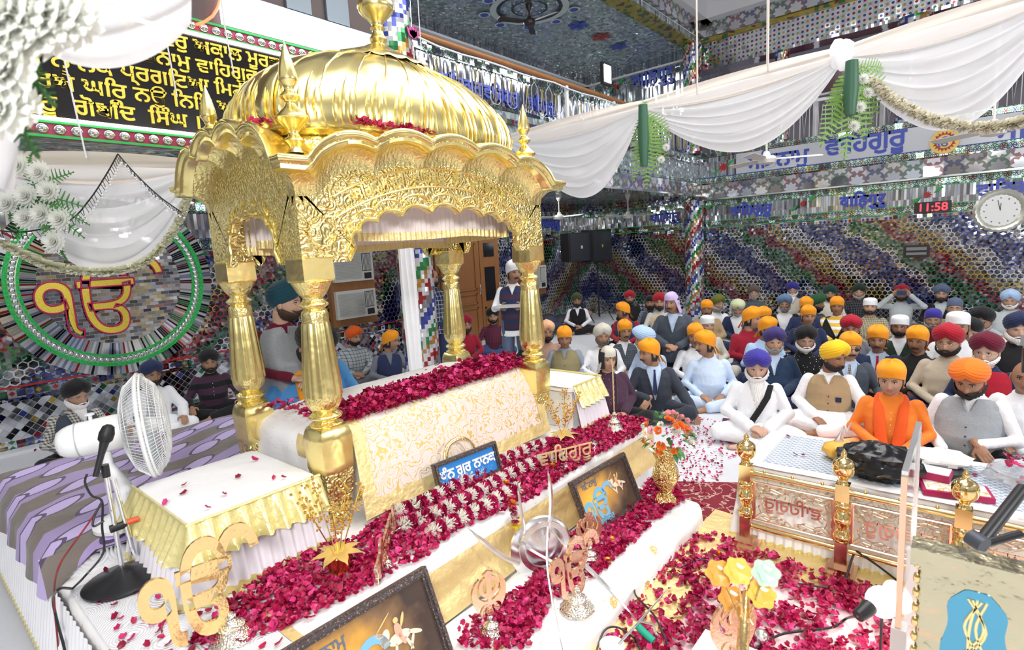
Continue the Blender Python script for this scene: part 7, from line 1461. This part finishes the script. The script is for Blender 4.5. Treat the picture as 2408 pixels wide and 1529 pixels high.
# ---- second and third rows, right side
R = [
 (2232, 806, 'man in beige shirt, red turban and round glasses, hands clasped', ('turban', 'red'), 'short', 'beige', None, 'navy', 3, -4, -8, 4, dict(gl='wire', fine=True, fat=1.12, sc=1.08)),
 (1997, 818, 'man in sunglasses, navy suit and patterned tie with orange kerchief', ('kerchief', 'orange'), None, 'skyshirt', ('jacket', 'slate'), 'slate', 3, 8, 8, 4, dict(gl='shades', mo='black', tie=('navy', 'check', 'beige', 2.0), zv=.24, sl=.26, arms='knees', fine=True)),
 (2065, 800, 'man in navy suit and red tie with orange kerchief', ('kerchief', 'orange'), None, 'skyshirt', ('jacket', 'navy'), 'navy', 1, 0, -4, 4, dict(mo='black', tie='red', zv=.26, sl=.24)),
 (2160, 803, 'stocky man in black zipped sweater and orange kerchief', ('kerchief', 'orange'), None, 'black', None, 'black', 1, 0, -12, 4, dict(fat=1.2, mo='black', fine=True)),
 (1820, 806, 'man with grey beard in violet turban and dark blue coat', ('turban', 'violet'), 'short', 'skyshirt', ('jacket', 'navycoat'), 'navy', 3, 4, 4, 2, dict(hc='grey', zv=.36, sl=.35, fine=True, fat=1.15)),
 (1893, 800, 'man with white beard and glasses in black turban and black and white checks', ('turban', 'black'), 'full', ('black', 'dots', 'white', .8), None, 'black', 3, 6, 4, 6, dict(hc='white', gl='wire', fat=1.05)),
 (1800, 775, 'man in light blue shirt behind the violet turban, orange kerchief', ('kerchief', 'orange'), None, 'ltblue', None, 'navy', 2, 20, 30, 4, dict()),
 (1793, 748, 'man in navy jacket, orange kerchief seen above another kerchief', ('kerchief', 'orange'), None, 'navy', None, 'navy', 2, 10, 20, 2, dict()),
 (1764, 752, 'man in dark red shirt and orange kerchief looking right', ('kerchief', 'orange'), None, 'mred', None, 'navy', 3, 30, 35, 3, dict(fat=1.08, sc=1.07)),
 (2322, 828, 'man with white beard in maroon turban and red quilted waistcoat', ('turban', 'maroon'), 'short', 'navy', ('vest', 'red'), 'navy', 4, -2, -8, 4, dict(hc='white', gl='wire', sc=1.05, zv=.44)),
 (2392, 775, 'old man with white beard in dark navy turban at the right edge', ('turban', 'navy'), 'full', 'black', None, 'black', 4, 0, 10, 4, dict(hc='white', sc=1.08)),
 (2310, 757, 'man with grey beard and glasses in black turban and white shirt', ('turban', 'black'), 'short', 'white', None, 'black', 2, 0, -6, 5, dict(hc='grey', gl='wire', sc=1.05)),
 (2280, 782, 'old bearded man in black turban half hidden behind the red turban', ('turban', 'black'), 'long', 'slate', None, 'black', 3, 0, 0, 6, dict(hc='grey')),
 (2252, 768, 'man in white cap barely visible behind the red turban', ('cap', 'white'), None, 'white', None, 'navy', 2, 0, 0, 4, dict(sc=1.14)),
 (2116, 768, 'young man in white cap, glasses and dark green sweater', ('cap', 'white'), 'stubble', 'white', ('jacket', 'deepgreen'), 'black', 1, 0, -2, 4, dict(gl='dark', zv=.36, sl=.4)),
 (2194, 752, 'man with grey beard in blue head cloth and dark red jacket', ('patka', 'midblue'), 'short', 'maroon', None, 'black', 2, 0, 0, 3, dict(hc='grey', gl='wire', fat=1.1)),
 (2001, 772, 'man in crimson turban and grey sweater behind the sunglasses', ('turban', 'red'), 'short', 'grey', None, 'navy', 2, 0, 0, 8, dict()),
 (1968, 722, 'stocky man in yellow shirt and black puffer waistcoat, orange kerchief', ('kerchief', 'orange'), None, ('tyel', 'stripe', 'white', .9), ('vest', 'black'), 'black', 1, 0, 0, 3, dict(fat=1.2, zv=.25, sl=.5, fine=True)),
 (1899, 745, 'man in navy jacket with red forehead mark and orange kerchief', ('kerchief', 'orange'), None, 'navy', None, 'navy', 2, 0, 12, 3, dict(fat=1.1)),
 (1893, 722, 'man in orange kerchief half hidden behind the man with forehead mark', ('kerchief', 'orange'), None, 'navy', None, 'navy', 2, 0, 20, 3, dict()),
 (1915, 716, 'man in green turban turned away in the crowd', ('turban', 'green'), 'full', ('slate', 'plaid', 'grey'), None, 'navy', 2, 30, 60, 4, dict()),
 (2046, 722, 'smiling man in white cap and brown checked shirt', ('cap', 'white'), 'stubble', ('khaki', 'plaid', 'cream', 2.0), None, 'grey', 3, 0, 0, 3, dict(fat=1.1, fine=True)),
 (2245, 724, 'man in glasses, blue head cloth and brown jacket', ('patka', 'steel'), None, 'white', ('jacket', 'khaki'), 'navy', 3, 0, 0, 3, dict(gl='dark', mo='grey', hc='grey', zv=.38)),
 (2214, 692, 'man in slate blue turban and black jacket over pale shirt', ('turban', 'steel'), 'full', 'ltgrey', ('jacket', 'black'), 'black', 3, 0, 0, 3, dict(gl='wire', zv=.25)),
 (1951, 692, 'man in dark green turban seated against the right wall', ('turban', 'dgreen'), 'full', 'cream', None, 'black', 2, 0, 4, 3, dict()),
 (2020, 688, 'man in black green turban, grey beard and dark shirt against the wall', ('turban', 'deepgreen'), 'full', ('black', 'plaid', 'grey', 2.0), None, 'black', 3, 0, 0, 3, dict(hc='grey')),
 (1864, 683, 'man in bright blue turban with white beard by the right wall', ('turban', 'midblue'), 'long', 'cream', None, 'white', 3, 0, 0, 4, dict(hc='white')),
 (1845, 716, 'man in grey blue turban and black jacket over white shirt', ('turban', 'greyblue'), 'short', 'white', ('jacket', 'black'), 'white', 2, 0, 0, 3, dict(hc='grey', gl='wire', zv=.12, sl=.3)),
 (1773, 690, 'old man in brown turban and plaid jacket by the right wall', ('turban', 'brown'), 'short', ('slate', 'plaid', 'grey', 2.0), None, 'black', 3, 0, 0, 3, dict(hc='grey')),
 (1735, 722, 'man in pale green turban and navy jacket looking down', ('turban', 'ltgreen'), 'full', 'white', ('jacket', 'navy'), 'cream', 3, 0, 0, 22, dict(hc='grey', zv=.12, sl=.3, fine=True)),
 (1684, 716, 'man with grey beard in olive turban looking right', ('turban', 'olive'), 'full', 'white', None, 'white', 3, 10, 30, 3, dict(hc='grey', gl='wire')),
 (1662, 728, 'young man in orange kerchief and tan jacket', ('kerchief', 'orange'), None, 'jeans', ('jacket', 'tan'), 'navy', 1, 0, 0, 3, dict(mo='black', zv=.2, sl=.3)),
 (1661, 766, 'man with grey moustache in white head cloth', ('cap', 'white'), None, 'cream', None, 'cream', 3, 8, 12, 3, dict(mo='grey', hc='grey')),
 (1637, 792, 'young man in white shirt and orange kerchief', ('kerchief', 'orange'), None, 'white', None, 'black', 2, 4, -10, 3, dict(fine=True)),
 (2376, 708, 'old man in light blue turban and grey sleeveless sweater', ('turban', 'ltblue'), 'short', 'ltgrey', ('vest', 'ltgrey'), 'grey', 3, 0, -4, 3, dict(hc='white', gl='wire', zv=.42, fat=1.1)),
 (1554, 772, 'man with grey moustache in orange kerchief and black waistcoat', ('kerchief', 'orange'), None, 'salmon', ('vest', 'black'), 'black', 3, 10, 6, 4, dict(mo='grey', hc='grey')),
 (1521, 800, 'man in light blue turban seen from behind the man in dark suit', ('turban', 'ltblue'), 'short', 'skyshirt', None, 'white', 3, -40, -40, 6, dict(hc='grey')),
 (1468, 780, 'man in glasses, orange kerchief and dark plaid waistcoat', ('kerchief', 'orange'), None, 'white', ('vest', ('slate', 'plaid', 'grey', 2.0)), 'black', 2, 4, 10, 3, dict(gl='dark', mo='black', fine=True)),
 (1470, 733, 'man in navy waistcoat with red sleeves and orange kerchief looking left', ('kerchief', 'orange'), None, 'mred', ('vest', 'navy'), 'black', 1, -15, -60, 3, dict(mo='black', fat=1.15, gl='wire')),
 (1416, 792, 'man in cream turban and white shawl behind the cream headscarf', ('turban', 'cream'), 'short', 'white', None, 'white', 2, 5, 5, 3, dict(hc='dgrey')),
 (1327, 795, 'man in olive tan waistcoat, blue denim shirt and orange kerchief', ('kerchief', 'orange'), None, ('jeans', 'tweed', 'ltgrey'), ('vest', 'khaki'), 'jeans', 1, -4, 4, 8, dict(fine=True, fat=1.12, zv=.44)),
 (1284, 782, 'man in peach turban, glasses and pinkish beige shirt behind gold pillar', ('turban', 'peach'), 'full', 'pinkbeige', None, 'navy', 2, 4, 8, 3, dict(gl='wire')),
 (1357, 708, 'man in olive green turban, black waistcoat and white shirt seated far back', ('turban', 'dolive'), 'full', 'white', ('vest', 'black'), 'black', 2, 0, 0, 4, dict(gl='wire', zv=.40)),
 (1530, 712, 'man with large black beard and black head cloth far back', ('patka', 'black'), 'long', ('slate', 'plaid', 'ltgrey', 2.0), ('vest', 'slate'), 'black', 2, 0, -6, 4, dict(zv=.3)),
 (1481, 702, 'man in crimson turban far back under the wall mosaic', ('turban', 'red'), 'full', 'black', None, 'black', 2, 0, 0, 3, dict()),
 (1551, 712, 'man in crimson turban partly hidden by the lavender headscarf', ('turban', 'red'), 'full', 'cream', None, 'white', 3, 0, 0, 3, dict(sc=1.07)),
 # left and back
 (172, 932, 'old man with white beard, black turban and checked shirt by the left wall', ('turban', 'black'), 'long', ('cream', 'check', 'slate', 1.3), ('vest', 'slate'), 'black', 3, 8, 22, 8, dict(hc='white', gl='wire', fine=True, zv=.30, sl=.3, arms='lap')),
 (352, 882, 'man in navy turban and white kurta partly hidden by the white fan', ('turban', 'navy'), 'full', 'white', None, 'white', 2, 0, 20, 6, dict(kurta=True, arms='knees', fine=True)),
 (492, 852, 'man in black turban and maroon striped sweater by the left wall', ('turban', 'black'), 'short', ('plum', 'stripe', 'black', .6), None, 'black', 2, 4, 0, 6, dict(arms='knees', fine=True)),
 (828, 795, 'man in orange red turban and checked shirt behind the bed', ('turban', 'deeporange'), 'short', ('ltgrey', 'plaid', 'slate', 1.2), None, 'grey', 3, 10, 30, 4, dict()),
 (912, 805, 'man in orange kerchief and dark waistcoat looking right by the white cloth', ('kerchief', 'orange'), None, 'grey', ('vest', 'navy'), 'jeans', 2, 10, 55, 4, dict(mo=None)),
 (1159, 745, 'man in black turban and dark plaid shirt seated by the wooden door', ('turban', 'black'), 'short', ('plum', 'plaid', 'mred', 1.5), None, 'jeans', 3, 0, 0, 4, dict(arms='knees')),
 (1092, 765, 'man in maroon turban and dark red shirt by the wooden door', ('turban', 'mred'), 'full', 'mred', None, 'black', 2, 0, 20, 4, dict()),
 (1236, 800, 'man in black clothing half hidden by the front right gold pillar', ('patka', 'black'), 'full', 'black', None, 'black', 2, 20, 30, 10, dict()),
]
for r_ in R:
    kw = r_[-1]; P_(r_[0], r_[1], r_[2], r_[3], r_[4], r_[5], r_[6], r_[7], r_[8], r_[9], r_[10], r_[11], **kw)
# man filming with a phone
a = P_(2120, 692, 'man in pale blue shirt holding up a phone with both hands', ('turban', 'mred'), 'short', 'ltgrey', None, 'grey', 2, 0, 0, 2, arms='raise', fine=True)
ph = Vector(a[2]['head'])+Vector((0, -.27, .045)); q = MB().cbox((0, 0, 0), (.15, .010, .075)).build('smartphone', plain('blue_phone', (.03, .05, .12), .25), smooth=False); q.matrix_world = a[0].matrix_basis @ Matrix.Translation(ph); tag(q, 'dark blue smartphone held up by the man by the right wall', 'phone')
# kneeling man, standing men
P_(1583, 712, 'man in lavender headscarf and dark blue grey jacket over turquoise shirt', ('scarf', 'lavender'), None, 'skyshirt', ('jacket', 'slate'), 'black', 2, -8, -14, 5, pose='kneel', mo='black', fine=True, zv=.34, sl=.3)
a = P_(1203, 642, 'standing man in striped navy sleeveless sweater and white head cloth holding a tray', ('kerchief', 'white'), None, 'white', ('vest', ('navy', 'stripe', 'plum', .7)), 'steel', 2, -6, 30, 6, pose='stand', mo='black', arms='hold', fine=True, zv=.44, sl=.4, sc=1.03)
q = MB().cbox((0, 0, 0), (.34, .20, .025)).build('tray', plain('grey_tray', (.45, .45, .45), .4), smooth=False); q.matrix_world = a[0].matrix_basis @ Matrix.Translation((0, -.40, 1.18)); tag(q, 'grey tray held by the standing man in a striped sweater', 'tray')
a = P_(1016, 655, 'standing man in navy checked shirt filming with a phone behind the gold pillar', None, 'stubble', ('navy', 'plaid', 'ltgrey', 1.0), None, 'navy', 2, 6, 10, 4, pose='stand', arms='phone', sc=1.0)
q = MB().cbox((0, 0, 0), (.14, .010, .07)).build('smartphone', M_black, smooth=False); q.matrix_world = a[0].matrix_basis @ Matrix.Translation((.12, -.36, 1.56)); tag(q, 'black smartphone held by the standing man near the door', 'phone')
slot(link('hair', small_mesh('hair'), a[0], a[1]), hairm('black'))
a = P_(1000, 645, 'standing man in navy suit mostly hidden behind the spiral column holding a bag', None, None, 'navy', ('jacket', 'navy'), 'navy', 2, 10, 0, 4, pose='stand', arms='down')
q = MB().cbox((0, 0, 0), (.34, .10, .28)).build('briefcase', plain('dark_leather', (.03, .035, .04), .5), smooth=False); q.matrix_world = a[0].matrix_basis @ Matrix.Translation((.27, -.06, .52)); tag(q, 'dark soft briefcase held beside the spiral column', 'bag')
# attendants behind the bed
P_(660, 715, 'man in dark teal turban, maroon shirt and grey waistcoat behind the bed', ('turban', 'teal'), 'short', 'maroon', ('vest', ('grey', 'tweed', 'ltgrey')), 'black', 4, 20, 42, 6, pose='kneel', fine=True, fat=1.15, zoff=.45, zv=.50, sc=1.04, hc='brown', mo='up')
a = P_(775, 795, 'man in black turban, sky blue shirt and orange scarf bending over the bed', ('turban', 'black'), 'full', 'blueshirt', None, 'white', 3, 12, 12, 38, arms='read', fine=True, fat=1.28, zoff=.50, sc=1.20, pos=(2.16, 3.90, 0))
for s in (-1, 1): MB().tube([(.06*s, .08, .56), (.085*s, .0, .55), (.088*s, -.10, .47), (.080*s, -.155, .36), (.082*s, -.18, .22), (.084*s, -.18, .12)], [.022, .028, .032, .034, .036, .036], 12, flat=.4).build('orange_scarf', cm('orange'), a[0])
# cameraman's gear at the right edge
v = Vector(C0)+Vector(ray(2402, 835))*3.6; v = v+Vector((.02, -.09, -.03)); q = MB().cbox((v.x, v.y, v.z), (.12, .17, .16)).build('video_camera', M_black, smooth=False); tag(q, 'black video camera cut off by the right edge of the photo', 'camera')
MB().cbox((v.x-.03, v.y+.05, v.z+.13), (.02, .10, .07)).build('screen', plain('grey_screen', (.25, .25, .27), .2), q, smooth=False)
# ================================================================== DRAPES AND HANGING FLOWERS
def sheer(name, col):
    t = NT(name); t.p(col=col, ro=.55, sp=.35); tl = t.n('ShaderNodeBsdfTranslucent'); tl.inputs[0].default_value = (*col, 1); tp = t.n('ShaderNodeBsdfTransparent'); m1 = t.n('ShaderNodeMixShader'); m2 = t.n('ShaderNodeMixShader'); out = t.t.nodes['Material Output']
    m1.inputs[0].default_value = .55; m2.inputs[0].default_value = .08; t.t.links.new(t.b.outputs[0], m1.inputs[1]); t.t.links.new(tl.outputs[0], m1.inputs[2]); t.t.links.new(m1.outputs[0], m2.inputs[1]); t.t.links.new(tp.outputs[0], m2.inputs[2]); t.t.links.new(m2.outputs[0], out.inputs[0]); return t.mat
M_sheer = sheer('ivory_chiffon', (.95, .95, .97)); M_cream = sheer('cream_chiffon', (.90, .82, .74))
def swag(a, b, sag, label, n_=Vector((0, 0, 0)), top=.24, nf=7, depth=.10, sag2=.0, group=None, skew=0.0):
    a, b = Vector(a), Vector(b); t = thing('drape_swag', label, 'drape', (a.x, a.y, a.z-sag)); d = (b-a); hn = d.cross(Vector((0, 0, 1))).normalized()
    def f(u, v):   # v 0 top edge .. 1 bottom curve
        us = u+skew*v*sin(pi*u)*.25; c = sin(pi*min(max(us, 0), 1))**.85; z = -c*(sag2*(1-v)+sag*v)*1.0-(1-c)*.03*v
        fold = .35*depth*sin(v*nf*pi+1.2*sin(u*3))*c+.10*depth*sin(v*nf*2.3*pi+u*5)*c
        return a+d*u+Vector((0, 0, z+.015*sin(v*nf*2*pi)*c))+hn*(fold+depth*.8*c*v)
    MB().grid(f, 80, 70).build('sheer_panel', M_sheer, t, sharp=0)
    MB().grid(lambda u, v: a+d*u+Vector((0, 0, .02-.03*sin(pi*u)))+Vector((0, 0, (v-.5)*-top*(.45+.55*sin(pi*u))))+hn*(-.05*sin(pi*v)-.012*sin(v*16+u*5)), 60, 14).build('gathered_top', M_cream, t, sharp=0)
    world_children(t); return t
XD_ = 6.2
A1 = atx(1195, 330, XD_); B1 = atx(1510, 252, XD_); K1 = atx(1985, 128, XD_); E1 = atx(2520, -30, XD_)
swag(A1, B1, .95, 'ivory chiffon swag nearest the gold canopy on the right', skew=-.5); swag(B1, K1, .72, 'ivory chiffon swag between two hanging fern sprays', skew=-.3); swag(K1, E1, .88, 'ivory chiffon swag at the top right corner', skew=-.2)
A0 = atx(930, 400, XD_); swag((XD_, A0.y, A1.z), A1, .5, 'ivory chiffon swag hidden behind the gold canopy')
for (x_, y_), l_ in (((1640, 222), 'thin cream cord holding up the middle swag'), ((1806, 168), 'thin cream cord holding up the drape left of the knot')):
    p = atx(x_, y_, XD_-.06); tag(MB().tube([(p.x, p.y, p.z), (p.x, p.y, 7.28)], .010, 8).build('ceiling_rope', plain('cream_cord', (.62, .55, .50), .6)), l_, 'cord')
p = atx(1980, 125, XD_-.14); m = MB(); m.sph(p, (.10, .09, .14), 18)
for k in range(len(m.v)): v = Vector(m.v[k]); m.v[k] = v+(v-p)*.5*noise.noise(v*14)
tag(m.build('fabric_knot', M_sheer), 'white cloth knot at the peak between the two right swags', 'knot')
# left side
YD = 5.0
swag(aty(-60, 386, YD), aty(452, 397, YD), .80, 'ivory chiffon swag over the left wall roundel', depth=.07, nf=8)
p = aty(452, 400, YD); swag(p, p+Vector((2.4, 0, 0)), .5, 'ivory chiffon swag behind the dome and left pillars', depth=.06)
# flower string along the lower edge of swags
def flower_rope(pts, r, label, col, n=900, sd=1):
    random.seed(sd); P = [Vector(q) for q in catmull([tuple(q) for q in pts], 10)]; m = MB()
    for k in range(n):
        i = random.randrange(len(P)-1); c = P[i].lerp(P[i+1], random.random()); v = Vector((random.gauss(0, 1), random.gauss(0, 1), random.gauss(0, 1))).normalized(); e_ = v.cross(Vector((.2, .5, 1))).normalized(); m.add([c-e_*r*.2, c+e_*r*.2, c+v*r+e_*r*.28, c+v*r-e_*r*.28], [(0, 1, 2, 3)])
    return tag(m.build('flower_string', plain('flower_%s' % label[:5], col, .7), sharp=0), label, 'garland')
flower_rope([aty(x, y, YD-.14) for x, y in ((-20, 560), (60, 600), (120, 625), (240, 640), (340, 615), (410, 540), (446, 450))], .035, 'string of cream jasmine buds along the lower edge of the left swag', (.68, .68, .52), 2400, 3)
flower_rope([atx(x, y, XD_-.12) for x, y in ((1995, 165), (2050, 195), (2110, 240), (2190, 280), (2290, 300), (2380, 292), (2440, 275))], .055, 'string of cream jasmine buds under the top right swag', (.74, .70, .56), 1500, 4)
# fairy light string
t = thing('light_string', 'dark wire string of tiny round lamps over the left swag', 'light string', aty(275, 362, YD-.2)); m = MB(); b = MB()
for pts in (((-20, 540), (60, 545), (160, 520), (210, 470), (250, 410), (277, 362)), ((277, 362), (310, 400), (350, 440), (385, 470), (425, 498))):
    P = [Vector(q) for q in catmull([tuple(aty(x, y, YD-.2)) for x, y in pts], 8)]; m.tube(P, .005, 5)
    for i in range(1, len(P)-1): e_ = P[i]+Vector((random.uniform(.0, .03), -.01, -.055)); m.tube([P[i], e_], .0022, 4); b.sph(e_, .008, 8)
m.build('wire', M_black, t); b.build('lamps', plain('pearl_bulb', (.7, .72, .78), .2), t); world_children(t)
for px, a_, b_, l_ in ((0, (135, 70), (203, 372), 'thin wire hanging before the left of the black sign'), (1, (385, 60), (416, 228), 'thin wire hanging to the left corner finial'), (2, (528, 60), (550, 175), 'thin wire hanging left of the dome'), (3, (982, -10), (990, 118), 'thin wire above the white security camera')):
    P = [Vector(C0)+Vector(ray(*q))*4.9 for q in (a_, b_)]; 
    P = [aty(*a_, YD-.06), aty(*b_, YD-.06)]; tag(MB().tube([P[0]+Vector((0, 0, 1.0)), P[0], P[1]], .006, 6).build('hanging_wire', plain('white_wire', (.7, .7, .74), .5)), l_, 'wire')
# white cloth hanging before the column
p0, p1 = aty(948, 520, FY-.22), aty(985, 870, FY-.22); 
m = MB(); m.grid(lambda u, v: Vector((p0.x+.0-.10+.22*u+.02*v, FY-.20-.03*sin(u*19)-.01*sin(v*9+u*4), 2.93-2.88*v)), 40, 30); tag(m.build('hanging_cloth', M_white, sharp=0), 'long white cloth hanging before the spiral mirrored column', 'cloth')
# fern sprays
def frond(m, a, b, w, n=22, bend=Vector((0, 0, 0))):
    a, b = Vector(a), Vector(b); d = b-a; n = max(7, min(n, int(d.length/(w*.36)))); s = d.normalized().cross(Vector((.83, .55, 0))).normalized()
    for k in range(n):
        f = (k+1)/n; c = a+d*f+bend*sin(pi*f); wl = w*sin(pi*min(.97, f*.85+.12))
        for q in (-1, 1): e_ = c+s*q*wl+d.normalized()*wl*.35; g = d.normalized()*min(w*.11, d.length/n*.33); m.add([c-g, c+g, e_+g*.5, e_-g*.4], [(0, 1, 2, 3)])
    m.tube([a, a+d*.5+bend, b], .004, 4)
def chrys(m, c, r, sd, dd=Vector((-.6, -.7, .2))):
    random.seed(sd); dd = dd.normalized(); q = dd.to_track_quat('Z', 'Y').to_matrix()
    for ring in range(5):
        nn = 16; el = .15+ring*.30; L = r*(1-.12*ring)
        for k in range(nn):
            a = 2*pi*(k+.5*(ring % 2))/nn+random.uniform(-.08, .08); dr = q @ Vector((cos(a)*cos(el), sin(a)*cos(el), sin(el))); sd_ = dr.cross(dd).normalized()
            if sd_.length < .1: continue
            w = r*.13; m.add([c+dr*L*.15-sd_*w*.5, c+dr*L*.15+sd_*w*.5, c+dr*L*.75+sd_*w, c+dr*L*1.0+dd*L*.12, c+dr*L*.75-sd_*w], [(0, 1, 2, 3, 4)])
M_chr = sheer('white_chrysanthemum', (.93, .94, .90))
def spray_hang(c, label, fr, fl, sizes, leafm, stem=None, r=.1, par_scale=1.0):
    t = thing('hanging_fern_spray', label, 'flowers', c); c = Vector(c); m = MB()
    for (dx, dy, L) in fr:   # in camera-right / down metres
        rt = Vector((RR[0][0], RR[0][1], 0)).normalized(); e_ = c+rt*dx+Vector((0, 0, -dy)); frond(m, c+Vector((0, 0, -.02)), e_, L, bend=Vector((0, 0, .02))-Vector((RR[2][0], RR[2][1], 0))*.05*par_scale)
    m.build('fern_fronds', leafm, t, sharp=0)
    for k, (dx, dy) in enumerate(fl):
        rt = Vector((RR[0][0], RR[0][1], 0)).normalized(); m = MB(); chrys(m, c+rt*dx+Vector((0, 0, -dy))-Vector((RR[2][0], RR[2][1], 0))*.05*par_scale, r, k, -Vector(RR[2])); m.build('white_flower', M_chr, t, sharp=0)
    if stem: m = MB(); o_ = Vector((-.12, -.06, 0)); m.tube([c+o_+Vector((0, 0, .04)), c+o_+Vector((0, 0, -stem*.5)), c+o_+Vector((0, 0, -stem))], [.05, .06, .04], 10); m.build('leaf_wrapped_stem', plain('dark_leaf', (.03, .11, .06), .5), t)
    world_children(t)
c = atx(1512, 262, XD_-.22); spray_hang(c, 'long green fern spray hanging from the drape right of the gold canopy', [(.02, .85, .11), (-.12, .75, .10), (.14, .70, .11), (.26, .52, .11), (.02, -.10, .04), (.30, .30, .09), (-.05, .6, .09), (.20, .62, .1)], [(.24, .42), (.18, .55)], None, M_leaf2, .62, .05)
c = atx(1990, 165, XD_-.22); spray_hang(c, 'green fern and white flower spray hanging at the knot on the right', [(.0, .80, .12), (-.22, .66, .11), (.18, .62, .12), (.30, .38, .11), (.18, .10, .09), (-.12, .5, .11), (.38, .20, .10), (.34, .0, .07), (.24, .5, .1)], [(.12, .10), (.10, .34), (.17, .22), (.05, .5)], None, M_leaf2, .42, .06)
c = aty(90, 455, YD-.30); spray_hang(c, 'fern and white chrysanthemum spray hanging over the left swag', [(.25, -.12, .06), (.28, .10, .07), (.25, .30, .07), (.10, .42, .06), (-.20, .28, .07), (-.15, .10, .06), (.0, -.25, .05), (.12, .45, .05), (.3, .22, .05), (-.22, .15, .06)], [(-.05, -.17), (.08, -.12), (-.03, .02), (.12, .0), (-.06, .16), (.05, .14), (.16, .18), (.10, .32), (-.16, .06)], None, M_leaf, None, .085)
# near drape and flowers at the top left corner
def W1(px, py, D): r = Vector(ray(px, py)); return Vector(C0)+r*(D/r.length)
t = thing('drape_swag', 'close ivory chiffon swag crossing the top left corner', 'drape', W1(260, 0, 1.5))
def nf_(u, v):
    x = 20+430*u; top_ = -60; bot = 160*sin(pi*min(1, u*.98))**.6-60*(1-u)*0; y = top_+(bot-top_)*v+40*(u-.5)*v
    return W1(x-30*v*(1-u), y, 1.5+.03*sin(v*11+u*3)+.10*v*sin(pi*u))
MB().grid(nf_, 50, 40).build('sheer_panel', M_sheer, t, sharp=0); world_children(t)
t = thing('drape_swag', 'close strip of ivory cloth at the left edge below the white flowers', 'drape', W1(20, 450, 1.4))
MB().grid(lambda u, v: W1(-80+133*u-20*v*u, 270+180*v-25*(1-u)*v, 1.4+.05*sin(u*7+v*2)), 30, 30).build('sheer_panel', M_sheer, t, sharp=0); world_children(t)
t = thing('hanging_flowers', 'close bunch of white chrysanthemums and dark leaves in the top left corner', 'flowers', W1(30, 150, 1.25))
random.seed(31)
for k, (px, py, r) in enumerate(((20, 30, .075), (95, 40, .075), (150, 25, .07), (190, 55, .055), (60, 75, .065), (20, 165, .065), (8, 265, .06), (60, 255, .04), (120, 70, .06), (-10, 90, .06), (30, 205, .04))):
    m = MB(); chrys(m, W1(px, py, 1.22), r, k+5, -Vector(RR[2])); m.build('white_flower', M_chr, t, sharp=0)
m = MB()
for a_, b_ in (((10, 90), (90, 180)), ((20, 110), (130, 250)), ((0, 180), (90, 260)), ((10, 240), (60, 300)), ((30, 260), (90, 370)), ((60, 130), (80, 220)), ((0, 120), (40, 240)), ((-20, 200), (50, 300))): frond(m, W1(*a_, 1.3), W1(*b_, 1.28), .028, 12)
m.build('leaves', M_leaf, t, sharp=0); world_children(t)
GR = dict(rose_petals='drifts of rose petals', ceiling_fan='ceiling fans', wall_lettering='blue words on the walls', star_flower_inlay='red star flowers on the walls', loudspeaker='loudspeakers on stands', speaker_stand='loudspeaker stands', air_conditioner_panel='air conditioners on the back wall', symbol_stand='metal symbols on bell stands', word_stand='metal words on small stands', framed_plaque='framed plaques on the dais', berry_pot='gilded berry sprays', flower_garland='red and white garlands', marigold='loose marigolds', rose='whole roses on the bed', side_table='side tables by the canopy', cable='loose cables', drape_swag='ivory swags', hanging_wire='thin hanging wires', ceiling_rope='cords holding the drapes', hanging_fern_spray='hanging fern sprays', gift_box='gift boxes on the low table', ceiling_flower_inlay='flowers on the gallery ceiling', stud_border='mirror stud borders', gallery_railing='gallery railings', smartphone='phones held up', tray='trays', prayer_rug='patterned rugs', flower_string='jasmine strings')
for o in S.objects:
    if o.parent is None and 'label' in o and 'group' not in o:
        k = o.name.split('.')[0]
        if k in GR: o['group'] = GR[k]
        elif k == 'person':
            l = o.location; o['group'] = 'people seated by the left wall' if (l.x < 3.2 and l.y > 6) else 'attendants behind the bed' if (l.x < 3.4 and l.y > 3.6) else 'people near the back wall and door' if l.y > 5 else 'crowd seated on the right'
